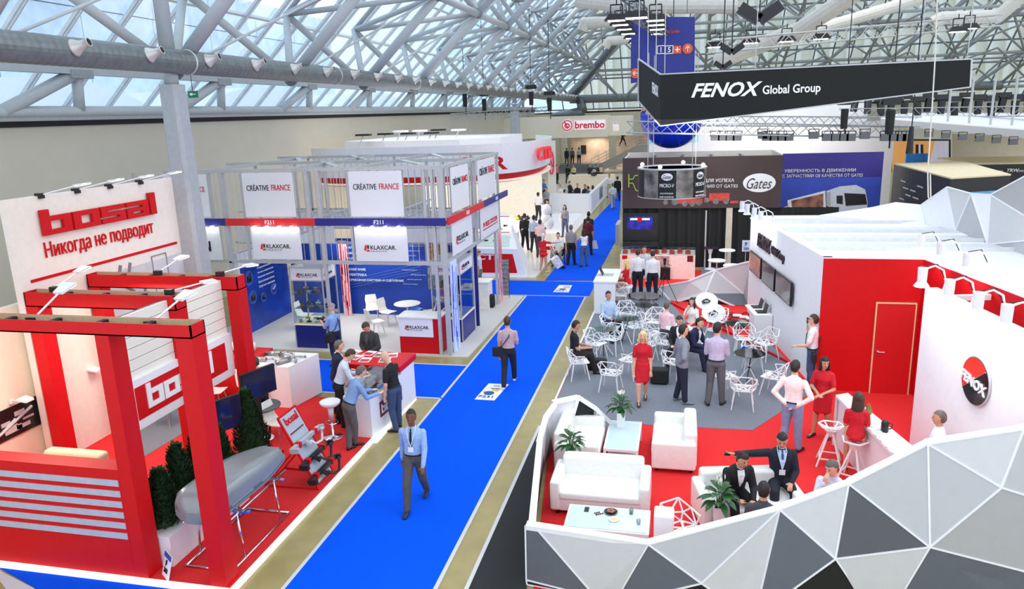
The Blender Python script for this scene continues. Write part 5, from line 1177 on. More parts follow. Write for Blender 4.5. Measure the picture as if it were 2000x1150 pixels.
for k in range(14):
 f = (.5 + .1 * (k % 4)) if k < 10 else .2; p_ = V(-8.9 + (k * .37) % 1.7, 28.85, 1.15) + up_*f*2.8 + ns*.012; m = MB(); m.tube(p_, p_ + V(.12, .02, .03), .03, 8); m.ell(p_ + ns*.03, .045, 8, 6); one(m, 'steering_part', [BLACK, EXH, ALU][k % 3], '%s steering part on the sloping display desk, %s set out' % (['black', 'steel', 'silver'][k % 3], ORD[k]), 'car part', 'parts on the sloping display desk')
m = MB(); m.box(-8.6, 33.2, .08, -7.4, 33.8, 1.1); m.prism([(-12, 36.5), (-8.6, 33.9), (-7.9, 34.4), (-10.2, 36.3), (-12, 37.4)], .08, 1.15); one(m, 'curved_counter', WHITE, 'white angular reception counter under the oval canopy', 'counter')
m = MB(); m.box(-9.6, 36.5, .08, -7.6, 37.3, 1.2); one(m, 'white_plinth', WHITE, 'white plinth with black motor parts beside the queue', 'plinth')
for k in range(7):
 m = MB(); x_, y_ = -8.1 + (k % 3) * .25, 36.7 + (k // 3) * .2; m.lathe([(.08,0),(.12,.03),(.12,.1),(.05,.14),(.05,.2)], 10, (x_, y_, 1.2)); one(m, 'motor_part', BLACK if k % 4 else mat('yellow_part', (200, 190, 60), .5), '%s motor part heaped on the white plinth, %s from the oval stand' % ('yellow' if k % 4 == 0 else 'black', ORD[k]), 'car part', 'motor parts heaped on the white plinth')
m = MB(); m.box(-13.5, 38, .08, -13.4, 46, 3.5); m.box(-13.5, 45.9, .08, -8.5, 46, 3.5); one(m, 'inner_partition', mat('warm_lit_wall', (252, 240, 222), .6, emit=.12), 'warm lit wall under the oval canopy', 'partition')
# lounge enclosure
lo_ = T('lounge_parapet', 'white waist-high wall around the crowded lounge by the blue aisle', 'parapet', (-7, 50, .08))
for a_, b_ in (((-8.5, 48.2), (-5.75, 47.9)), ((-5.75, 47.9), (-5.75, 60))): m = MB(); m.bar((*a_, .68), (*b_, .68), .18, 1.2); m.build('wall_section', WHITE, lo_, world=True)
m = MB(); m.box(-5.65, 53, .3, -5.63, 55, 1.1); m.build('print', mat('grey_photo_print', (110,108,108), .3, var=.7, scale=4), lo_, world=True)
m = MB(); m.box(-9.6, 39.5, .08, -6.1, 47.0, .12); one(m, 'white_step', WHITE, 'low white step in front of the lounge wall', 'step')
carpet([(-16.9, 62), (-2, 62), (-2, 88), (-16.9, 88)], .04, mat('cream_tiled_floor', (222, 206, 180), .4, var=.06), 'far_floor', 'cream floor of the far entrance zone', 'floor')
# ================================================================ FAR END: brembo stand, stair, doorway
br = T('hanging_box_sign', 'long white overhead box with red round emblem and lettering at the far end', 'sign', (-12, 72, 4.2))
m = MB(); m.box(-18.4+1.4, 72, 4.0, -6.84, 74, 6.0); m.box(-6.84, 72.2, 4.1, -4.6, 74, 5.9); m.build('box', mat('warm_white_sign', (236, 228, 210), .6), br, world=True)
glow = mat('pink_white_halo', (255, 236, 242), .5, emit=.35); RB = mat('brembo_red', (190, 30, 70), .4, emit=.25)
o = PY(1098, 254, 71.95); w_ = PY(1180, 250, 71.95).x - o.x
m = MB(); m.lathe([(.56, 0), (.56, .04)], 28); m.xf(Matrix.Translation((o.x + .5, 71.96, o.z + .42)) @ Matrix.Rotation(R(90), 4, 'X')); m.box(o.x + 1.15, 71.9, o.z + .0, o.x + w_ + .1, 71.96, o.z + .85); m.build('halo', glow, br, world=True)
m = MB(); m.path([(o.x + .5 + .46*math.cos(a*math.pi/12), 71.86, o.z + .42 + .46*math.sin(a*math.pi/12)) for a in range(25)], .05, 6); m.path([(o.x + .5 + .2*math.cos(a*math.pi/8), 71.86, o.z + .38 + .2*math.sin(a*math.pi/8)) for a in range(17)], .06, 6); m.tube((o.x + .25, 71.86, o.z + .75), (o.x + .55, 71.86, o.z + .2), .06, 6); m.build('emblem', RB, br, world=True)
text('brembo', RB, br, (o.x + 1.25, 71.86, o.z + .1), (1,0,0), (0,0,1), width=w_ - 1.2, height=.66, bold=.05)
text('brembo', glow, br, (-6.4, 72.15, 4.5), (1,0,0), (0,0,1), width=.55, height=.9, bold=.05);
fin = T('sign_fin', 'upright cream fin with a red round emblem beside the oval canopy', 'sign', (-9.6, 56, .08)); m = MB(); m.box(-9.88, 56, .08, -9.32, 56.4, 4.36); m.build('fin', WARMW, fin, world=True)
e = PY(1077, 318, 55.9); m = MB(); m.path([(e.x + .16*math.cos(a*math.pi/10), 55.9, e.z + .85*math.sin(a*math.pi/10)) for a in range(21)], .05, 6); m.tube((e.x - .1, 55.9, e.z+.3), (e.x + .1, 55.9, e.z - .3), .05, 6); m.build('emblem', RB, fin, world=True)
# building front with doorways
fb = T('rear_building_front', 'cream storey wall with open bays behind the stair', 'wall', (-8, 84, 0))
m = MB(); m.box(-16.9, 84, 3.6, 4, 84.3, 6.2); m.box(-7.9, 83.8, .04, -7.1, 84.3, 3.6); m.box(-13.2, 83.8, .04, -12.6, 84.3, 3.6); m.box(-16.9, 84.1, .04, -13.2, 84.3, 3.6); m.build('wall_face', mat('cream_wall', (216, 206, 180), .7), fb, world=True)
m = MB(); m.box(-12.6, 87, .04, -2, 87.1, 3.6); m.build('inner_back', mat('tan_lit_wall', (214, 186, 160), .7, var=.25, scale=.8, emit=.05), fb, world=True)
m = MB(); m.box(-11.4, 86.9, 1.6, -10.8, 86.95, 2.6); m.build('dark_poster', BLACKM, fb, world=True); area('bay_light', (-9.5, 85.5, 3.4), 2, 90, col=(1, .9, .8))
# steps and stair
CONC = mat('grey_concrete', (158, 156, 148), .8, var=.06)
stp = T('entrance_steps', 'broad dark grey steps in front of the open bay', 'steps', (-10, 80, 0))
for k in range(5): m = MB(); m.box(-13, 79 + k * .5, .04, -8.4, 79 + (k + 1) * .5 + (2 if k == 4 else 0), .2 + k * .16); m.build('step', mat('dark_grey_step', (120, 122, 120), .7), stp, world=True)
st = T('stair', 'grey concrete stair rising to the right with steel balustrade', 'stair', (-6, 79, 0))
s0, s1 = V(-9.2, 78, .3), V(-4.4, 78, 2.9)
m = MB(); m.slab([s0 + V(0,0,-.3), s0 + V(0,0,.35), s1, V(2.5, 78, 2.9), V(2.5, 78, 0), V(-4.2, 78, 0), V(-4.2, 78, 1.7)], (0, .4, 0)); m.build('flank', CONC, st, world=True)
for k in range(14): m = MB(); z = .3 + k * .19; x = -9.2 + k * .345; m.box(x, 78.4, z - .2, x + .35, 80.4, z); m.build('step', CONC, st, world=True)
m = MB(); m.box(-4.4, 78.4, 2.7, 3.5, 82, 2.9); m.build('landing', CONC, st, world=True)
rl = MB()
for h in (.3, .6, .95): rl.tube(s0 + V(0,.1,h + .3), s1 + V(0,.1,h), .03, 6); rl.tube(s1 + V(0,.1,h), V(3.2,78.1,2.9+h), .03, 6)
for k in range(14):
 f = k / 6; p_ = s0.lerp(s1, f) if f <= 1 else s1 + V((f-1)*6, 0, 0); zz = .35 if f < 1 else 0; rl.tube(p_ + V(0,.1,0), p_ + V(0,.1,.95 + zz*(1-f)), .03, 6)
rl.build('balustrade', ALUD, st, world=True)
m = MB(); m.box(-4.2, 78.5, .04, 3, 78.6, 2.7); one(m, 'stair_side_wall', mat('stair_wall_grey', (150,150,152), .8), 'grey wall below the stair landing', 'wall')  # plain grey wall colour
m = MB(); m.box(-4, 83.6, 2.95, 2, 83.7, 4.1); one(m, 'pink_poster_wall', mat('pink_lit_print', (240, 170, 170), .6, var=.3, scale=1.2), 'pink lit print on the upper landing', 'poster')
# ceiling truss with black motors
def lattice(p, q, w, name, label, mt_=STEELM, n=None, bars=.05, group=None):
 p, q = Vector(p), Vector(q); d = (q - p).normalized(); L = (q - p).length; s = d.cross(V(0,0,1)).normalized(); u = s.cross(d); t = T(name, label, 'truss', (p + q) / 2, 0, group)
 cs_ = [s*w/2 + u*w/2, -s*w/2 + u*w/2, -s*w/2 - u*w/2, s*w/2 - u*w/2]
 for c in cs_: m = MB(); m.tube(p + c, q + c, bars * .6, 6); m.build('chord', mt_, t, world=True)
 n = n or max(3, int(L / w)); m = MB()
 for k in range(n):
  a = p + d * L * k / n; b = p + d * L * (k + 1) / n
  for i in range(4):
   c0, c1 = cs_[i], cs_[(i + 1) % 4]
   if k % 2: c0, c1 = c1, c0
   m.tube(a + c0, b + c1, bars * .32, 5)
 tag(m.build('lacing', mt_, t, world=True), kind='stuff'); return t
lattice(PY(880, 228, 45), PY(1075, 214, 47), .35, 'lattice_truss', 'aluminium lattice truss hanging above the oval canopy')
def hoist(p, L, lab, sc=1):
 p = Vector(p); t = T('chain_hoist', lab, 'hoist', p); m = MB(); m.box(-.28*sc, -.12*sc, .0, .28*sc, .12*sc, .24*sc); m.tube((-.34*sc,0,.12*sc),(.34*sc,0,.12*sc),.1*sc,8); m.build('motor', BLACK, t)
 m = MB(); m.lathe([(.13*sc, -.15*sc), (.15*sc, -.2*sc), (.13*sc, -.95*sc)], 10); m.build('chain_bag', BLACKM, t); m = MB(); m.tube((0,0,.2), (0,0,L), .02*sc, 5); m.tube((.05,0,-.9*sc), (.05,0,-1.4*sc), .03*sc, 5); m.build('chain', BLACK, t)
for (x, y, lab) in ((907, 178, 'black chain hoist above the canopy, leftmost of four'), (945, 188, 'black chain hoist above the canopy, second of four'), (1037, 174, 'black chain hoist above the canopy, third of four and the largest'), (1073, 186, 'black chain hoist above the canopy, rightmost of four')): hoist(PY(x, y, 46), 9, lab, 1.0)
# ================================================================ FENOX STAND
WA, WB_ = (3.13, 17.38), (2.16, 24.3)
def PW(px, py, a, b):
 """point of the vertical plane through plan points a, b that the survey pixel sees"""
 r = ray(px, py); n_ = np.array([b[1]-a[1], -(b[0]-a[0])]); t = (n_ @ np.array(a)) / (n_ @ r[:2]); return V(r[0]*t, r[1]*t, r[2]*t + EYE)
fp = T('stand_platform', 'red and grey carpeted platform of the white faceted stand', 'platform', (1, 15, 0))
m = MB(); m.prism([(-2.72, 15.0), (-2.68, 27.6), (2.2, 27.6), (6, 17.5), (6, 8.9), (-1.9, 8.9), (-2.35, 12.5)], 0, .02); m.build('red_carpet', REDC, fp, world=True)
g = [P(1075, 808), P(1160, 640)]
m = MB(); m.prism([(p.x, p.y) for p in (P(1085, 810), P(1270, 832), P(1470, 842), P(1585, 768), P(1560, 735), P(1548, 716), P(1500, 668), P(1420, 655), P(1340, 625), P(1311, 594))] + [(-.3, 27.6), (-2.68, 27.6), (-2.70, 15.0)], .02, .028); m.build('grey_carpet', GREYC, fp, world=True)
m = MB(); m.prism([(-2.76, 13.6), (-2.72, 13.6), (-2.68, 27.6), (-2.74, 27.6)], 0, .05); m.build('white_edge', WHITE, fp, world=True)
m = MB(); m.bar((*(P(1311, 594).xy), .05), (*(P(1550, 716).xy), .05), .06, .06); m.build('red_kerb', RED, fp, world=True)
m = MB(); m.prism([(-2.80, 3), (-2.0, 3), (-2.0, 8.9), (-2.4, 12.4), (-2.62, 14.4), (-2.80, 14.4)], 0, .02); one(m, 'black_plinth', BLACKM, 'black floor strip between the white fence and the olive floor', 'plinth')
m = MB(); m.box(-2.86, 3, 0, -2.80, 14.4, .03); one(m, 'plinth_edge', GREYL, 'pale edge strip beside the black floor strip', 'trim')
# ---- near faceted fence
nf = T('faceted_fence', 'tall white and grey faceted fence wall across the picture foreground', 'fence', (1.5, 9, 0))
YF = 9.0
def N(px, py, dy=0): return PY(px, py, YF + dy)
A_ = N(1026, 1027); A2 = N(1045, 1029, .0); B = N(1266, 1063, -.12); C_ = N(1523, 995, .05); D_ = N(1658, 945, -.06); E_ = N(1812, 867, .1); F_ = N(2000, 838, 0); F2 = N(2120, 815, .05)
G_ = N(1370, 1139, -.22); H_ = N(1632, 1091, -.25); I_ = N(1816, 1068, -.22); J_ = N(1956, 952, -.16); K_ = N(2110, 1000, -.1)
Z0 = lambda p, dx=0: V(p.x + dx, YF - .05, .02)
def ex(a, b, z=.02):
 """extend edge a->b (b a survey pixel at the frame foot) down to the floor line"""
 f = (a.z - z) / (a.z - b.z); return a + (b - a) * f
L0 = N(1028, 1132)
b1 = ex(A2, N(1150, 1150, -.1)); b2 = ex(B, N(1215, 1150, -.1)); b3 = ex(G_, N(1325, 1150, -.2)); b4 = ex(C_, N(1487, 1150, -.1)); b5 = ex(H_, N(1550, 1150, -.2)); b6 = ex(H_, N(1672, 1150, -.2)); b7 = ex(I_, N(1767, 1150, -.2)); b4g = ex(G_, N(1386, 1150, -.2))
K2 = N(2000, 1115, -.15); K3 = V(4.6, 8.8, .02)
panels = [([A_, L0, b1, A2], GREYD, 'dark blue grey panel'), ([L0, V(A_.x, YF, .02), b1], BLACKM, 'black panel'), ([A2, b1, b2, B], GREYL, None), ([B, b2, b3, G_], GREYD, 'dark grey panel'), ([B, G_, C_], GREYM, None), ([G_, b4g, b4, C_], GREYL, None), ([G_, b3, b4g], BLACKM, 'black panel'), ([C_, b4, b5, H_], GREYD, 'dark grey panel'), ([C_, H_, D_], GREYL, None), ([D_, H_, I_], mat('slate_panel', (84, 87, 92), .6, var=.03), 'slate grey panel'), ([D_, I_, E_], GREYM, None), ([E_, I_, J_], GREYM, None), ([E_, J_, F_], GREYL, None), ([J_, I_, K2, K_], mat('stone_grey_panel', (172, 172, 174), .6, var=.02), None), ([J_, K_, F2, F_], GREYM, None), ([H_, b5, b6], BLACKM, 'black panel'), ([H_, b6, b7, I_], GREYL, None), ([I_, b7, K3, K2], GREYD, 'dark grey panel')]
for q, mt_, lb_ in panels:
 m = MB(); c = sum(q, V(0,0,0)) / len(q); qq = [p + (c - p).normalized() * .009 for p in q]; m.slab(qq, (0, .03, 0)); o = m.build('panel', mt_, nf, world=True)
 if lb_: o['label'] = lb_
seam = MB()
done = set()
for q, _, _ in panels:
 for a, b in zip(q, q[1:] + q[:1]):
  k = tuple(sorted((tuple(round(v, 3) for v in a), tuple(round(v, 3) for v in b))))
  if k in done: continue
  done.add(k); seam.bar(a, b, .021, .021)
seam.build('white_seam', WHITE, nf, world=True)
# thick white top rail + inner lining
tops = [A_, B, C_, D_, E_, F_, F2]
for a, b in zip(tops[:-1], tops[1:]):
 m = MB(); q = [a, b, b + V(0, .13, 0), a + V(0, .15, 0)]; m.slab(q, (0, 0, -.06)); m.build('top_rail', WHITE, nf, world=True)
 m = MB(); a1, b1_ = a + V(0, .12, -.05), b + V(0, .12, -.05); m.slab([a1, b1_, V(b1_.x, b1_.y, .02), V(a1.x, a1.y, .02)], (0, .03, 0)); m.build('lining', WHITE, nf, world=True)
# ---- left fence
lf = T('side_fence', 'low white faceted fence along the aisle side of the sofas', 'fence', (-2.2, 11.5, 0))
pts = [V(-1.97, 9.05, 1.0), V(-2.36, 11.75, 1.0), V(-2.42, 12.7, 1.0), V(-2.36, 13.3, 1.0)]
for k, (a, b) in enumerate(zip(pts[:-1], pts[1:])):
 m = MB(); m.slab([a, b, b + V(.10, 0, 0), a + V(.10, 0, 0)], (0, 0, -.06)); m.build('top_rail', WHITE, lf, world=True)
 a2, b2_ = a + V(.02, 0, -.06), b + V(.02, 0, -.06); fa, fb_ = V(a2.x - .05, a2.y, .02), V(b2_.x - .05, b2_.y, .02); mid = V((fa.x+fb_.x)/2 + .05, (fa.y + fb_.y)/2, .45)
 for i, q in enumerate(([a2, mid, b2_], [a2, fa, mid], [fa, fb_, mid], [fb_, b2_, mid])):
  m = MB(); m.slab(q, (.03, 0, 0)); m.build('panel', [GREYL, GREYM, BLACKM if k == 0 else GREYD, WHITE][i], lf, world=True)
pk = V(-1.9, 13.65, 1.02); e1 = V(-1.22, 12.75+.9, .42)
m = MB()
for a, b in ((V(-2.36, 13.35, 1.0), pk), (pk, V(-1.55, 13.75, .75)), (V(-1.55, 13.75, .75), V(-.95, 13.95, .05)), (pk, V(-2.1, 13.6, .3)), (V(-2.1,13.6,.3), V(-1.6,13.8,.3))): m.bar(a, b, .10, .07)
m.build('white_rim', WHITE, lf, world=True)
m = MB(); m.slab([V(-2.34, 13.4, .95), pk + V(0,0,-.04), V(-2.1, 13.6, .3), V(-2.36, 13.4, .05)], (0, .03, 0)); m.slab([V(-1.55, 13.75, .72), V(-1.0, 13.95, .05), V(-1.6, 13.8, .05)], (0, .03, 0)); m.build('panel', WHITE, lf, world=True)
m = MB(); m.slab([pk + V(0,.02,-.08), V(-1.6, 13.78, .74), V(-1.65, 13.8, .05), V(-2.1, 13.62, .05)], (0, .03, 0)); m.build('panel', BLACKM, lf, world=True)
# ---- rear left faceted fence
rf_ = T('rear_fence', 'white and grey faceted fence behind the mesh chairs', 'fence', (1, 25.6, 0))
def Q(px, py, dy=0): return PY(px, py, 25.4 + dy)
t0, t1, t2, t3 = Q(1285, 560, .5), Q(1345, 549), Q(1397, 527, .2), Q(1466, 510, -.2); c0, c1, c2, c3, c4 = Q(1313, 592), Q(1378, 573, -.2), Q(1400, 578, -.2), Q(1452, 573), Q(1466, 612, -.6)
for q, mt_ in (([t0, c0, t1], GREYM), ([t1, c0, c1, t2], GREYL), ([t2, c1, c3], GREYM), ([t2, c3, t3], GREYL), ([c1, c4, c3], GREYD), ([t3, c3, c4], mat('stone_grey_panel', (172, 172, 174), .6, var=.02))):
 m = MB(); m.slab(q, (0, .04, 0)); m.build('panel', mt_, rf_, world=True)
m = MB()
for a, b in ((t0, t1), (t1, t2), (t2, t3), (t0, c0), (c0, c1), (c1, c4), (t2, c1), (t2, c3)): m.bar(a, b, .05, .05)
m.build('white_seam', WHITE, rf_, world=True)
m = MB(); m.slab([c0 + V(0,.06,0), c1 + V(0,.06,0), c4 + V(0,.06,0), V(c4.x, c4.y+.06, .03), V(c0.x, c0.y+.06, .03)], (0, .02, 0)); m.build('black_base', BLACKM, rf_, world=True)
# ---- white rooms
HZ = 3.12
rm_ = T('white_room', 'white exhibition room with flat fabric roof, screens wall and red recess', 'booth room', (3, 18, 0))
def wall(a, b, z0, z1, th, mt_, nm_='wall_panel', par=None):
 a, b = Vector((*a, 0)), Vector((*b, 0)); d = (b - a).normalized(); n_ = V(-d.y, d.x, 0)
 m = MB(); m.slab([V(a.x,a.y,z0), V(b.x,b.y,z0), V(b.x,b.y,z1), V(a.x,a.y,z1)], n_ * th); return m.build(nm_, mt_, par or rm_, world=True)
wall(WB_, WA, .02, HZ, .12, WHITE); wall(WA, (5.17, 17.35), .02, HZ, .12, RED); wall((5.17, 17.35), (5.75, 14.2), .02, HZ, .1, RED); wall((5.75, 14.2), (6.8, 9), .02, HZ, .1, RED)
WC, WD = (4.43, 14.66), (5.30, 9.0)
wbm = T('logo_wall', 'white partition wall carrying the round red and black logo', 'wall', (4.8, 12, 0))
wall(WD, WC, .02, HZ, -.22, WHITE, par=wbm)
m = MB(); m.prism([WB_, (WA[0], WA[1] + .1), (5.17, 17.45), (5.80, 14.2), (6.9, 9.0), (11, 9.0), (11, 24.5), (6, 24.4)], HZ - .03, HZ); m.build('fabric_roof', mat('white_roof_fabric', (236, 237, 240), .6, var=.02), rm_, world=True)
for k, (y, x0, x1) in enumerate(((22.6, 2.6, 6.8), (21.0, 2.8, 7.4), (19.6, 3.1, 8.3), (18.4, 3.2, 7.6))):
 m = MB(); m.box(x0, y, HZ, x1, y + .06, HZ + .09); m.box(x0, y + .1, HZ, x1 + .3, y + .8, HZ + .03); m.build('roof_beam', mat('white_roof_beam', (214, 216, 220), .5), rm_, world=True)
m = MB(); m.slab([V(WA[0],WA[1],HZ), V(5.17,17.35,HZ), V(5.17,17.47,HZ), V(WA[0],WA[1]+.12,HZ)], (0,0,.03)); m.slab([V(5.17,17.35,HZ), V(5.75,14.2,HZ), V(6.8,9,HZ), V(6.9,9,HZ), V(5.85,14.2,HZ), V(5.27,17.4,HZ)], (0,0,.03)); m.slab([V(*WB_,HZ), V(*WA,HZ), V(WA[0]+.2,WA[1],HZ), V(WB_[0]+.2,WB_[1],HZ)], (0,0,.03)); m.build('white_coping', WHITE, rm_, world=True)
m = MB(); m.slab([V(4.43,14.66,HZ-.25), V(5.60,14.9,HZ-.25), V(5.60,14.82,HZ-.25), V(4.43,14.58,HZ-.25)], (0,0,.1)); m.build('lintel', WHITE, rm_, world=True)
# door in the red wall
dr = T('red_door', 'red flush door with cream frame lines and steel lever handle', 'door', (4.7, 17.33, .02))
m = MB(); m.box(4.30, 17.30, .02, 5.08, 17.33, 2.13); m.build('leaf', mat('red_door_leaf', (204, 24, 30), .35, var=.03), dr, world=True)
m = MB(); m.box(4.275, 17.29, .02, 4.30, 17.345, 2.155); m.box(5.08, 17.29, .02, 5.105, 17.345, 2.155); m.box(4.30, 17.29, 2.13, 5.08, 17.345, 2.155); m.build('frame_line', mat('cream_frame', (230, 200, 150), .5), dr, world=True)
m = MB(); m.lathe([(.035, 0), (.035, .02)], 12); m.xf(Matrix.Translation((4.38, 17.30, 1.02)) @ Matrix.Rotation(R(90), 4, 'X')); m.tube((4.38, 17.25, 1.02), (4.52, 17.25, 1.02), .011, 8); m.tube((4.38, 17.3, 1.02), (4.38, 17.25, 1.02), .011, 8); m.box(4.36, 17.285, .88, 4.40, 17.3, .96); m.build('handle', CHROME, dr, world=True)
# screens on wall A
dA = (Vector((*WA, 0)) - Vector((*WB_, 0))).normalized(); nA = V(dA.y, -dA.x, 0)      # reading direction and outward normal
if nA.x > 0: nA = -nA
for k, ((x0, y0), (x1, y1), scr) in enumerate((((1471, 493), (1491, 540), mat('red_brown_screen', (150, 84, 64), .1, var=.6, scale=3)), ((1496, 512), (1518, 565), SCREENG), ((1523, 535), (1551, 592), SCREENG))):
 a = PW(x0, y0, WA, WB_); b = PW(x1, y1, WA, WB_); w = (V(b.x,b.y,0) - V(a.x,a.y,0)).length; zc = (a.z + b.z) / 2
 c = (a + b) / 2; h_ = .62; t = T('wall_television', ['flat screen on the white wall showing a red picture', 'grey flat screen on the white wall, middle of three', 'grey flat screen on the white wall, nearest of three'][k], 'television', (c.x, c.y, zc - .3)); o = V(c.x, c.y, zc) + nA * .05
 m = MB(); m.slab([o - dA*w/2 - V(0,0,h_/2), o + dA*w/2 - V(0,0,h_/2), o + dA*w/2 + V(0,0,h_/2), o - dA*w/2 + V(0,0,h_/2)], nA * .05); m.build('casing', BLACK, t, world=True)
 m = MB(); o2 = o + nA * .052; m.slab([o2 - dA*(w/2-.03) - V(0,0,h_/2-.03), o2 + dA*(w/2-.03) - V(0,0,h_/2-.03), o2 + dA*(w/2-.03) + V(0,0,h_/2-.03), o2 - dA*(w/2-.03) + V(0,0,h_/2-.03)], nA * .004); m.build('screen', scr, t, world=True)
a = PW(1481, 487, WA, WB_); b = PW(1533, 508, WA, WB_); BI = mat('black_letters', (40, 26, 34), .4)
tl = (Vector((b.x, b.y, 0)) - Vector((a.x, a.y, 0))).length
text('FENOX', BI, rm_, V(a.x, a.y, 2.36) + nA*.02, dA, (0,0,1), width=tl*.52, height=.42, bold=.05, shear=.25, ext=.03)
text('Global Group', BI, rm_, V(a.x, a.y, 2.36) + dA*tl*.56 + nA*.02, dA, (0,0,1), width=tl*.44, height=.30, bold=.04, ext=.03)
# round logo on wall B
dB = (Vector((*WD, 0)) - Vector((*WC, 0))).normalized(); nB = V(dB.y, -dB.x, 0); nB = nB if nB.x < 0 else -nB
c = PW(1909, 744, WC, WD); zt = PW(1909, 694, WC, WD).z; r_ = (zt - PW(1909, 795, WC, WD).z) / 2
lg = T('round_logo', 'round red and black logo plate with white letters on the white wall', 'sign', (c.x, c.y, c.z - r_)); o = c + nB * .01
def ringpts(r, a0=0, a1=360, n=40): return [o + dB * r * math.cos(R(a0 + (a1-a0)*k/n)) + V(0,0,1) * r * math.sin(R(a0 + (a1-a0)*k/n)) for k in range(n + (0 if a1-a0 == 360 else 1))]
m = MB(); m.slab(ringpts(r_), nB * .03); m.build('rim', ALU, lg, world=True); m = MB(); m.slab([p + nB*.03 for p in ringpts(r_*.95)], nB*.006); m.build('black_disc', mat('gloss_black', (18, 18, 24), .12), lg, world=True)
m = MB(); m.slab([p + nB*.036 for p in ringpts(r_*.93, 40, 215, 24)], nB*.004); m.build('red_half', mat('gloss_red_orange', (226, 50, 34), .15), lg, world=True)
m = MB(); a0, a1 = R(40), R(215); pA = o + (dB*math.cos(a0) + V(0,0,1)*math.sin(a0))*r_*.93; pB = o + (dB*math.cos(a1) + V(0,0,1)*math.sin(a1))*r_*.93; m.bar(pA + nB*.042, pB + nB*.042, .008, .03, up=nB); m.build('chrome_slash', CHROME, lg, world=True)
text('FENOX', WHITE, lg, o - dB*r_*.94 + V(0,0,-r_*.16) + nB*.05, (dB + V(0,0,-.12)), (V(0,0,1) + dB*.0), width=r_*1.86, height=r_*.42, bold=.05, shear=.2, ext=.012)
# clamp spot lights
def spot(p, outn, lab, sc=1.0, power=9):
 p = Vector(p); outn = Vector(outn).normalized(); t = T('clamp_spotlight', lab, 'spotlight', p); s = outn.cross(V(0,0,1)); u = V(0,0,1)
 m = MB(); m.path([V(0,0,0), u*.22*sc - outn*.05*sc, u*.42*sc, u*.50*sc + outn*.14*sc, u*.44*sc + outn*.30*sc], .016*sc, 6); m.build('arm', WHITE, t)
 hc_ = u*.44*sc + outn*.32*sc; m = MB(); m.tube(hc_ + u*.03*sc, hc_ - u*.20*sc, .075*sc, 12, .07*sc); m.tube(hc_ - u*.20*sc, hc_ - u*.27*sc, .07*sc, 12, .12*sc); h_ = m.build('head', WLAMP, t, smooth=False)
 m = MB(); m.lathe([(.105*sc, 0), (.105*sc, .006)], 14, hc_ - u*.278*sc); m.build('lens', LAMP, h_)
 m = MB(); m.path([V(.02,0,.3*sc), u*.52*sc + outn*.1*sc, hc_ + u*.05*sc], .008*sc, 5); m.build('cord', BLACK, t)
 m = MB(); m.box(-.03*sc,-.03*sc,-.06*sc,.03*sc,.03*sc,.05*sc); m.build('clamp', WHITE, t)
 l = bpy.data.lights.new('clamp_light', 'AREA'); l.energy = power; l.size = .18; l.color = (.92, .95, 1); lo2 = bpy.data.objects.new('clamp_light', l); COL.objects.link(lo2); q = p + hc_ - u*.31*sc; lo2.location = q
 lo2.rotation_euler = (outn * .15 - outn * .35 + V(0,0,-1)).to_track_quat('-Z', 'Y').to_euler()
 return t
nm_ = ['first', 'second', 'third', 'fourth', 'fifth']
for k, px in enumerate(((1838, 578), (1893, 605), (1952, 634), (2010, 662))):
 b = P(px[0], px[1], HZ); spot((b.x, b.y, HZ), nB, 'white clamp spotlight on the logo wall top, %s from the recess' % nm_[k], 1.1, 9)
dC = (V(5.75,14.2,0) - V(5.17,17.35,0)).normalized(); nC = V(dC.y, -dC.x, 0); nC = nC if nC.x < 0 else -nC
for k, px in enumerate(((1828, 503), (1868, 520), (1922, 545))):
 b = P(px[0], px[1], HZ); spot((b.x, b.y, HZ), nC, 'white clamp spotlight above the red corridor wall, %s from the door' % nm_[k], 1.1, 5)
for k, f in enumerate((.02, .12, .25, .36)):
 b = V(*WB_, 0).lerp(V(*WA, 0), f); spot((b.x, b.y, HZ), nA, 'white clamp spotlight over the screens wall, %s from the far corner' % nm_[k], 1.0, 8)
# desk with laptops below the screens
ds = T('white_shelf_desk', 'small white desk with laptops against the screens wall', 'desk', (1.95, 22.6, .028)); q0 = P(1462, 640, .03)
dk0 = V(*WB_, 0).lerp(V(*WA, 0), .28) + nA*.02
m = MB(); m.slab([dk0 + V(0,0,.75), dk0 + dA*1.2 + V(0,0,.75), dk0 + dA*1.2 + nA*.5 + V(0,0,.75), dk0 + nA*.5 + V(0,0,.75)], (0,0,-.04)); m.build('top', WHITE, ds, world=True)
m = MB(); m.slab([dk0 + dA*.6 + V(0,0,.03), dk0 + dA*1.2 + V(0,0,.03), dk0 + dA*1.2 + nA*.5 + V(0,0,.03), dk0 + dA*.6 + nA*.5 + V(0,0,.03)], (0,0,.68)); m.build('body', WHITE, ds, world=True)
for k in range(2):
 c = dk0 + dA*(.3 + .55*k) + nA*.25 + V(0,0,.75); t = T('laptop', ['open black laptop at the far side of the small white desk', 'open black laptop at the near side of the small white desk'][k], 'laptop', c)
 m = MB(); m.slab([c - dA*.17 - nA*.12, c + dA*.17 - nA*.12, c + dA*.17 + nA*.12, c - dA*.17 + nA*.12], (0,0,.02)); m.build('keyboard', BLACK, t, world=True)
 m = MB(); m.slab([c - dA*.17 - nA*.12 + V(0,0,.02), c + dA*.17 - nA*.12 + V(0,0,.02), c + dA*.17 - nA*.18 + V(0,0,.24), c - dA*.17 - nA*.18 + V(0,0,.24)], nA*.012); m.build('screen', BLACK, t, world=True)
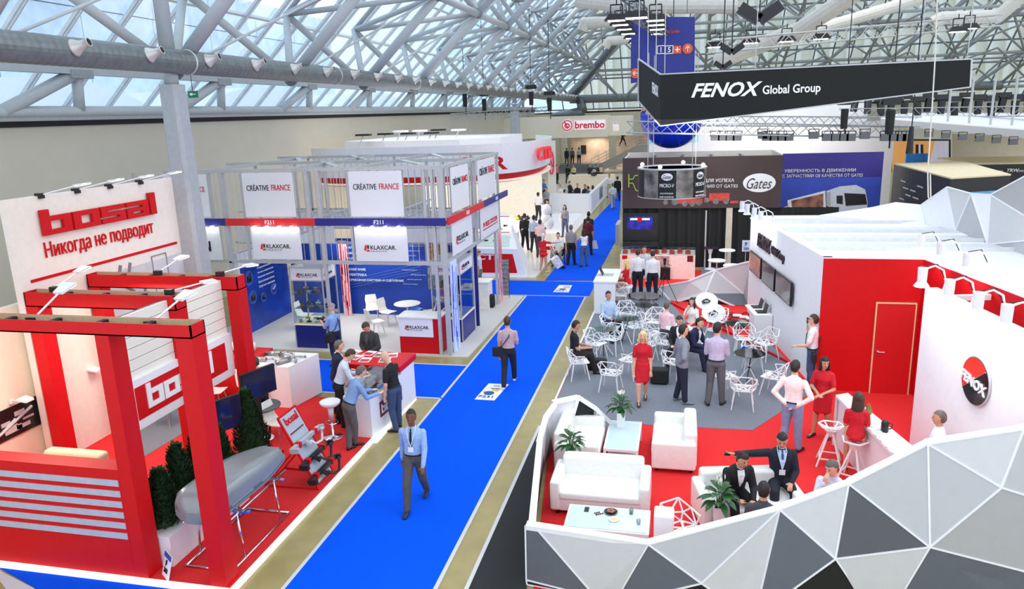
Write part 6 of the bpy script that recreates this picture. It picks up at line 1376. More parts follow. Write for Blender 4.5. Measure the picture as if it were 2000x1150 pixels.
# tripods
def tripod(p, h, lab, r=.5, head='cam'):
 t = T('tripod', lab, 'tripod', p);
 for k in range(3): a = R(90 + 120 * k + 10); m = MB(); m.tube((0,0,h*.68), (r*math.cos(a), r*math.sin(a), 0), .014, 6, .009); m.build('leg', BLACK, t)
 m = MB(); m.tube((0,0,h*.55), (0,0,h-.12), .014, 6); m.box(-.04,-.05,h-.14,.04,.05,h-.02); m.bar((.03,0,h-.1), (.22,-.05,h-.16), .015, .015); m.build('column', BLACK, t)
 m = MB(); m.box(-.05,-.05,h-.02,.05,.07,h+.09); m.build('camera', BLACK, t); return t
tripod(P(1503, 648, .03), 1.5, 'black camera tripod before the white screens wall')
tripod(P(1297, 590, .03), 1.45, 'black tripod with small screen behind the waiters')
# information counter
ic = T('info_counter', 'long white counter with leaflets running beside the woman on the stool', 'counter', (3.3, 13, .02))
cA, cB, cC, cD = P(1632, 771, 1.05), P(1656, 767, 1.05), P(1800, 885, 1.05), P(1762, 905, 1.05)
m = MB(); m.slab([cA, cD, cC, cB], (0, 0, -.05)); m.build('top', WHITE, ic, world=True)
m = MB(); m.slab([V(cA.x+.06, cA.y-.03, 1.0), V(cD.x+.06, cD.y, 1.0), V(cD.x+.06, cD.y, .02), V(cA.x+.06, cA.y-.03, .02)], (.03, 0, 0)); m.slab([V(cA.x,cA.y,1.0), V(cB.x,cB.y,1.0), V(cB.x,cB.y,.02), V(cA.x,cA.y,.02)], (0,-.04,0)); m.slab([V(cB.x-.02, cB.y-.03, 1.0), V(cC.x-.02, cC.y, 1.0), V(cC.x-.02, cC.y, .02), V(cB.x-.02, cB.y-.03, .02)], (-.03,0,0)); m.build('body', WHITE, ic, world=True)
dct = (cD - cA);
for k in range(12):
 f = .50 + .038 * k; p_ = cA.lerp(cD, f) + (cB - cA) * (.35 + .3 * (k % 2)); m = MB(); m.box(-.10, -.035, 0, .10, .035, .02); m.xf(Matrix.Translation(p_) @ Matrix.Rotation(R(20 + 7 * (k % 3)), 4, 'Z')); one(m, 'leaflet', mat('leaflet_white', (226, 228, 232), .4), 'white folded leaflet on the long counter, %s from the dark-haired woman' % ORD[k], 'leaflet', 'leaflets in a row on the long counter')
jp = cA.lerp(cD, .62) + (cB - cA) * .8
jg = T('coffee_flask', 'black flask standing on the long white counter', 'flask', jp); m = MB(); m.lathe([(.055,0),(.06,.01),(.06,.17),(.045,.2),(.03,.21)], 16); m.build('body', BLACK, jg, smooth=True); m = MB(); m.path([(.06,0,.17),(.11,0,.15),(.11,0,.07),(.06,0,.05)], .01, 6); m.build('handle', BLACK, jg)
m = MB(); m.lathe([(.05,0),(.07,.05),(.05,.1),(.03,.16),(.02,.2)], 12, cA.lerp(cD, .36) + (cB-cA)*.9); one(m, 'small_vase', mat('olive_green', (110, 120, 60), .4), 'small green plant pot at the far edge of the long counter', 'vase')
# ---- reception desk at the far corner
rd = T('reception_desk', 'white box desk with open laptop at the aisle corner', 'desk', (-2.3, 24.3, .028))
m = MB(); m.box(-2.70, 23.45, .028, -2.02, 23.6, 1.07); m.box(-2.69, 23.6, .028, -2.55, 25.2, 1.07); m.box(-2.72, 23.42, 1.07, -1.95, 25.42, 1.12); m.box(-2.70, 25.2, .028, -2.0, 25.4, 1.07); m.build('body', WHITE, rd, world=True)
t = T('laptop', 'open silver laptop on the white corner desk', 'laptop', (-2.4, 24.4, 1.12)); m = MB(); m.box(-2.5, 24.2, 1.12, -2.15, 24.6, 1.135); m.build('keyboard', ALU, t, world=True); m = MB(); m.slab([(-2.5,24.2,1.135),(-2.5,24.6,1.135),(-2.62,24.6,1.38),(-2.62,24.2,1.38)], (.012,0,0)); m.build('screen', BLACK, t, world=True)
rt = T('glass_drum_table', 'grey glass topped drum table behind the mesh chairs', 'table', (P(1257, 620, .03).x, P(1257, 620, .03).y, .028)); m = MB(); m.lathe([(.28,0),(.30,.05),(.2,.15),(.14,.5),(.2,.68)], 20); m.build('pedestal', GREYM, rt, smooth=True); m = MB(); m.lathe([(.52,.70),(.53,.71),(.53,.72)], 28); m.build('tabletop', TINT, rt)
# ---- white leather sofas
def sofa(cx, cy, w, d, face, lab, hb=.76):
 """face: compass degrees the seat looks towards; the origin is the centre of the footprint"""
 t = T('sofa', lab, 'sofa', (cx, cy, .02), -R(face)); b = d/2; a = w/2
 m = MB(); m.rbox(-a+.14, -b+.05, .07, a-.14, b-.03, .30, .03); m.build('base', LEATHER, t, smooth=False)
 m = MB(); m.rbox(-a+.15, -b+.20, .28, a-.15, b, .43, .05); m.build('seat_cushion', LEATHER, t, smooth=True)
 m = MB(); m.rbox(-a+.12, -b, .07, a-.12, -b+.24, hb, .06); m.build('backrest', LEATHER, t, smooth=True)
 for s in (-1, 1): m = MB(); x0, x1 = (s*a, s*(a-.17)); m.rbox(min(x0,x1), -b+.02, .07, max(x0,x1), b-.01, .60, .05); m.build('arm', LEATHER, t, smooth=True)
 for sx_ in (-1, 1):
  for sy_ in (-1, 1): m = MB(); m.lathe([(.03, 0), (.035, .07)], 10, (sx_*(a-.12), sy_*(b-.1), 0)); m.build('foot', BLACK, t)
 return t
sofa(-1.78, 13.05, 1.45, .84, 90, 'white leather two-seat sofa beside the side fence, facing the low table')
sofa(-.03, 13.4, 1.5, .82, -90, 'white leather two-seat sofa with its arm towards the standing men')
sofa(-1.20, 11.35, 1.62, .90, 180, 'white leather two-seat sofa behind the snack table')
sofa(1.13, 11.25, 1.62, .88, 168, 'white leather sofa on which the two men in dark suits sit')
def low_table(x0, y0, x1, y1, h, lab):
 t = T('coffee_table', lab, 'table', ((x0+x1)/2, (y0+y1)/2, .02)); m = MB(); m.box(x0, y0, h-.06, x1, y1, h-.01);
 for s_ in ((x0, y0), (x1-.05, y0), (x0, y1-.05), (x1-.05, y1-.05)): m.box(s_[0], s_[1], .02, s_[0]+.05, s_[1]+.05, h-.06)
 m.box(x0, y0, .14, x1, y0+.02, h-.06) if h < .3 else None; m.build('frame', WHITE, t, world=True)
 m = MB(); m.box(x0+.035, y0+.035, h-.01, x1-.035, y1-.035, h); m.build('glass_top', FROST, t, world=True);
 m = MB(); m.box(x0+.05, y0+.05, .15, x1-.05, y1-.05, .17); m.build('lower_shelf', WHITE, t, world=True); return t
low_table(-1.63, 9.92, -.36, 10.62, .42, 'low white table with pale glass top, snacks and a phone on it')
low_table(-1.31, 12.70, -.67, 14.02, .42, 'low white table with pale glass top and a peace lily')
# snack things
t = T('snack_plate', 'dark dish of biscuits on the snack table', 'dish', (*P(1193, 1001, .42).xy, .42)); m = MB(); m.lathe([(.05,0),(.10,.02),(.105,.025),(.09,.02)], 20); m.build('dish', BLACK, t, smooth=True)
m = MB()
for k in range(5): m.ell((.04*math.cos(k*1.3), .04*math.sin(k*1.3), .035), (.032, .025, .018), 10, 6)
m.build('biscuits', mat('brown_biscuit', (170, 110, 86), .7), t)
t = T('candy_tray', 'white tray of dark chocolates on the snack table', 'dish', (*P(1169, 1004, .42).xy, .42), R(30)); m = MB(); m.box(-.08,-.06,0,.08,.06,.008); m.build('tray', WHITE, t)
for k in range(7): m = MB(); m.ell((-.05+.035*(k%4), -.03+.05*(k//4), .02), (.016,.014,.012), 8, 5); m.build('chocolate', mat('chocolate', (70, 36, 34), .3), t)
t = T('lemon_plate', 'white saucer of lemon slices on the snack table', 'dish', (*P(1199, 1015, .42).xy, .42)); m = MB(); m.lathe([(.04,0),(.085,.012),(.08,.014)], 20); m.build('saucer', WHITE, t, smooth=True); m = MB(); m.lathe([(.045,.014),(.045,.02)], 14); m.build('lemon_slice', mat('lemon', (232, 220, 120), .5), t)
t = T('drinking_glass', 'small glass with amber drink on the snack table', 'glass', (*P(1233, 1003, .42).xy, .42)); m = MB(); m.lathe([(.03,0),(.036,.09),(.034,.09),(.028,.005)], 16); m.build('glass', GLASS, t, smooth=True); m = MB(); m.lathe([(.027,.006),(.031,.05)], 14); m.build('drink', mat('amber_drink', (222, 176, 84), .1), t)
m = MB(); c = P(1146, 995, .42); m.box(c.x-.035, c.y-.07, .42, c.x+.035, c.y+.07, .43); one(m, 'smartphone', BLACK, 'black phone lying at the far left of the snack table', 'phone', bevel=.004)
t = T('drinking_glass', 'empty clear glass near the right end of the snack table', 'glass', (*P(1247, 1024, .42).xy, .42)); m = MB(); m.lathe([(.028,0),(.034,.08),(.032,.08),(.026,.005)], 16); m.build('glass', GLASS, t, smooth=True)
m = MB(); c = P(1355, 968, .02); m.lathe([(.03,0),(.05,.02)], 12, c); one(m, 'paper_scrap', WHITE, 'crumpled white napkin on the red carpet beside the suited men', 'napkin')
# peace lilies
def lily(x, y, z0, hp_, lab, seed, wpot=.15, sc=1.0):
 rnd = random.Random(seed); t = T('peace_lily', lab, 'potted plant', (x, y, z0)); a = wpot/2
 m = MB(); m.v = [V(sx_*w, sy_*w, z) for w, z in ((a*.92, 0), (a, hp_), (a*.88, hp_), (a*.85, hp_-.04)) for sx_, sy_ in ((-1,-1),(1,-1),(1,1),(-1,1))]
 m.f = [(i*4+k, i*4+(k+1)%4, i*4+4+(k+1)%4, i*4+4+k) for i in range(3) for k in range(4)] + [(3,2,1,0), (12,13,14,15)]; m.m = [0]*len(m.f); m.build('pot', WHITE, t)
 m = MB(); m.lathe([(a*.8, hp_-.05), (a*.8, hp_-.03)], 10); m.build('soil', mat('dark_soil', (50, 38, 30), .9), t)
 for k in range(26):
  an = k * 2.4; ring = k / 26; L = (.13 + .07 * rnd.random()) * sc; up_ = 1.25 - ring * .95; rad = .3 + ring
  d0 = V(math.cos(an), math.sin(an), 0); st_ = V(0,0,hp_-.03); b = st_ + (d0 * .09 * rad + V(0,0,.15 * up_ + .05)) * sc
  s_ = V(-d0.y, d0.x, 0); tip = b + (d0 * (.55 + ring*.4) + V(0,0,.55 - ring*.95)).normalized() * L; ax = (tip - b).normalized()
  m = MB(); m.tube(st_ + d0*.015, b, .0035, 4)
  nseg = 5; vs = []
  for i in range(nseg + 1):
   f = i / nseg; w = L * .24 * math.sin(math.pi * min(1, f * .93 + .05)) ** .8; c = b + ax * L * f + V(0,0,-.05 * f * f * sc + .015 * math.sin(f*3.1))
   vs += [c - s_*w + V(0,0,.012), c, c + s_*w + V(0,0,.012)]
  m.add(vs, [(3*i+j, 3*i+j+1, 3*i+4+j, 3*i+3+j) for i in range(nseg) for j in range(2)]); m.build('leaf', LEAF, t, smooth=True)
 for k in range(5):
  an = k * 1.7 + seed; top = V(.06*math.cos(an), .06*math.sin(an), hp_ + (.30 + .07 * rnd.random()) * sc); m = MB(); m.tube((0,0,hp_-.03), top, .003, 4); m.build('flower_stem', LEAF, t)
  m = MB(); d0 = V(math.cos(an), math.sin(an), 0); s_ = V(-d0.y, d0.x, 0); vs = []
  for i, (w, zz, oo) in enumerate(((.004, 0, 0), (.022, .02, .008), (.026, .045, .012), (.014, .075, .006), (.001, .095, -.004))): vs += [top + s_*-w + d0*oo*-.3 + V(0,0,zz), top + d0*oo + V(0,0,zz), top + s_*w + d0*oo*-.3 + V(0,0,zz)]
  m.add(vs, [(3*i+j, 3*i+j+1, 3*i+4+j, 3*i+3+j) for i in range(4) for j in range(2)]); m.build('flower', mat('cream_flower', (244, 242, 226), .5), t, smooth=True)
 return t
c = P(1213, 832, .42); lily(c.x, c.y, .42, .30, 'peace lily in a tall white pot on the low table', 1, .155, 1.15)
lily(-1.80, 12.02, .02, .66, 'peace lily in a white pot in the corner behind the sofa', 2, .17, 1.1)
c = P(1405, 1010, .45); lily(c.x, c.y, .02, .62, 'peace lily in a white pot before the two suited men', 3, .17, 1.25)
# ---- lattice chairs and stools
LW = mat('white_cast_aluminium', (240, 240, 242), .35, var=.01)
def lat(m, P_, edges, w=.022, h=.012):
 for a, b in edges: m.bar(P_[a], P_[b], w, h)
def chair_one():
 t = T('lattice_chair', 'x', 'chair', (0,0,0))
 S = dict(a=V(-.19,.23,.44), b=V(.19,.23,.44), c=V(.27,.02,.455), d=V(.17,-.20,.44), e=V(-.17,-.20,.44), f=V(-.27,.02,.455), g=V(0,.10,.425), h=V(.09,-.05,.42), i=V(-.09,-.05,.42))
 m = MB(); lat(m, S, ['ab','bc','cd','de','ef','fa','gh','hi','ig','ga','gb','hb','hc','hd','id','ie','if','ia'], .03, .014); m.prism([(-.19,.23),(.19,.23),(.09,.09),(-.09,.09)], .436, .446); m.build('seat', LW, t)
 Bk = dict(a=V(-.27,.10,.64), b=V(-.29,-.12,.66), c=V(-.17,-.27,.79), d=V(.17,-.27,.79), e=V(.29,-.12,.66), f=V(.27,.10,.64), g=V(-.27,.02,.455), h=V(.27,.02,.455), i=V(-.17,-.20,.44), j=V(.17,-.20,.44), k=V(0,-.26,.60), l=V(-.20,-.20,.58), n=V(.20,-.20,.58))
 m = MB(); lat(m, Bk, ['ab','bc','cd','de','ef','ag','fh','bg','eh','bl','lc','li','lk','kc','kd','kn','nd','nj','ne','ki','kj','gl','hn'], .020, .016); m.build('backrest', LW, t)
 for sx_, sy_ in ((-1,1),(1,1),(-1,-1),(1,-1)):
  m = MB(); m.tube((sx_*.17, sy_*.15, .44), (sx_*.235, sy_*.235, 0), .019, 6, .012); m.build('leg', LW, t)
 return t
ch0 = chair_one(); ch_used = [0]
def lchair(x, y, face, lab, z=.028, grp='white lattice chairs around the folding tables'):
 if not ch_used[0]: ch_used[0] = 1; c = ch0; c.location = (x, y, z); c.rotation_euler = (0,0,-R(face)); c['label'] = lab; MW[c.name] = Matrix.Translation((x, y, z)) @ Matrix.Rotation(-R(face), 4, 'Z')
 else: c = dup(ch0, (x, y, z), -R(face), lab)
 c['group'] = grp
def stool_one(x, y, face, lab, h=.76):
 t = T('lattice_stool', lab, 'stool', (x, y, .02), -R(face)); S = dict(a=V(-.12,.19,h), b=V(.12,.19,h), c=V(.22,.02,h+.01), d=V(.13,-.17,h), e=V(-.13,-.17,h), f=V(-.22,.02,h+.01), g=V(-.06,.06,h-.07), h=V(.06,.06,h-.07), i=V(0,-.07,h-.07))
 m = MB(); lat(m, S, ['ab','bc','cd','de','ef','fa','gh','hi','ig','ga','gf','hb','hc','id','ie','if','ic'], .024, .018); m.lathe([(.03, h-.22), (.12, h-.08)], 6); m.build('seat', LW, t)
 for k in range(4): a = R(45 + 90*k); m = MB(); m.tube((.05*math.cos(a), .05*math.sin(a), h-.14), (.29*math.cos(a), .29*math.sin(a), 0), .020, 6, .016); m.build('leg', LW, t)
 m = MB(); p4 = [V(.235*math.cos(R(45+90*k)), .235*math.sin(R(45+90*k)), .15) for k in range(4)]
 for k in range(4): m.bar(p4[k], p4[(k+1)%4], .02, .02)
 m.build('footrest', LW, t)
c = P(1618, 905, .02); stool_one(c.x, c.y, 10, 'empty white lattice bar stool before the long counter')
c = P(1665, 940, .02); stool_one(c.x, c.y + .05, 30, 'white lattice bar stool under the woman with long brown hair')
def ftable(px, py, lab, r=.36, top=GLASS, rz=20, z=.028, bag=False):
 c = P(px, py, z); t = T('folding_table', lab, 'table', (c.x, c.y, z), R(rz)); m = MB(); m.lathe([(r, .715), (r, .725)], 28); m.build('glass_top', mat('pale_glass_top', (206, 220, 228), .08, var=.02) if top is FROST else top, t)
 for k in range(3): a = R(60 * k); m = MB(); m.tube((-.30*math.cos(a), -.30*math.sin(a), 0), (.28*math.cos(a), .28*math.sin(a), .71), .013, 6); m.build('leg', [LW, BLACK, LW][k], t)
 m = MB(); m.ell((0,0,.36), .035, 8, 6); m.build('hub', BLACK, t); return t
ft = [ftable(1222, 668, 'round glass table by the seated man in pale blue', rz=10), ftable(1178, 690, 'round glass table by the seated man in black', rz=40), ftable(1440, 680, 'round glass table behind the man in lilac', rz=70),
      ftable(1462, 745, 'dark glass table in the right-hand chair circle with a blue cloth', rz=15, top=TINT), ftable(1325, 690, 'round glass table at the middle group', rz=15, top=FROST), ftable(1262, 640, 'tall crossed-leg table behind the empty chairs', rz=50)]
for px, py, f_, lab in ((1130, 738, 70, 'white lattice chair under the man in black at the aisle edge'), (1193, 762, 10, 'white lattice chair with its back to the plant'), (1163, 700, 120, 'white lattice chair behind the small table at the aisle'), (1195, 690, 200, 'white lattice chair beside the seated man in black'), (1232, 735, -60, 'white lattice chair half behind the woman in red'), (1192, 668, 100, 'white lattice chair under the man in pale blue'),
 (1225, 640, 160, 'white lattice chair near the corner desk'), (1240, 665, 230, 'white lattice chair turned in front of the waiters'), (1278, 655, 200, 'white lattice chair with raised back behind the pink shirt'), (1272, 680, 60, 'white lattice chair left of the man in pink'), (1298, 700, 20, 'white lattice chair under the man in pink'), (1262, 705, 300, 'empty white lattice chair behind the blonde woman'),
 (1315, 740, 30, 'white lattice chair beside the black suitcase'), (1352, 700, 180, 'white lattice chair under the dark haired woman'), (1400, 655, 220, 'white lattice chair before the red carpet wedge'), (1452, 690, 180, 'white lattice chair facing the grey trousers man'), (1495, 700, 230, 'white lattice chair nearest the red kerb'), (1470, 725, 180, 'white lattice chair in the centre of the right circle'),
 (1450, 795, 5, 'white lattice chair with its back to the camera, right circle'), (1510, 770, -60, 'white lattice chair at the right end of the circle'), (1415, 770, 60, 'white lattice chair behind the grey trousers'), (1212, 600, 180, 'white lattice chair by the reception stool')):
 c = P(px, py, .028); lchair(c.x, c.y, f_, lab)
c = P(1320, 1040, .3); lchair(.1, 10.05, 140, 'white lattice chair just behind the fence top', z=.02)
m = MB(); m.rbox(-.28, 9.55, .02, .0, 9.85, .95, .03); one(m, 'white_pedestal', WHITE, 'small white pedestal just behind the fence corner', 'pedestal')
m = MB(); c = P(1452, 692, .5); m.ell((c.x, c.y, .62), (.06,.04,.10), 10, 8); one(m, 'blue_cloth', mat('blue_cloth', (30, 50, 200), .7), 'small blue cloth hanging under the dark glass table', 'cloth')
# satellite-like white bowl chairs/lamps
for px, py, lab, rz_ in ((1382, 588, 'upper white round dish with black cables in it', 0), (1388, 606, 'lower white round dish with black cables in it', 30)):
 c = PY(px - (2 if rz_ == 0 else -6), py if rz_ == 0 else 611, 23.4 if rz_ == 0 else 22.0); t = T('round_dish_table', lab, 'dish stand', (c.x, c.y, .028)); zz = c.z - .028
 Mt = Matrix.Translation((0,0,zz)) @ Matrix.Rotation(R(38), 4, 'X'); m = MB(); m.lathe([(.05,-.10),(.2,-.07),(.33,-.01),(.35,.01),(.31,.0),(.19,-.045),(.02,-.07)], 28); m.xf(Mt); m.build('dish', WHITE, t, smooth=True); m = MB(); m.lathe([(.2,0),(.18,.02),(.03,.04),(.03,zz-.1)], 14); m.build('pedestal', WHITE, t)
 m = MB(); rnd = random.Random(3)
 for k in range(7): a = rnd.random()*6.28; m.tube(Mt @ V(.12*math.cos(a),.1*math.sin(a),-.02), Mt @ V(.15*math.cos(a+1.5),.1*math.sin(a+2),.02), .018, 6)
 m.build('cable_coil', BLACK, t)
cb = MB(); rnd = random.Random(11)
for k in range(16):
 c = P(1415 + rnd.random()*45, 612 + rnd.random()*30, .05); p_ = V(c.x, c.y, .05); pts = [p_]
 for i in range(4): pts.append(pts[-1] + V((rnd.random()-.5)*.4, (rnd.random()-.5)*.5, (rnd.random()-.5)*.02))
 cb.path(pts, .014, 5)
 if k % 4 == 0: cb.box(p_.x-.1, p_.y-.06, .03, p_.x+.1, p_.y+.06, .12)
tag(one(cb, 'cable_tangle', BLACK, 'tangle of black cables and boxes on the red carpet wedge', 'cables'), kind='stuff')
for k in range(3): c = P(1440 + k*13, 617 + k * 3, .05); m = MB(); m.rbox(c.x-.14, c.y-.09, .03, c.x+.14, c.y+.09, .1, .03); one(m, 'white_router', WHITE, 'small white box among the cables, %s from the dishes' % ORD[k], 'box', 'white boxes among the cables')
m = MB(); c = P(1288, 748, .028); m.rbox(c.x-.22, c.y-.14, .028, c.x+.22, c.y+.14, .42, .07); one(m, 'black_suitcase', BLACKM, 'black soft suitcase on the grey carpet beside the red dress', 'suitcase', smooth=True)
m = MB(); c = P(1170, 722, .028); m.rbox(c.x-.2, c.y-.12, .028, c.x+.2, c.y+.12, .34, .07); one(m, 'black_bag', BLACKM, 'black bag on the grey carpet behind the legs of the man in black', 'bag', smooth=True)
# ---- rear crag wall on the roof
ca, cb2 = P(1808, 438, HZ), P(2000, 497, HZ)
cg = T('faceted_crag', 'white and grey faceted crag rising behind the white roof', 'screen wall', (ca.x, ca.y, HZ))
W2a, W2b = (ca.x, ca.y), (cb2.x, cb2.y)
def Z(px, py, far=0): return PW(px, py, W2a, W2b) if px >= 1799 else PY(px, py, ca.y + .6)
tl_ = [((1600, 420), (1700, 405), (1748, 395), (1799, 400), (1808, 440), (1600, 440), WHITE), ((1680, 421), (1690, 408), (1703, 421), GREYM), ((1799, 400), (1850, 365), (1867, 449), (1808, 438), WHITE), ((1799, 405), (1808, 438), (1783, 431), GREYM), ((1850, 365), (1897, 378), (1867, 449), GREYL), ((1897, 378), (1929, 477), (1867, 449), GREYM), ((1897, 378), (1935, 380), (1929, 477), WHITE), ((1935, 380), (2000, 420), (2000, 470), (1929, 477), GREYL), ((1935, 380), (2002, 344), (2060, 330), (2060, 440), (2000, 420), mat('stone_grey_panel', (172, 172, 174), .6)), ((1929, 477), (2000, 470), (2060, 480), (2060, 520), (2000, 497), GREYM), ((2060, 480), (2060, 330), (2140, 330), (2140, 560), (2060, 520), GREYL)]
for q in tl_: m = MB(); off = V(.03,.05,0); m.slab([Z(*p) for p in q[:-1]], off); m.build('panel', q[-1], cg, world=True)
m = MB()
for a, b in (((1850,365),(1897,378)), ((1897,378),(1867,449)), ((1897,378),(1929,477)), ((1935,380),(2000,420)), ((1929,477),(2000,470)), ((1935,380),(1929,477)), ((1897,378),(1935,380)), ((1935,380),(2002,344)), ((1799,400),(1850,365))): m.bar(Z(*a), Z(*b), .03, .03)
m.build('white_seam', WHITE, cg, world=True)
# ================================================================ HANGING SIGN, BANNER, TRUSSES
hs_ = T('hanging_sign', 'black angular hanging sign with bold white lettering', 'sign', (3, 20, 6))
YS = 20
p1, p2, p3, p4_ = PY(1290, 145, YS), PY(1290, 246, YS), PY(1895, 170, YS), PY(1898, 115, YS)
BS = mat('black_sign_face', (10, 13, 13), .5, spec=.3)
m = MB(); m.slab([p1, p2, p3, p4_], (0, .12, 0)); m.build('front_face', BS, hs_, world=True)
q1, q2 = PY(1247, 115, YS + 1.4), PY(1247, 196, YS + 1.4)
m = MB(); m.slab([q1, q2, p2, p1], (-.0, .12, 0)); m.build('side_face', BS, hs_, world=True)
m = MB(); m.bar(p1, p4_, .04, .03); m.bar(p2, p3, .04, .03); m.bar(q1, p1, .04, .03); m.bar(q2, p2, .04, .03); m.bar(q1, q2, .05, .05); m.bar(p4_, p3, .04, .03); m.build('edge_trim', GREYM, hs_, world=True)
a = PY(1350, 191, YS - .02); b = PY(1488, 187, YS - .02); t2_ = PY(1350, 163, YS).z - a.z
text('FENOX', WHITE, hs_, (a.x, YS - .02, a.z), (b - a), (0,0,1), width=(b.x - a.x), height=t2_, bold=.06, shear=.35)
a = PY(1489, 187, YS - .02); b = PY(1602, 182, YS - .02); text('Global Group', WHITE, hs_, (a.x, YS - .02, a.z - .03), (b - a), (0,0,1), width=(b.x-a.x), height=t2_*.78, bold=.04)
text('FENOX', WHITE, hs_, q1.lerp(p1, .62) + V(.02,-.03,-.62), (p1 - q1), (0,0,1), width=.42, height=.28, bold=.06)
for px, py in ((1248, 115), (1265, 125), (1281, 135), (1298, 145), (1475, 130), (1797, 115), (1889, 113)):
 a = PY(px, py + 4, YS + .3); m = MB(); m.tube(a, a + V(0,0,3.2), .012, 5); m.build('suspension_cable', ALUD, hs_, world=True)
nb_ = T('hall_sign', 'navy hanging hall sign with white numbers and orange arrows', 'sign', (-.8, 32, 8))
a, b = PY(1232, 33, 32), PY(1357, 33, 32); m = MB(); m.slab([a, PY(1232, 163, 32), PY(1357, 140, 32), b], (0,.1,0)); m.build('panel', mat('navy_sign', (34, 44, 136), .5), nb_, world=True)
OR = mat('orange_sign', (226, 90, 50), .5)
def sqr(px, py, s, ch, mt_):
 c = PY(px, py, 31.97); t_ = .015; m = MB()
 if mt_ is None:
  for q in (((-1,-1),(1,-1)),((1,-1),(1,1)),((1,1),(-1,1)),((-1,1),(-1,-1))): m.bar(c + V(q[0][0]*s,0,q[0][1]*s), c + V(q[1][0]*s,0,q[1][1]*s), .03, .03)
  m.build('number_box', WHITE, nb_, world=True)
 else: m.slab([c + V(-s,0,-s), c + V(s,0,-s), c + V(s,0,s), c + V(-s,0,s)], (0,.01,0)); m.build('symbol_box', mt_, nb_, world=True)
 text(ch, WHITE, nb_, (c.x, 31.94, c.z), (1,0,0), (0,0,1), height=s*1.3, bold=.03, center=True)
sqr(1291, 97, .15, '1', None); sqr(1307, 97, .15, '5', None); sqr(1323, 97, .15, '+', OR)
for px, py, a0 in ((1343, 95, 'up'), (1241, 143, 'left')):
 c = PY(px, py, 31.97); m = MB(); m.slab([c + V(.2*math.cos(k*math.pi/8), 0, .2*math.sin(k*math.pi/8)) for k in range(16)], (0,.01,0)); m.build('symbol_disc', OR, nb_, world=True); m = MB(); d_ = V(0,0,.12) if a0 == 'up' else V(-.12,0,0); s_ = V(.08,0,0) if a0 == 'up' else V(0,0,.08); c = c + V(0,-.02,0); m.bar(c - d_, c + d_, .03, .03); m.bar(c + d_, c + s_, .03, .03); m.bar(c + d_, c - s_, .03, .03); m.build('arrow', WHITE, nb_, world=True)
text('Café Garden', OR, nb_, PY(1297, 66, 31.97), (1,0,0), (0,0,1), width=.6, height=.14)
for x in (a.x + .3, b.x - .3): m = MB(); m.tube((x, 32, a.z), (x, 32, a.z + 5), .02, 5); m.build('cable', STEELD, nb_, world=True)
# truss with cluster of black flood lights, top middle
lattice(PY(1225, 10, 24), PY(1325, 85, 38), .4, 'lattice_truss', 'dark truss receding beside the navy hall sign', STEELD, bars=.06)
def flood(p, lab, s=.35, grp=None, on=True):
 p = Vector(p); t = T('flood_light', lab, 'floodlight', p, 0, grp); m = MB(); m.v = [V(-s*.6,-s*.4,.18), V(s*.6,-s*.4,.18), V(s*.6,s*.4,.18), V(-s*.6,s*.4,.18), V(-s,-s*.5,0), V(s,-s*.5,0), V(s,s*.5,0), V(-s,s*.5,0)]; m.f = [(0,1,2,3),(7,6,5,4),(0,4,5,1),(1,5,6,2),(2,6,7,3),(3,7,4,0)]; m.m = [0]*6; h_ = m.build('housing', BLACK, t)
 m = MB(); m.box(-s*.7, -s*.3, -.02, s*.7, s*.3, -.001); m.build('lens', LAMP if on else GREYM, h_); m = MB(); m.path([(-s*.5,0,.15),(-s*.5,0,.45),(s*.5,0,.45),(s*.5,0,.15)], .02, 5); m.tube((0,0,.45),(0,0,.6),.02,5); m.build('yoke', BLACK, t); return t
k = 0
for i in range(7):
 f = i / 6; Yc = 24 + 14 * f
 for s_ in (-1, 1):
  px, py = 1242 + f * 28 + s_ * (38 - f * 18), 40 + f * 52; c = PY(px, py, Yc); flood(c, 'black flood light beside the navy sign, %s from the front in the %s row' % (ORD[i], 'left' if s_ < 0 else 'right'), .36, 'flood lights in the double row on the receding truss')
c = PY(1243, 35, 22.5); flood(c, 'bright flood light at the front end of the double row', .42)
lattice(PY(1385, 92, 28), PY(1950, 40, 33), .4, 'lattice_truss', 'aluminium truss carrying flood lights above the hanging sign', ALUD)
for k, (px, py) in enumerate(((1396, 92), (1466, 84), (1536, 81), (1603, 76), (1870, 62), (1892, 56))):
 c = PY(px, py, 28.5 + k * .6); flood(c, 'black flood light hanging over the angular sign, %s from the left' % ['first','second','third','fourth','fifth','sixth'][k], .34, 'flood lights on the truss over the angular sign')
for k, (px, py, s_, lab) in enumerate(((1485, 28, 1.0, 'large pair of black loudspeakers in a V, top right of centre'), (1430, 97, .55, 'middle pair of black loudspeakers under the lamp truss'), (1412, 128, .42, 'small far pair of black loudspeakers'))):
 Yc = 26; c = PY(px, py, Yc); t = T('loudspeaker_pair', lab, 'loudspeaker', c)
 for q in (-1, 1):
  m = MB(); u_ = V(q*.62, 0, .42)*s_; w_ = V(-q*.24, 0, .36)*s_*.8; base_ = V(q*.1, 0, -.3)*s_
  m.slab([base_, base_ + u_, base_ + u_ + w_, base_ + w_], (0, .4*s_, 0)); m.build('speaker', BLACK, t)
 m = MB(); m.tube((0,.2*s_,-.2*s_),(0,.2*s_,5),.02,5); m.build('hanger', BLACK, t)
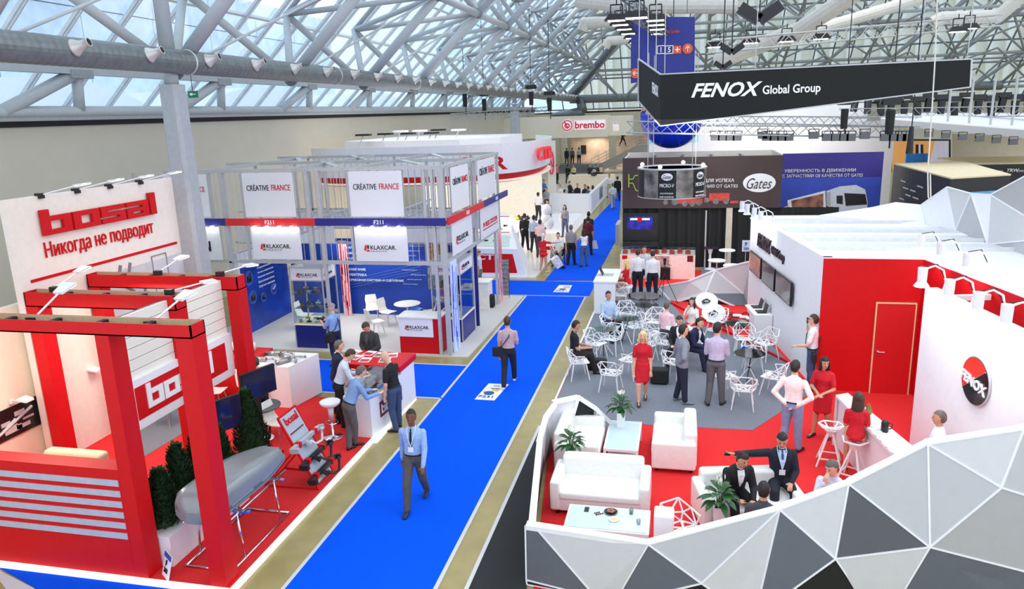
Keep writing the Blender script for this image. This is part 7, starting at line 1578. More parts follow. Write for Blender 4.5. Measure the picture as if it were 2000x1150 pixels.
# long lamp truss in the middle distance
lattice(PY(1225, 248, 29), PY(1790, 258, 31), .42, 'lattice_truss', 'long aluminium truss with rows of small stage lamps')
lattice(PY(1300, 236, 36), PY(1795, 238, 37), .42, 'lattice_truss', 'second aluminium truss behind the long lamp truss')
def par(p, lab, grp, s=.16):
 t = T('stage_lamp', lab, 'stage lamp', p, 0, grp); m = MB(); m.box(-s, -s*.7, -s*2.2, s, s*.7, -s*.6); m.build('housing', mat('grey_lamp_housing', (96, 98, 102), .5), t); m = MB(); m.path([(-s*1.1,0,-s*1.2),(-s*1.1,0,0),(s*1.1,0,0),(s*1.1,0,-s*1.2)], .015, 4); m.build('yoke', BLACK, t)
for kk, px in enumerate((1397, 1411, 1426, 1440, 1498, 1512, 1527, 1541, 1616, 1632, 1648, 1662, 1730, 1745, 1760, 1772, 1490, 1590, 1690)):
 par(PY(px, 256 if px not in (1490,1590,1690) else 252, 30), 'small grey stage lamp under the long truss, %s' % (ORD[kk] + ' hanging from the left' if kk < 16 else ORD[kk - 16] + ' of three set slightly back'), 'stage lamps under the long truss')
for px, py, s_, lab in ((1651, 205, .9, 'black chain hoist left above the long truss'), (1741, 205, 1.1, 'black chain hoist right above the long truss')): hoist(PY(px, py, 30), 6, lab, s_)
m = MB(); c = PY(1776, 300, 28); m.tube(c + V(0,0,.9), c, .07, 8, .12); m.tube(c + V(0,0,5), c + V(0,0,.9), .02, 5); one(m, 'hanging_spotlight', BLACK, 'black spotlight on a short pole at the truss end', 'spotlight')
# balloon
c = PY(1312, 228, 33); bl = T('round_balloon', 'huge round blue balloon with white and gold band behind the sign', 'balloon', (c.x, c.y, c.z - 1.3)); m = MB(); m.ell((0,0,1.3), 1.32, 32, 20); m.build('skin', mat('gloss_blue_vinyl', (16, 50, 200), .12, var=.05), bl, smooth=True)
m = MB();
for a0, mt_ in ((0,0),):
 for k in range(17):
  a = R(185 + 10 * k); z_ = 1.35 + .25 * math.sin(k * .9); m.add([V(1.33*math.cos(a)*.99, 1.33*math.sin(a)*.99, z_), V(1.30*math.cos(a+.12), 1.30*math.sin(a+.12), z_+.28), V(1.33*math.cos(a+.17), 1.33*math.sin(a+.17), z_ - .02)], [(0,1,2)])
m.build('gold_zigzag', mat('gold_print', (214, 168, 84), .4), bl); m = MB(); m.tube((0,0,2.6),(0,0,6),.02,5); m.build('tether', BLACK, bl)
# ================================================================ GATES STAND
gs = T('black_fascia_box', 'dark brown box sign with white oval logo and red machines', 'sign', (.7, 31.5, 2.5))
gx0, gx1 = -2.36, 3.85; BRN = mat('dark_brown_gradient', (66, 50, 50), .5, var=.25, scale=.35)
m = MB(); m.box(gx0, 31, 2.5, gx1, 31.1, 4.55); m.build('front_board', BRN, gs, world=True); m = MB(); m.box(gx0, 31.1, 2.5, gx0+.08, 34, 4.5); m.box(gx1-.08, 31.1, 2.5, gx1, 34, 4.6); m.box(gx0, 34, 2.5, gx1, 34.08, 4.6); m.build('side_board', WARMW, gs, world=True); m = MB(); m.box(gx0+.1, 31.2, 4.2, gx1-.1, 33.9, 4.25); m.build('ceiling_board', BLACKM, gs, world=True)
m = MB();
for x in (-1.2, 0, 1.2, 2.4): m.box(x, 31.1, 4.4, x+.08, 34, 4.48)
m.build('roof_bar', STEELD, gs, world=True)
Yg = 30.985
def G(px, py): return PY(px, py, Yg)
m = MB(); c = G(1483, 357); m.slab([c + V(.62*math.cos(k*math.pi/16), 0, .37*math.sin(k*math.pi/16)) for k in range(32)], (0,.01,0)); m.build('oval', WHITE, gs, world=True)
text('Gates', mat('brown_ink', (70, 54, 54), .5), gs, (c.x, Yg - .01, c.z - .02), (1,.0,.0), (0,0,1), width=.95, height=.42, shear=.4, center=True)
text('ДЛЯ УСПЕХА', WHITE, gs, G(1375, 357), (1,0,0), (0,0,1), width=G(1434,357).x - G(1375,357).x, height=.16, bold=.03); text('РЕШЕНИЯ ОТ GATES', WHITE, gs, G(1352, 367), (1,0,0), (0,0,1), width=G(1441,357).x - G(1352,357).x, height=.13)
m = MB(); pts = [(1228, 350), (1236, 350), (1240, 343), (1250, 343)]; m.path([G(*p) for p in pts], .025, 5); m.path([G(1228, 340), G(1228, 366)], .03, 5); m.path([G(1228, 358), G(1236, 358), G(1242, 372), (G(1250, 374))], .025, 5); m.build('green_outline', mat('lime_line', (150, 180, 60), .5), gs, world=True)
m = MB()
for x0, x1, y0, y1 in ((1318, 1372, 388, 398), (1385, 1425, 377, 392), (1375, 1385, 386, 394), (1426, 1442, 392, 397)): a, b = G(x0, y1), G(x1, y0); m.slab([a, V(b.x, a.y, a.z), b, V(a.x, a.y, b.z)], (0,.006,0))
m.build('machine_picture', mat('red_machine_print', (206, 70, 56), .5, var=.3), gs, world=True)
for px, py, r__ in ((1337, 398, .11), (1352, 398, .11), (1365, 397, .1), (1398, 393, .12), (1418, 393, .11), (1300, 395, .1), (1318, 394, .14), (1380, 391, .1)):
 c = G(px, py) + V(0,-.01,0); m = MB(); m.slab([c + V(r__*math.cos(k*math.pi/6), 0, r__*math.sin(k*math.pi/6)) for k in range(12)], (0,.006,0)); m.build('wheel_picture', mat('grey_wheel_print', (120, 116, 116), .5, var=.4), gs, world=True)
cu_ = T('black_curtain', 'black pleated curtain wall below the brown box sign', 'curtain', (.7, 31.2, 0)); vs = []; n = 120
for k in range(n + 1): x = gx0 + (gx1 + 2.2 - gx0) * k / n; y = 31.15 + .05 * math.sin(k * 1.1); vs += [V(x, y, .02), V(x, y, 2.5)]
m = MB(); m.add(vs, [(2*k, 2*k+2, 2*k+3, 2*k+1) for k in range(n)]); m.build('fabric', BLACKM, cu_, world=True)
m = MB(); c = PY(1423, 460, 31.0); m.box(c.x-.12, 30.98, .02, c.x+.12, 31.05, 2.5); m.build('pale_post', mat('cream_post', (206, 196, 180), .6), cu_, world=True)
m = MB(); c = PY(1378, 460, 31.0); m.box(c.x-.03, 30.98, .02, c.x+.03, 31.05, 2.4); m.build('steel_post', ALUD, cu_, world=True)
t = T('wall_television', 'television showing a blue machine above the red display counter', 'television', (-1.5, 30.9, 1.3)); a, b = PY(1216, 470, 30.9), PY(1286, 416, 30.9); m = MB(); m.box(a.x, 30.88, a.z, b.x, 30.96, b.z); m.build('casing', BLACK, t, world=True)
a, b = PY(1225, 448, 30.87), PY(1275, 423, 30.87); m = MB(); m.box(a.x, 30.868, a.z, b.x, 30.88, b.z); m.build('screen', mat('blue_lit_screen', (30, 30, 120), .2, var=.8, scale=4, emit=.8), t, world=True); m = MB(); m.box(a.x+.12, 30.86, b.z-.14, b.x-.12, 30.868, b.z-.06); m.build('white_picture', mat('lit_white', (220, 226, 255), .3, emit=.6), t, world=True); m = MB(); m.box((a.x+b.x)/2-.1, 30.855, b.z-.22, (a.x+b.x)/2+.08, 30.86, b.z-.04); m.build('red_picture', RED, t, world=True)
gc = T('display_counter', 'pink-white counter with red pump parts under a glass hood', 'counter', (-.85, 29.4, .02))
PKW = mat('pinkish_white_counter', (250, 226, 216), .5, emit=.05); m = MB(); m.box(-2.28, 28.78, .02, .58, 29.9, .98); m.build('body', PKW, gc, world=True)
m = MB(); m.box(-2.28, 28.78, .98, .58, 28.79, 1.3); m.box(-2.28, 28.78, 1.29, .58, 29.9, 1.3); m.box(.57, 28.78, .98, .58, 29.9, 1.3); m.build('glass_hood', GLASS, gc, world=True)
m = MB(); m.box(-1.35, 28.70, .55, -.4, 28.78, .95); m.build('graphic_panel', mat('grey_red_graphic', (190, 150, 146), .4, var=.4, scale=6), gc, world=True); m = MB(); m.box(.28, 28.77, .72, .5, 28.78, .96); m.build('small_label', mat('dark_red_print', (110, 20, 24), .5), gc, world=True); m = MB(); m.box(-2.2, 28.77, .8, -2.0, 28.78, .95); m.build('phone_mark', RED, gc, world=True)
m = MB(); m.box(-1.0, 28.6, .02, -.35, 28.77, .5); m.build('dark_screen_box', BLACK, gc, world=True)
for k in range(9):
 x = -2.1 + k * .3; t = T('pump_part', 'small red pump part in the glass hood, %s from the left' % ORD[k], 'pump', (x, 29.0 + .15 * (k % 2), .98), 0, 'red pumps under the glass hood'); m = MB(); m.box(-.1,-.06,.0,.1,.06,.14); m.lathe([(.05,.14),(.05,.18)], 8); m.build('body', mat('red_pump', (206, 56, 40), .4), t); m = MB(); m.tube((.1,0,.07),(.16,0,.1),.02,6); m.build('spout', ALU, t)
carpet([(-2.4, 27.4), (.6, 27.4), (.9, 30.5), (-2.9, 30.5)], .03, REDC, 'red_mat', 'red mat in front of the pink-white counter', 'mat')
carpet([(.6, 27.4), (4, 27.4), (5, 31.1), (.9, 31.1)], .025, GREYC, 'grey_mat', 'grey carpet right of the pink-white counter', 'mat')
# round hanging drum
dm = T('hanging_drum_sign', 'round hanging drum with black labels and road pictures', 'sign', (*PY(1312, 355, 28).xy, 3.2)); Rd = 1.22
cz0, cz1 = PY(1312, 388, 26.8).z - dm.location.z, PY(1312, 333, 26.8).z - dm.location.z
for k in range(12):
 a0, a1 = R(30 * k + 8), R(30 * k + 38); m = MB(); vs = []
 for i in range(6): a = a0 + (a1 - a0) * i / 5; vs += [V(Rd*math.cos(a), Rd*math.sin(a), cz0), V(Rd*math.cos(a), Rd*math.sin(a), cz1)]
 m.add(vs, [(2*i, 2*i+2, 2*i+3, 2*i+1) for i in range(5)]); m.build('drum_panel', [BLACKM, mat('belt_photo_print', (120, 116, 112), .4, var=.8, scale=2.5)][k % 2], dm)
m = MB(); m.lathe([(Rd+.02, cz1), (Rd+.02, cz1+.05), (Rd-.1, cz1+.05), (Rd-.1, cz1)], 36); m.build('rim', ALU, dm); m = MB(); m.lathe([(Rd+.01, cz0-.03), (Rd+.01, cz0)], 36); m.build('lower_rim', ALU, dm)
MD = MW[dm.name]
for k in (7, 8, 9, 10):
 if k % 2: continue
 am = R(30 * k + 23); n_ = V(math.cos(am), math.sin(am), 0); r__ = V(-n_.y, n_.x, 0); c = n_ * (Rd + .012)
 m = MB(); m.slab([c + r__*.2*math.cos(j*math.pi/8) + V(0,0,cz1-.22+.13*math.sin(j*math.pi/8)) for j in range(16)], n_*.006); m.build('oval', WHITE, dm)
 zz = dm.location.z
 text('Gates', BLACKM, dm, dm.location + c + n_*.012 + V(0,0,cz1-.22), r__, (0,0,1), width=.3, height=.14, shear=.4, center=True)
 text('MICRO-V', WHITE, dm, dm.location + c + n_*.01 + V(0,0,cz1-.52), r__, (0,0,1), width=.5, height=.13, center=True, bold=.01)
 text('ВАШ ПРОВОДНИК', WHITE, dm, dm.location + c + n_*.01 + V(0,0,cz1-.80), r__, (0,0,1), width=.46, height=.06, center=True, bold=.02); text('В МИР OE КАЧЕСТВА', WHITE, dm, dm.location + c + n_*.01 + V(0,0,cz1-.92), r__, (0,0,1), width=.5, height=.06, center=True, bold=.02)
for a in (40, 130, 220, 310): m = MB(); m.tube((Rd*.9*math.cos(R(a)), Rd*.9*math.sin(R(a)), cz1), (Rd*.9*math.cos(R(a)), Rd*.9*math.sin(R(a)), cz1+4), .012, 4); m.build('cable', ALUD, dm); m = MB(); m.ell((Rd*.95*math.cos(R(a+30)), Rd*.95*math.sin(R(a+30)), cz1+.12), .07, 8, 6); m.build('bulb', LAMP, dm)
# blue truck billboard
bb = T('truck_billboard', 'blue billboard with white truck and russian headline', 'billboard', (6.5, 36, 1.2)); Yb = 35.98
SKY = mat('billboard_blue', (54, 78, 190), .5, var=.25, scale=.5); VIO = mat('billboard_violet', (58, 44, 140), .5, var=.12, scale=.5)
zb0, zb1 = .02, 4.3; bx0, bx1 = 4.35, 8.68; m = MB(); m.box(bx0, 36, zb0, bx1, 36.1, 3.2); m.build('lower_picture', SKY, bb, world=True); m = MB(); m.box(bx0, 36, 3.2, bx1, 36.1, zb1); m.build('upper_picture', VIO, bb, world=True)
def BPx(px, py, dy=0): return PY(px, py, Yb - dy)
text('УВЕРЕННОСТЬ В ДВИЖЕНИИ', WHITE, bb, BPx(1532, 338), (1,0,0), (0,0,1), width=BPx(1671,335).x - BPx(1532,335).x, height=.17, bold=.012); text('С ЗАПЧАСТЯМИ OE КАЧЕСТВА ОТ GATES', WHITE, bb, BPx(1528, 347), (1,0,0), (0,0,1), width=BPx(1685,345).x - BPx(1528,345).x, height=.15)
def poly(pts, mt_, nm_, dy=0): m = MB(); m.slab([BPx(x, y, dy) for x, y in pts], (0,.004,0)); m.build(nm_, mt_, bb, world=True)
poly([(1538, 391), (1612, 372), (1614, 420), (1540, 420)], WHITE, 'trailer_picture', .01); poly([(1614, 373), (1640, 364), (1672, 361), (1690, 370), (1695, 396), (1692, 420), (1614, 420)], mat('truck_white', (222, 224, 236), .5), 'cab_picture', .01)
poly([(1649, 377), (1690, 379), (1694, 399), (1652, 402)], BLACK, 'windscreen_picture', .02); poly([(1634, 382), (1646, 382), (1646, 399), (1634, 397)], BLACK, 'side_window_picture', .02); poly([(1614, 401), (1634, 420), (1614, 420)], RED, 'red_chevron', .02); poly([(1614, 376), (1622, 374), (1622, 420), (1614, 420)], GREYM, 'gap_picture', .02)
poly([(1545, 392), (1608, 378), (1608, 412), (1550, 418)], mat('fruit_photo_print', (150, 96, 80), .5, var=.8, scale=3), 'fruit_picture', .02); poly([(1530, 405), (1538, 402), (1540, 420), (1530, 420)], WHITE, 'cloud_picture', .005)
# white building-like stand behind
wb = T('white_tall_stand', 'long white stand wall behind the lamp trusses', 'partition', (4, 45, 0)); m = MB(); m.box(-1.9, 45, 0, 11.3, 45.3, 5.4); m.build('panel', mat('white_stand_wall', (236, 232, 234), .6, var=.01), wb, world=True); m = MB(); m.box(-1.9, 44.9, 4.55, 0.9, 45, 5.2); m.build('blue_light_band', mat('cyan_painted_light', (120, 190, 246), .5, emit=.4), wb, world=True)  # the emissive cyan band paints in the blue highlight lights on the wall
m = MB(); m.box(-1.0, 48, 5.0, 10.5, 48.2, 6.4); one(m, 'rear_banner', WHITE, 'white banner board seen under the black hanging sign', 'banner')
# ---- right-hand far stands
cv = T('flat_canopy', 'large pale flat canopy with lamps at the far right', 'canopy', (18, 34, 4.9));
m = MB(); a, b = PY(1720, 243, 36), PY(2100, 280, 36); m.slab([a, b, PY(2100, 262, 36), PY(1720, 232, 36)], (0,.1,0)); m.build('front_edge', GREYM, cv, world=True); m = MB(); m.slab([PY(1720, 232, 36), PY(2100, 262, 36), PY(2100, 222, 60), PY(1760, 222, 60)], (0,0,.05)); m.build('top_surface', WHITE, cv, world=True)
for k in range(8): px = 1815 + 33 * k; c = PY(px, 252 + (px - 1815) * .09, 35.5); par(c, 'grey spotlight under the flat canopy edge, %s from the left' % ORD[k], 'spotlights under the flat canopy', .15)
for k in range(5): px = 1850 + 42 * k; c = PY(px, 245, 37); m = MB(); m.tube(c, c + V(0,0,2.2), .05, 6); one(m, 'canopy_hanger', ALUD, 'thin steel hanger rod above the flat canopy, %s from the left' % ORD[k], 'hanger', 'hanger rods above the flat canopy')
lattice(PY(1640, 222, 44), PY(2080, 216, 44), .5, 'lattice_truss', 'pale truss above the flat canopy at the right')
for k in range(16):
 px = 1672 + 24 * k; c = PY(px, 190 + (k % 3) * 4, 44); t = T('moving_head_lamp', 'black moving head lamp beneath the end glazing, %s from the left' % ORD[k], 'stage lamp', c, 0, 'moving head lamps beneath the end glazing'); m = MB(); m.box(-.3,-.2,0,.3,.2,.25); m.build('base', BLACK, t); m = MB(); m.tube((0,0,-.05), (0.08*((k % 3)-1),0,-.75), .2, 8, .17); m.build('head', BLACK, t)
oc_ = T('picture_wall', 'orange and white lit picture wall with a dark bottle shape', 'billboard', (14, 50, 2.2)); m = MB(); m.slab([PY(1740,336,50), PY(1857,330,50), PY(1857,272,50), PY(1740,272,50)], (0,.2,0)); m.build('frame', BLACK, oc_, world=True)
m = MB(); m.slab([PY(1743,336,49.9), PY(1812,332,49.9), PY(1826,275,49.9), PY(1743,275,49.9)], (0,.05,0)); m.build('orange_print', mat('orange_lit_print', (250, 180, 104), .5, emit=.25), oc_, world=True); m = MB(); m.slab([PY(1812,332,49.9), PY(1853,330,49.9), PY(1853,275,49.9), PY(1826,275,49.9)], (0,.05,0)); m.build('pale_print', mat('pale_lit_print', (226, 222, 246), .5, emit=.2), oc_, world=True)
for x0, x1, mt_ in ((1789, 1794, BLACK), (1794, 1798, mat('pale_lit_print', (226, 222, 246), .5, emit=.2)), (1798, 1803, BLACK)): m = MB(); m.slab([PY(x0-1,318,49.85), PY(x1+1,318,49.85), PY(x1,282,49.85), PY(x0,282,49.85)], (0,.04,0)); m.build('bottle_print', mt_, oc_, world=True)
m = MB(); m.box(11.2, 42, 0, 12.2, 42.2, 3.8); one(m, 'blue_poster_wall', mat('blue_people_print', (40, 130, 206), .5, var=.5, scale=1.5), 'blue poster wall strip between billboard and black stand', 'poster')
bk = T('black_box_stand', 'black box stand with pale chipboard roof and blue prints', 'booth', (10.5, 33, 0));
def PZ(px, py): return P(px, py, 3.75)
r0, r1, r2, r3 = PZ(1747, 319), PZ(1857, 347), PZ(1975, 340), PZ(1880, 314)
m = MB(); m.slab([r0, r1, r2, r3], (0,0,-.06)); m.build('chipboard_roof', mat('pale_chipboard', (226, 210, 176), .8), bk, world=True)
for a, b in ((r0, r1), (r1, r2), (r2, r3)): m = MB(); m.slab([V(a.x,a.y,.02), V(b.x,b.y,.02), V(b.x,b.y,3.7), V(a.x,a.y,3.7)], (0,.08,0)); m.build('black_wall', mat('matt_black_wall', (34, 34, 40), .5), bk, world=True)
m = MB(); f_ = (r2 - r1); s_ = r1 + f_*.12; e_ = r1 + f_*.82; nn_ = V(f_.y, -f_.x, 0).normalized()*.05; m.slab([V(s_.x,s_.y,1.6)+nn_, V(e_.x,e_.y,1.6)+nn_, V(e_.x,e_.y,3.2)+nn_, V(s_.x,s_.y,3.2)+nn_], nn_*.3); m.build('blue_car_print', mat('pale_blue_print', (110, 170, 226), .4, var=.35, scale=.8), bk, world=True)
m = MB(); f_ = (r1 - r0); nn2 = V(f_.y, -f_.x, 0).normalized()*.06; nn2 = nn2 if nn2.x < 0 else -nn2
for k in range(9): s_ = r0 + f_*(.2 + .06*(k%3)+.2*(k//5)); zz = 3.1 - .25*(k % 5); m.slab([V(s_.x,s_.y,zz)+nn2, V(s_.x,s_.y,zz)+nn2 + f_*.10, V(s_.x,s_.y,zz+.05)+nn2 + f_*.10, V(s_.x,s_.y,zz+.05)+nn2], nn2*.2)
m.build('white_print_line', GREYL, bk, world=True)
s_ = r0 + f_*.55; m = MB(); fn = f_.normalized(); m.slab([V(s_.x,s_.y,1.0)+nn2 + fn*.7*math.cos(k*math.pi/8) + V(0,0,.8*math.sin(k*math.pi/8)) for k in range(16)], nn2*.2); m.build('blue_globe_print', mat('blue_globe_print', (30, 80, 210), .4, var=.6, scale=3), bk, world=True)
b2k = T('black_box_stand', 'second black stand behind with small white lettering band', 'booth', (17, 38, 0)); a, b = PY(1885, 322, 38), PY(2080, 330, 38); m = MB(); m.box(a.x, 38, 0, b.x + 3, 38.2, a.z); m.build('black_wall', mat('matt_black_wall', (34, 34, 40), .5), b2k, world=True); m = MB(); m.box(a.x, 38, a.z, b.x+3, 42, a.z+.08); m.build('chipboard_roof', mat('pale_chipboard', (226, 210, 176), .8), b2k, world=True)
text('TRW', WHITE, b2k, PY(1966, 336, 37.9), (1,0,0), (0,0,1), width=.5, height=.15, bold=.05, shear=.2); text('LEMFÖRDER', WHITE, b2k, PY(1930, 336, 37.9), (1,0,0), (0,0,1), width=.6, height=.08); text('OPENMATICS', WHITE, b2k, PY(1987, 336, 37.9), (1,0,0), (0,0,1), width=.7, height=.09)
m = MB(); a = PY(1862, 318, 52); m.slab([PY(1862, 322, 52), PY(2100, 322, 52), PY(2100, 262, 52), PY(1862, 262, 52)], (0,.2,0)); one(m, 'pale_stand_wall', mat('pale_cream_wall', (232, 222, 208), .6), 'pale cream stand wall under the flat canopy', 'partition')
text_m = T('small_wall_lettering', 'small red lettering on the pale cream stand wall', 'lettering', PY(1895, 318, 51.9)); text('KOITO', mat('red_ink', (196, 32, 42), .5), text_m, PY(1895, 316, 51.9), (1,0,0), (0,0,1), width=.5, height=.2, bold=.03)
m = MB(); m.box(12.3, 44, 0, 16.0, 47.0, 1.2); one(m, 'white_counter', WHITE, 'white counter left of the black box stand', 'counter')
hc_ = T('hanging_cable', 'long pale cable loop hanging before the black sign to the roof', 'cable', PY(1815, 330, 19.5)); m = MB(); m.path([PY(1832, -40, 19.5), PY(1826, 120, 19.5), PY(1818, 250, 19.5), PY(1812, 335, 19.5), PY(1813, 385, 19.5), PY(1818, 392, 19.5), PY(1817, 340, 19.5)], .016, 6); m.build('cable', mat('pale_cable', (214, 208, 196), .6), hc_, world=True)
# two pale stand-number cards
sn = T('stand_number_sign', 'pale blue card reading F 205 by the backpack man', 'sign', PY(1455, 485, 27)); a = PY(1449, 491, 27); m = MB(); m.box(a.x, 27, a.z, a.x+.26, 27.02, a.z+.4); m.build('card', mat('pale_blue_card', (214, 228, 246), .5), sn, world=True); text('F', NAVY, sn, (a.x+.1, 26.98, a.z+.2), (1,0,0), (0,0,1), height=.13, bold=.03); text('205', NAVY, sn, (a.x+.05, 26.98, a.z+.06), (1,0,0), (0,0,1), height=.09); m = MB(); m.tube((a.x+.13, 27.02, .02), (a.x+.13, 27.02, a.z+.1), .012, 6); m.build('post', ALUD, sn, world=True)
for px, py, lab in ((1390, 515, 'white pedestal table with dark device right of the counter'),):
 c = P(1386, 525, .03); t = T('pedestal_table', lab, 'table', (c.x, c.y, .03)); m = MB(); m.lathe([(.22,0),(.2,.02),(.05,.05),(.05,.6),(.12,.85)], 14); m.build('pedestal', WHITE, t); m = MB(); m.box(-.25,-.15,.85,.3,.15,.92); m.build('device', mat('dark_violet_device', (50, 30, 60), .4), t)
for k, (px, py) in enumerate(((1400, 490), (1420, 470), (1430, 500))):
 c = P(px, py + 20, 1.0); t = T('round_white_shelf', 'white shelf disc near the backpack man, %s' % ['farthest left', 'highest of three', 'lowest of three'][k], 'shelf', (c.x, c.y, .03), 0, 'white shelf discs near the backpack man'); m = MB(); m.lathe([(.3, .97), (.32, 1.0), (.3, 1.02)], 20); m.build('disc', WHITE, t); m = MB(); m.tube((0,0,0),(0,0,.97),.03,8); m.build('post', ALU, t)
m = MB(); c = P(1206, 490, .0); m.box(-3.12, 36.4, 0, -2.94, 38, 1.0); one(m, 'grey_barrier', GREYM, 'pale grey barrier between the far aisle and the black stand', 'barrier')
# ---- light for the stands
area('sofa_area_light', (1.2, 11.5, 6.2), 3.0, 70, col=(1, .98, .95)); area('chairs_area_light', (0, 19, 6.2), 3.0, 80, col=(.97, .98, 1))
area('counter_light', (-.8, 28.2, 3.3), 1.2, 60, col=(1, .9, .85)); area('fascia_light', (1, 28.6, 5.6), 2.0, 70, (R(35), 0, 0), col=(1, .95, .9)); area('white_stand_light', (5, 40, 6.0), 4, 260, (R(50), 0, 0))
# ================================================================ PEOPLE
WS = (236, 236, 240)
def foot(px, py, z=.03): c = P(px, py, z); return (c.x, c.y, z)
NR = .0125
# aisle
a1 = person('man in pale blue shirt, dark tie and lanyard walking on the blue carpet', foot(815, 985, .012), 176, 1.78, 'walk', (150, 178, 220), (84, 80, 78), 'dark', 'black', armR='swingb', armL='swingf', tie=(24, 26, 44), lanyard=True, res=NR, near=True, shoes=(24, 22, 22), head=(-6, -6))
a2 = person('man with shoulder bag walking away up the blue carpet', foot(995, 752, .012), -4, 1.78, 'walk', (196, 166, 172), (28, 30, 44), 'tan', 'brown', sleeve='short', armR='front', armL='down', res=NR, shoes=(225, 225, 228))
def shoulderbag(D, lab, side=-1, z=-.02, size=(.30, .10, .24)):
 b = D['sp'](z, side * .13, -.03); t = T('shoulder_bag', lab, 'bag', b); m = MB(); m.rbox(-size[0]/2, -size[1]/2, -size[2]/2, size[0]/2, size[1]/2, size[2]/2, .03); m.build('bag_body', BLACKM, t, smooth=True)
 m = MB(); q = [D['sp'](.29, -side*.05, .0), D['sp'](.20, -side*.02, -.085), D['sp'](.08, side*.07, -.085), b + V(0,0,.1)]; m.path([p - b for p in q], .012, 5); m.path([p - b for p in [q[0], D['sp'](.20, -side*.01, .085), D['sp'](.06, side*.08, .08), b + V(0,0,.1)]], .010, 5); m.build('strap', BLACKM, t)
shoulderbag(a2, 'black shoulder bag on the man walking up the aisle')
# bosal stand
b1 = person('bald man in black t-shirt and jeans at the glass showcase', foot(776, 838, 0), -75, 1.78, 'stand', (24, 24, 28), (58, 76, 110), 'light', 'dark', bald=True, sleeve='short', armR='table', armL='pocket', lanyard=True, res=NR, near=True, head=(0, 28), lean=8)
b2 = person('man in mid blue shirt and grey trousers bending over the showcase', foot(688, 874, .06), 42, 1.76, 'stand', (128, 160, 206), (92, 88, 88), 'light', 'grey', armR='table', armL='table', lean=26, res=NR, head=(0, 25), legsx='cross')
b3 = person('man in light striped shirt and black trousers, left of the blue shirt', (-7.05, 13.72, .06), 60, 1.78, 'stand', (206, 214, 232), (24, 24, 28), 'light', 'brown', armR='table', armL='table', lean=20, res=NR, lanyard=True, head=(0, 22))
b4 = person('man in navy jacket seen from behind by the side carpet', (-7.35, 14.25, .06), 60, 1.76, 'stand', (22, 30, 62), (22, 24, 34), 'light', 'grey', armR='front', armL='front', jacket=True, res=.016, lean=8)
b5 = person('man in dark grey suit behind the red counter top', (-7.3, 16.15, .0), 190, 1.80, 'stand', (56, 58, 58), (44, 44, 46), 'tan', 'brown', armR='clasp', armL='clasp', jacket=(70, 76, 78), res=NR, head=(0, 30), lean=10, near=True)
b6 = person('photographer in flat cap and pale blue shirt with a camera', foot(659, 712, .0), -72, 1.74, 'stand', (140, 172, 220), (28, 34, 62), 'light', 'grey', cap=(150, 150, 152), sleeve='short', armR='cam', armL='cam', res=.014, near=True)
shoulderbag(b6, 'black camera bag of the photographer in the cap', -1, -.03, (.16, .34, .26))
def camera_thing(p, lab, dirv=(-1,0,0)):
 p = Vector(p); d = Vector(dirv).normalized(); t = T('camera', lab, 'camera', p); m = MB(); m.box(-.05,-.06,-.045,.05,.06,.045); m.build('camera_body', BLACK, t); m = MB(); m.tube(d*.04, d*.16, .038, 10); m.build('lens', BLACK, t)
camera_thing((b6['handR'] + b6['handL'])/2, 'black camera held by the photographer in the cap', b6['sy'])
b7 = person('man in lilac polo shirt and black trousers holding a brochure', foot(517, 850, .06), -68, 1.76, 'stand', (190, 174, 216), (24, 26, 34), 'light', 'brown', sleeve='short', armR='front', armL='front', res=NR, near=True, head=(0, 18))
b8 = person('grey-haired man in white shirt and red tie facing the lilac polo', foot(492, 838, .06), 110, 1.78, 'stand', (240, 238, 240), (26, 26, 30), 'light', 'grey', armR='front', armL='front', tie=(150, 40, 60), res=.015, head=(0, 20))
m = MB(); hh = b7['handR'].lerp(b7['handL'], .5); m.slab([hh + V(-.12,-.1,-.02), hh + V(.06,-.1,-.02), hh + V(.06,.1,.06), hh + V(-.12,.1,.06)], (0,0,.012)); one(m, 'brochure', mat('dark_brochure', (70, 44, 50), .4), 'dark brochure held between the lilac polo and white shirt men', 'brochure')
b9 = person('man in white shirt talking on a phone at the french stand corner', foot(938, 575, .035), -100, 1.74, 'stand', (228, 228, 232), (120, 120, 118), 'light', 'grey', bald=True, sleeve='short', armR='phone', armL='down', res=.018)
# oval stand queue
c1 = person('man in black suit seen from behind beside the display desk', foot(1026, 488, .08), 10, 1.78, 'stand', (20, 20, 24), (20, 20, 24), 'tan', 'black', jacket=True, armR='back', armL='down', res=.02)
c2 = person('man in pale blue shirt and dark trousers facing the plinth', foot(1044, 492, .08), 10, 1.76, 'stand', (176, 190, 214), (50, 44, 52), 'tan', 'black', armR='hips', armL='down', res=.02)
c3 = person('person in pink shirt beside the white balloons', foot(1056, 502, .08), 10, 1.74, 'stand', (240, 196, 204), (60, 60, 70), 'tan', 'dark', armR='front', armL='front', res=.02)
c4 = person('woman in red cheerleader top and pleated skirt with red socks', foot(1062, 532, .0), 20, 1.66, 'stand', (218, 30, 44), (218, 30, 44), 'tan', 'white', hairstyle='ponytail', fem=True, sleeve='short', skirt=.76, barelegs=True, armR='side', armL='down', res=.017, shoes=(200, 220, 180))
c5 = person('man in white printed t-shirt seated in a wheelchair', foot(1091, 515, .012), 182, 1.76, 'sit', (226, 228, 230), (122, 124, 126), 'light', 'dark', sleeve='short', armR='lap', armL='lap', res=.018, near=True)
wc = T('wheelchair', 'wheelchair under the man in the white printed t-shirt', 'wheelchair', foot(1091, 515, .012), R(180))
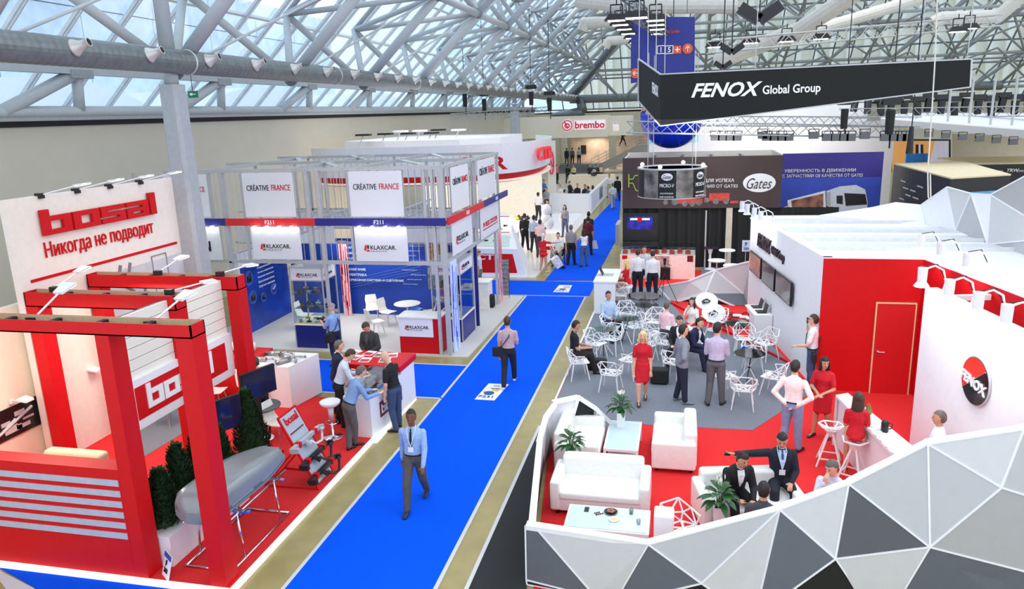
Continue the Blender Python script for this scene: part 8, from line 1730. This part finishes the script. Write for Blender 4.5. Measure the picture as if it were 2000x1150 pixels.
for s in (-1, 1):
 m = MB(); m.path([(s*.3, -.05 + .3*math.cos(k*math.pi/10), .3 + .3*math.sin(k*math.pi/10)) for k in range(21)], .018, 5); m.build('wheel', BLACK, wc); m = MB(); m.path([(s*.26,-.2,.9),(s*.26,-.2,.35),(s*.26,.35,.35),(s*.22,.5,.1)], .015, 5); m.build('side_frame', BLACK, wc)
m = MB(); m.box(-.24,-.2,.38,.24,.25,.43); m.box(-.24,-.24,.43,.24,-.20,.88); m.build('seat_sling', BLACKM, wc)
c6 = person('grey-haired man in striped shirt and black trousers with a trolley bag', foot(1116, 517, .012), 8, 1.76, 'stand', (150, 146, 146), (22, 22, 26), 'tan', 'grey', sleeve='short', armR='down', armL='down', res=.018)
m = MB(); q = P(1095, 524, .012); t = T('trolley_bag', 'white printed trolley bag with black wheels beside the wheelchair', 'trolley bag', (q.x, q.y, .012), R(25)); m.rbox(-.17,-.14,.08,.17,.14,.58,.03); m.xf(Matrix.Rotation(R(-30), 4, 'Y')); m.build('bag_body', mat('white_printed_bag', (226, 224, 224), .5, var=.3, scale=14), t); m = MB(); m.path([(-.2,.1,.5),(-.42,.1,.92),(-.42,-.1,.92),(-.2,-.1,.5)], .012, 5); m.build('pull_handle', ALU, t); m = MB(); m.tube((.1,-.16,.06),(.1,.16,.06),.06,10); m.build('wheels', BLACK, t)
c7 = person('man in dark maroon shirt carrying a bag', foot(1149, 498, .012), 8, 1.80, 'stand', (100, 28, 44), (34, 40, 62), 'tan', 'black', sleeve='short', armR='down', armL='down', res=.018)
m = MB(); h_ = c7['handR']; m.slab([h_ + V(-.12,0,-.05), h_ + V(.14,0,-.05), h_ + V(.22,0,-.42), h_ + V(-.1,0,-.42)], (0,.05,0)); one(m, 'carrier_bag', mat('white_printed_bag', (226, 224, 224), .5, var=.3, scale=14), 'white carrier bag hanging from the hand of the maroon shirt', 'bag')
c8 = person('woman in white top and jeans with a shoulder bag and long dark hair', foot(1141, 520, .012), -20, 1.64, 'stand', (240, 238, 240), (70, 96, 140), 'tan', 'dark', hairstyle='verylong', fem=True, sleeve='none', armR='front', armL='chin', res=.018)
c9 = person('man in dark striped polo behind the maroon shirt', foot(1150, 485, .012), 10, 1.80, 'stand', (44, 46, 56), (40, 40, 50), 'tan', 'black', sleeve='short', res=.022)
c10 = person('woman in grey cardigan and jeans with dark hair behind a white balloon', foot(1104, 462, .08), 190, 1.70, 'stand', (150, 150, 156), (90, 100, 130), 'light', 'black', hairstyle='long', fem=True, armR='front', res=.022)
c11 = person('man in white shirt and dark trousers near the motor parts plinth', foot(1052, 432, .08), 20, 1.76, 'stand', (240, 240, 244), (50, 50, 58), 'tan', 'black', sleeve='short', armR='front', res=.022)
c12 = person('man in grey shirt beyond the white shirt at the plinth', foot(1068, 418, .08), 200, 1.76, 'stand', (150, 150, 154), (90, 90, 96), 'tan', 'dark', armR='front', armL='front', res=.022)
c13 = person('man in grey checked shirt leaning at the plinth', foot(1070, 448, .08), 160, 1.74, 'stand', (164, 166, 172), (70, 70, 76), 'tan', 'black', res=.022, head=(0, 30))
c14 = person('man at the tall table beside the lounge wall', foot(1043, 396, .08), 80, 1.74, 'stand', (196, 184, 170), (190, 180, 160), 'tan', 'black', armR='front', armL='front', res=.024)
for px, py, lab, top, hr, hs in ((993, 416, 'fair man seated low behind the angular reception counter', (226, 220, 214), 'brown', 'short'), (1011, 416, 'fair-haired woman in pink behind the angular reception counter', (240, 206, 206), 'blonde', 'long')):
 c = P(px, py, .08); person(lab, (c.x, c.y, .08), 170, 1.6, 'stand', top, (60, 60, 64), 'light', hr, hs, fem=hs == 'long', armR='table', armL='table', res=.024)
for k, (px, py, cl) in enumerate(((1052, 463, 0), (1066, 447 , 0), (1072, 455, 0), (1067, 430, 0), (1100, 433, 0))):
 c = PY(px, py - (20 if k < 4 else 8), 36 if k < 4 else 41);
 t = T('balloon', 'white balloon over the queue, %s' % ['leftmost', 'topmost of the cluster', 'middle of the cluster', 'farthest back of the cluster', 'held before the woman in grey'][k], 'balloon', c, 0, 'white balloons over the queue'); m = MB(); m.ell((0,0,0), (.26,.26,.30), 16, 10); m.build('skin', WHITE, t, smooth=True); m = MB(); m.tube((0,0,-.3),(.05,0,-1.5),.006,4); m.build('string', WHITE, t)
t = T('red_flag', 'red fan flag with white lettering held behind the cheerleader', 'flag', P(1072, 500, .3)); m = MB(); c = PY(1068, 497, 34.5) - t.location; m.slab([c + V(-.15,0,-.35), c + V(.2,0,-.35), c + V(.32,0,.4), c + V(-.28,0,.4)], (0,.03,0)); m.build('cloth', RED, t)
# far walkers
person('man in white shirt walking far up the blue aisle', foot(1197, 408, .012), -8, 1.76, 'walk', (200, 204, 208), (150, 160, 180), 'tan', 'grey', res=.024, sleeve='short')
person('man in beige trousers far up the aisle beyond the white shirt', foot(1190, 385, .012), 170, 1.76, 'stand', (220, 216, 206), (190, 180, 140), 'tan', 'brown', res=.026)
person('person in black at the edge of the black sign far up the aisle', foot(1206, 392, .012), 0, 1.78, 'stand', (20, 20, 24), (20, 20, 24), 'tan', 'black', jacket=True, res=.026)
person('person in dark clothes climbing the far stair landing', tuple(PY(1216, 285, 79.5)), 60, 1.74, 'walk', (26, 28, 34), (30, 30, 36), 'tan', 'black', armR='front', res=.03)
for px, py, f_, top, lg_, lab in ((1107, 322, 0, (34, 36, 46), (40, 40, 48), 'person in black entering the far bay, left of three'), (1118, 321, 0, (90, 90, 92), (50, 60, 50), 'person in grey entering the far bay, middle of three'), (1131, 320, 0, (160, 176, 200), (40, 40, 48), 'person in pale blue entering the far bay, right of three')):
 c = PY(px, py, 82.0); person(lab, (c.x, c.y, .84), f_, 1.76, 'stand', top, lg_, 'tan', 'black', res=.03)
LG_ = [(1094, 374, 200, (236,232,230), 'light', 'grey', 'short', 'grey-haired man in white seated in the far lounge'), (1103, 385, 60, (240,238,240), 'light', 'dark', 'short', 'broad man in white seen from behind in the lounge'), (1113, 366, 120, (30,30,34), 'light', 'black', 'short', 'man in black suit seated with crossed legs in the lounge'),
       (1128, 372, 190, (40,34,40), 'light', 'dark', 'short', 'man in dark clothes bending over a lounge table'), (1143, 374, 210, (40,40,60), 'tan', 'black', 'short', 'man in dark shirt seated near the lounge wall'), (1149, 378, 300, (84,92,96), 'tan', 'dark', 'short', 'person in slate grey leaning at the lounge wall'), (1158, 376, 280, (206,130,130), 'light', 'black', 'long', 'woman in pink with long black hair at the lounge wall'),
       (1062, 362, 200, (70,130,206), 'tan', 'brown', 'short', 'man in bright blue shirt behind the lounge bar')]
for k, (px, py, f_, top, sk, hr, hs, lab) in enumerate(LG_):
 c = P(px, py + 10, .6); person(lab, (c.x, c.y, .08), f_, 1.74, 'sit', top, (40, 40, 46), sk, hr, hs, fem=hs == 'long', armR='lap', armL='lap', res=.028)
 m = MB(); m.lathe([(.26, 0), (.26, .02), (.05, .05), (.05, .36), (.26, .40), (.27, .45)], 12, (c.x, c.y, .08)); one(m, 'lounge_stool', WHITE, 'white drum stool beneath the ' + ' '.join(lab.split()[:5]), 'stool')
for px, py, f_, top, hr, lab in ((1088, 338, 120, (214,110,110), 'dark', 'person in coral seated by the entrance steps'), (1109, 340, 10, (26,26,28), 'black', 'person in black seated below the steps'), (1121, 340, 200, (216,196,140), 'brown', 'person in yellow seated below the steps'), (1152, 336, 180, (40,44,60), 'black', 'man in suit with white shirt front at the far counter'), (1161, 333, 200, (190,200,210), 'dark', 'man in pale shirt at the far counter'), (1173, 337, 190, (214,190,160), 'brown', 'woman in beige with long hair at the far counter'), (1166, 340, 180, (30,30,36), 'black', 'person in dark clothes among the far counter group')):
 c = PY(px, py + 18, 68); person(lab, (c.x, c.y, .04), f_, 1.74, 'stand', top, (40, 40, 46), 'tan', hr, 'long' if 'woman' in lab else 'short', armR='front', armL='front', res=.03, fem='woman' in lab)
m = MB(); m.box(-9.5, 64, .04, -5.6, 65, 1.1); one(m, 'far_counter', mat('cream_counter', (236, 220, 194), .5, emit=.05), 'cream counter across the far end of the lounge', 'counter')
m = MB(); m.path([(-7.3 + .3*math.cos(k*math.pi/8), 63.9, 1.4 + .3*math.sin(k*math.pi/8)) for k in range(17)], .08, 6); m.box(-7.4,63.85,1.05,-7.2,63.95,1.15); one(m, 'ring_exhibit', BLACK, 'dark wheel ring shown on the far cream counter', 'exhibit')
# gates stand
g1 = person('man with black backpack, grey t-shirt and jeans from behind', foot(1419, 520, .03), 0, 1.78, 'stand', (206, 206, 208), (60, 76, 110), 'light', 'brown', sleeve='short', armR='front', armL='front', res=.017)
t = T('backpack', 'black backpack worn by the man in the grey t-shirt', 'bag', g1['sp'](.14, 0, -.12)); m = MB(); m.rbox(-.16,-.09,-.24,.16,.09,.2,.06); m.build('bag_body', BLACKM, t, smooth=True); m = MB();
for s in (-1, 1): m.path([(s*.1,.0,.18),(s*.1,.12,.27),(s*.11,.27,.2)], .014, 5)
m.build('straps', BLACKM, t)
c = P(1447, 515, .03); person('man in black t-shirt sitting to the right of the backpack man', (c.x, c.y, .03), -70, 1.76, 'sit', (26, 28, 36), (24, 24, 28), 'light', 'dark', sleeve='short', armR='front', armL='lap', seat=.62, res=.02); m = MB(); m.lathe([(.2,0),(.04,.03),(.04,.5),(.2,.56),(.21,.61)], 14, (c.x, c.y, .03)); one(m, 'high_stool', WHITE, 'white high stool under the man in the black t-shirt', 'stool')
person('person facing the backpack man across the white shelves', foot(1408, 500, .03), 170, 1.72, 'stand', (200, 196, 196), (60, 60, 66), 'light', 'brown', armR='front', armL='front', res=.022)
# fenox stand
w1 = person('blonde woman in red dress leaning over the corner desk', (*P(1224, 590, .03).xy, .028), -78, 1.70, 'sit', (204, 24, 40), (204, 24, 40), 'light', 'blonde', 'verylong', sleeve='short', fem=True, dress=.5, armR='reach', armL='lap', seat=.62, res=.015, near=True, shoes=(150, 30, 40), head=(25, 0))
c = w1['root'].location; t = T('reception_stool', 'white reception stool under the blonde woman in red', 'stool', (c.x, c.y, .028)); m = MB(); m.rbox(-.2,-.2,.52,.2,.2,.59,.05); m.build('seat', WHITE, t, smooth=True); m = MB(); m.lathe([(.2,0),(.18,.02),(.03,.04),(.03,.52)], 14); m.build('pedestal', CHROME, t)
w2 = person('waiter-like man in white shirt from behind, left of two', foot(1245, 583), 5, 1.78, 'stand', (242, 242, 246), (26, 28, 44), 'light', 'brown', armR='front', armL='down', res=.015)
w3 = person('man in white shirt from behind, right of two', foot(1274, 586), -6, 1.76, 'stand', (242, 242, 246), (26, 28, 44), 'light', 'dark', armR='down', armL='down', res=.015, head=(0, 20))
person('third man facing the two white shirts, face between them', foot(1258, 572), 190, 1.74, 'stand', (200, 204, 212), (40, 44, 60), 'tan', 'dark', armR='front', armL='front', res=.02)
def seated(lab, hx, hy, face, zhead, **k):
 """place a seated figure by the survey pixel of the crown of its head at height zhead"""
 c = P(hx, hy, zhead); f = R(face); h = k.pop('h', 1.75); ln = k.get('lean', 0)
 off = math.sin(R(ln)) * .36 * h
 return person(lab, (c.x - math.sin(f) * off, c.y - math.cos(f) * off, .028), face, h, 'sit', **k)
seated('heavy man in pale blue shirt seated with a tablet', 1188, 574, 150, 1.32, top=(176, 196, 226), legs=(34, 40, 66), skin='tan', hair='dark', armR='lap', armL='lap', res=NR, near=True)
m = MB(); c = P(1212, 628, .72); m.box(c.x-.14, c.y-.09, .755, c.x+.10, c.y+.09, .77); one(m, 'tablet', BLACK, 'dark tablet on the glass table before the pale blue shirt', 'tablet')
s2 = seated('man in black polo and black trousers seated typing at the aisle edge', 1121, 632, 78, 1.32, top=(24, 24, 26), legs=(34, 30, 30), skin='tan', hair='dark', sleeve='short', armR='front', armL='front', res=NR, near=True, lanyard=True, head=(0, 15))
seated('man in pink shirt and glasses seated with his back turned', 1302, 596, 30, 1.30, top=(246, 200, 206), legs=(70, 70, 80), hair='grey', bald=False, armR='front', armL='front', res=.014, glasses=True)
seated('woman with long dark hair and white top resting her chin', 1352, 586, 200, 1.28, h=1.66, top=(240, 236, 236), legs=(200, 40, 50), hair='black', hairstyle='verylong', fem=True, sleeve='short', armR='chin', armL='lap', res=.014, near=True)
seated('man in dark suit seated looking down behind the grey jacket', 1328, 624, 195, 1.28, top=(30, 30, 38), legs=(30, 30, 38), hair='brown', jacket=True, armR='lap', armL='lap', res=.014, head=(0, 20), near=True)
seated('man in dark navy seated between the two standing men', 1366, 634, 120, 1.18, top=(28, 34, 66), legs=(28, 34, 60), hair='black', armR='lap', armL='lap', res=.015, lean=24, jacket=True)
f1 = person('blonde woman in red dress walking past the peace lily', foot(1254, 785), 176, 1.72, 'walk', (204, 24, 42), (204, 24, 42), 'light', 'blonde', 'long', sleeve='short', fem=True, dress=.52, armR='down', armL='down', res=NR, near=True, shoes=(70, 54, 54), step=.07)
f2 = person('man in grey hooded jacket and dark jeans standing', foot(1330, 785), 70, 1.84, 'stand', (138, 142, 156), (34, 40, 62), 'light', 'dark', armR='hips', armL='pocket', res=NR, jacket=True, near=True, shoes=(120, 124, 130))
f3 = person('man in lilac shirt and grey trousers with folded arms', foot(1396, 790), 8, 1.92, 'stand', (198, 192, 220), (98, 98, 104), 'light', 'dark', armR='fold', armL='fold', res=NR, head=(25, 0))
f4 = person('man in white polo talking on a phone by the red wall', foot(1582, 758), -75, 1.80, 'stand', (238, 238, 242), (66, 84, 124), 'light', 'brown', sleeve='short', armL='lap', armR='phone', res=NR, near=True, glasses=True)
shoulderbag(f4, 'black shoulder bag of the man on the phone by the red wall', -1, -.05, (.1, .3, .22))
f5 = person('man in loose white shirt and light jeans with his back turned', foot(1543, 880), 22, 1.84, 'stand', (244, 232, 230), (128, 150, 186), 'light', 'dark', armR='hips', armL='hips', res=NR)
f6 = person('dark-haired woman in red dress leaning on the long counter', foot(1602, 852, .02), 205, 1.74, 'stand', (200, 22, 40), (200, 22, 40), 'tan', 'black', 'long', sleeve='short', fem=True, dress=.55, armR='clasp', armL='clasp', res=NR, near=True, head=(-35, 10), shoes=(60, 30, 30), lean=6)
c = P(1665, 940, .02)
f7 = person('woman in red dress with very long brown hair on a lattice stool', (c.x, c.y + .05, .02), 15, 1.70, 'sit', (200, 22, 40), (200, 22, 40), 'tan', 'brown', 'verylong', sleeve='short', fem=True, dress=.5, armR='front', armL='front', seat=.76, res=NR)
f8 = seated('man in dark suit with blue tie stretching his arm along the sofa', 1527, 857, 176, 1.28, h=1.80, top=(24, 28, 44), legs=(24, 28, 44), skin='tan', hair='black', jacket=(176, 206, 240), tie=(60, 80, 110), armR='side', armL='lap', res=NR, near=True, lanyard=True, head=(10, 25))
f9 = seated('man in black suit leaning forward on the sofa', 1447, 897, 160, 1.22, h=1.78, top=(24, 24, 28), legs=(26, 26, 30), skin='tan', hair='black', jacket=True, armR='front', armL='lap', res=NR, near=True, lean=22, head=(-10, 20))
f10 = seated('dark-haired person seen from above behind the fence edge', 1491, 966, 5, 1.22, top=(70, 70, 76), legs=(40, 40, 46), skin='tan', hair='black', armR='front', armL='front', res=NR)
f11 = seated('balding man in pale shirt resting his face on his hand', 1630, 903, 200, 1.34, top=(214, 218, 236), legs=(70, 70, 80), skin='light', hair='grey', armR='chin', armL='lap', res=NR, near=True, head=(30, 20))
f12 = seated('grey-haired man in white seated before the logo wall', 1838, 812, -80, 1.32, top=(242, 242, 244), legs=(230, 228, 226), skin='tan', hair='grey', armR='lap', armL='lap', res=NR, near=True, sleeve='short')
for D, lab in ((f11, 'white stool beneath the balding man behind the fence'), (f12, 'white stool beneath the grey-haired man in white'), (f10, 'white stool beneath the person behind the fence edge')):
 c = D['root'].location; m = MB(); m.lathe([(.2,0),(.2,.03),(.05,.05),(.05,.34),(.2,.38),(.21,.40)], 14, (c.x, c.y, .02)); one(m, 'round_stool', WHITE, lab, 'stool')
m = MB(); h_ = f4['handR']; m.box(h_.x-.015, h_.y-.04, h_.z-.02, h_.x+.015, h_.y+.04, h_.z+.1); one(m, 'mobile_phone', BLACK, 'black mobile phone at the ear of the man by the red wall', 'phone')
m = MB(); h_ = f8['handR']; m.box(h_.x-.07, h_.y-.04, h_.z-.02, h_.x+.02, h_.y+.03, h_.z+.01); one(m, 'mobile_phone', BLACK, 'black phone in the outstretched hand on the sofa back', 'phone')
finish_people()
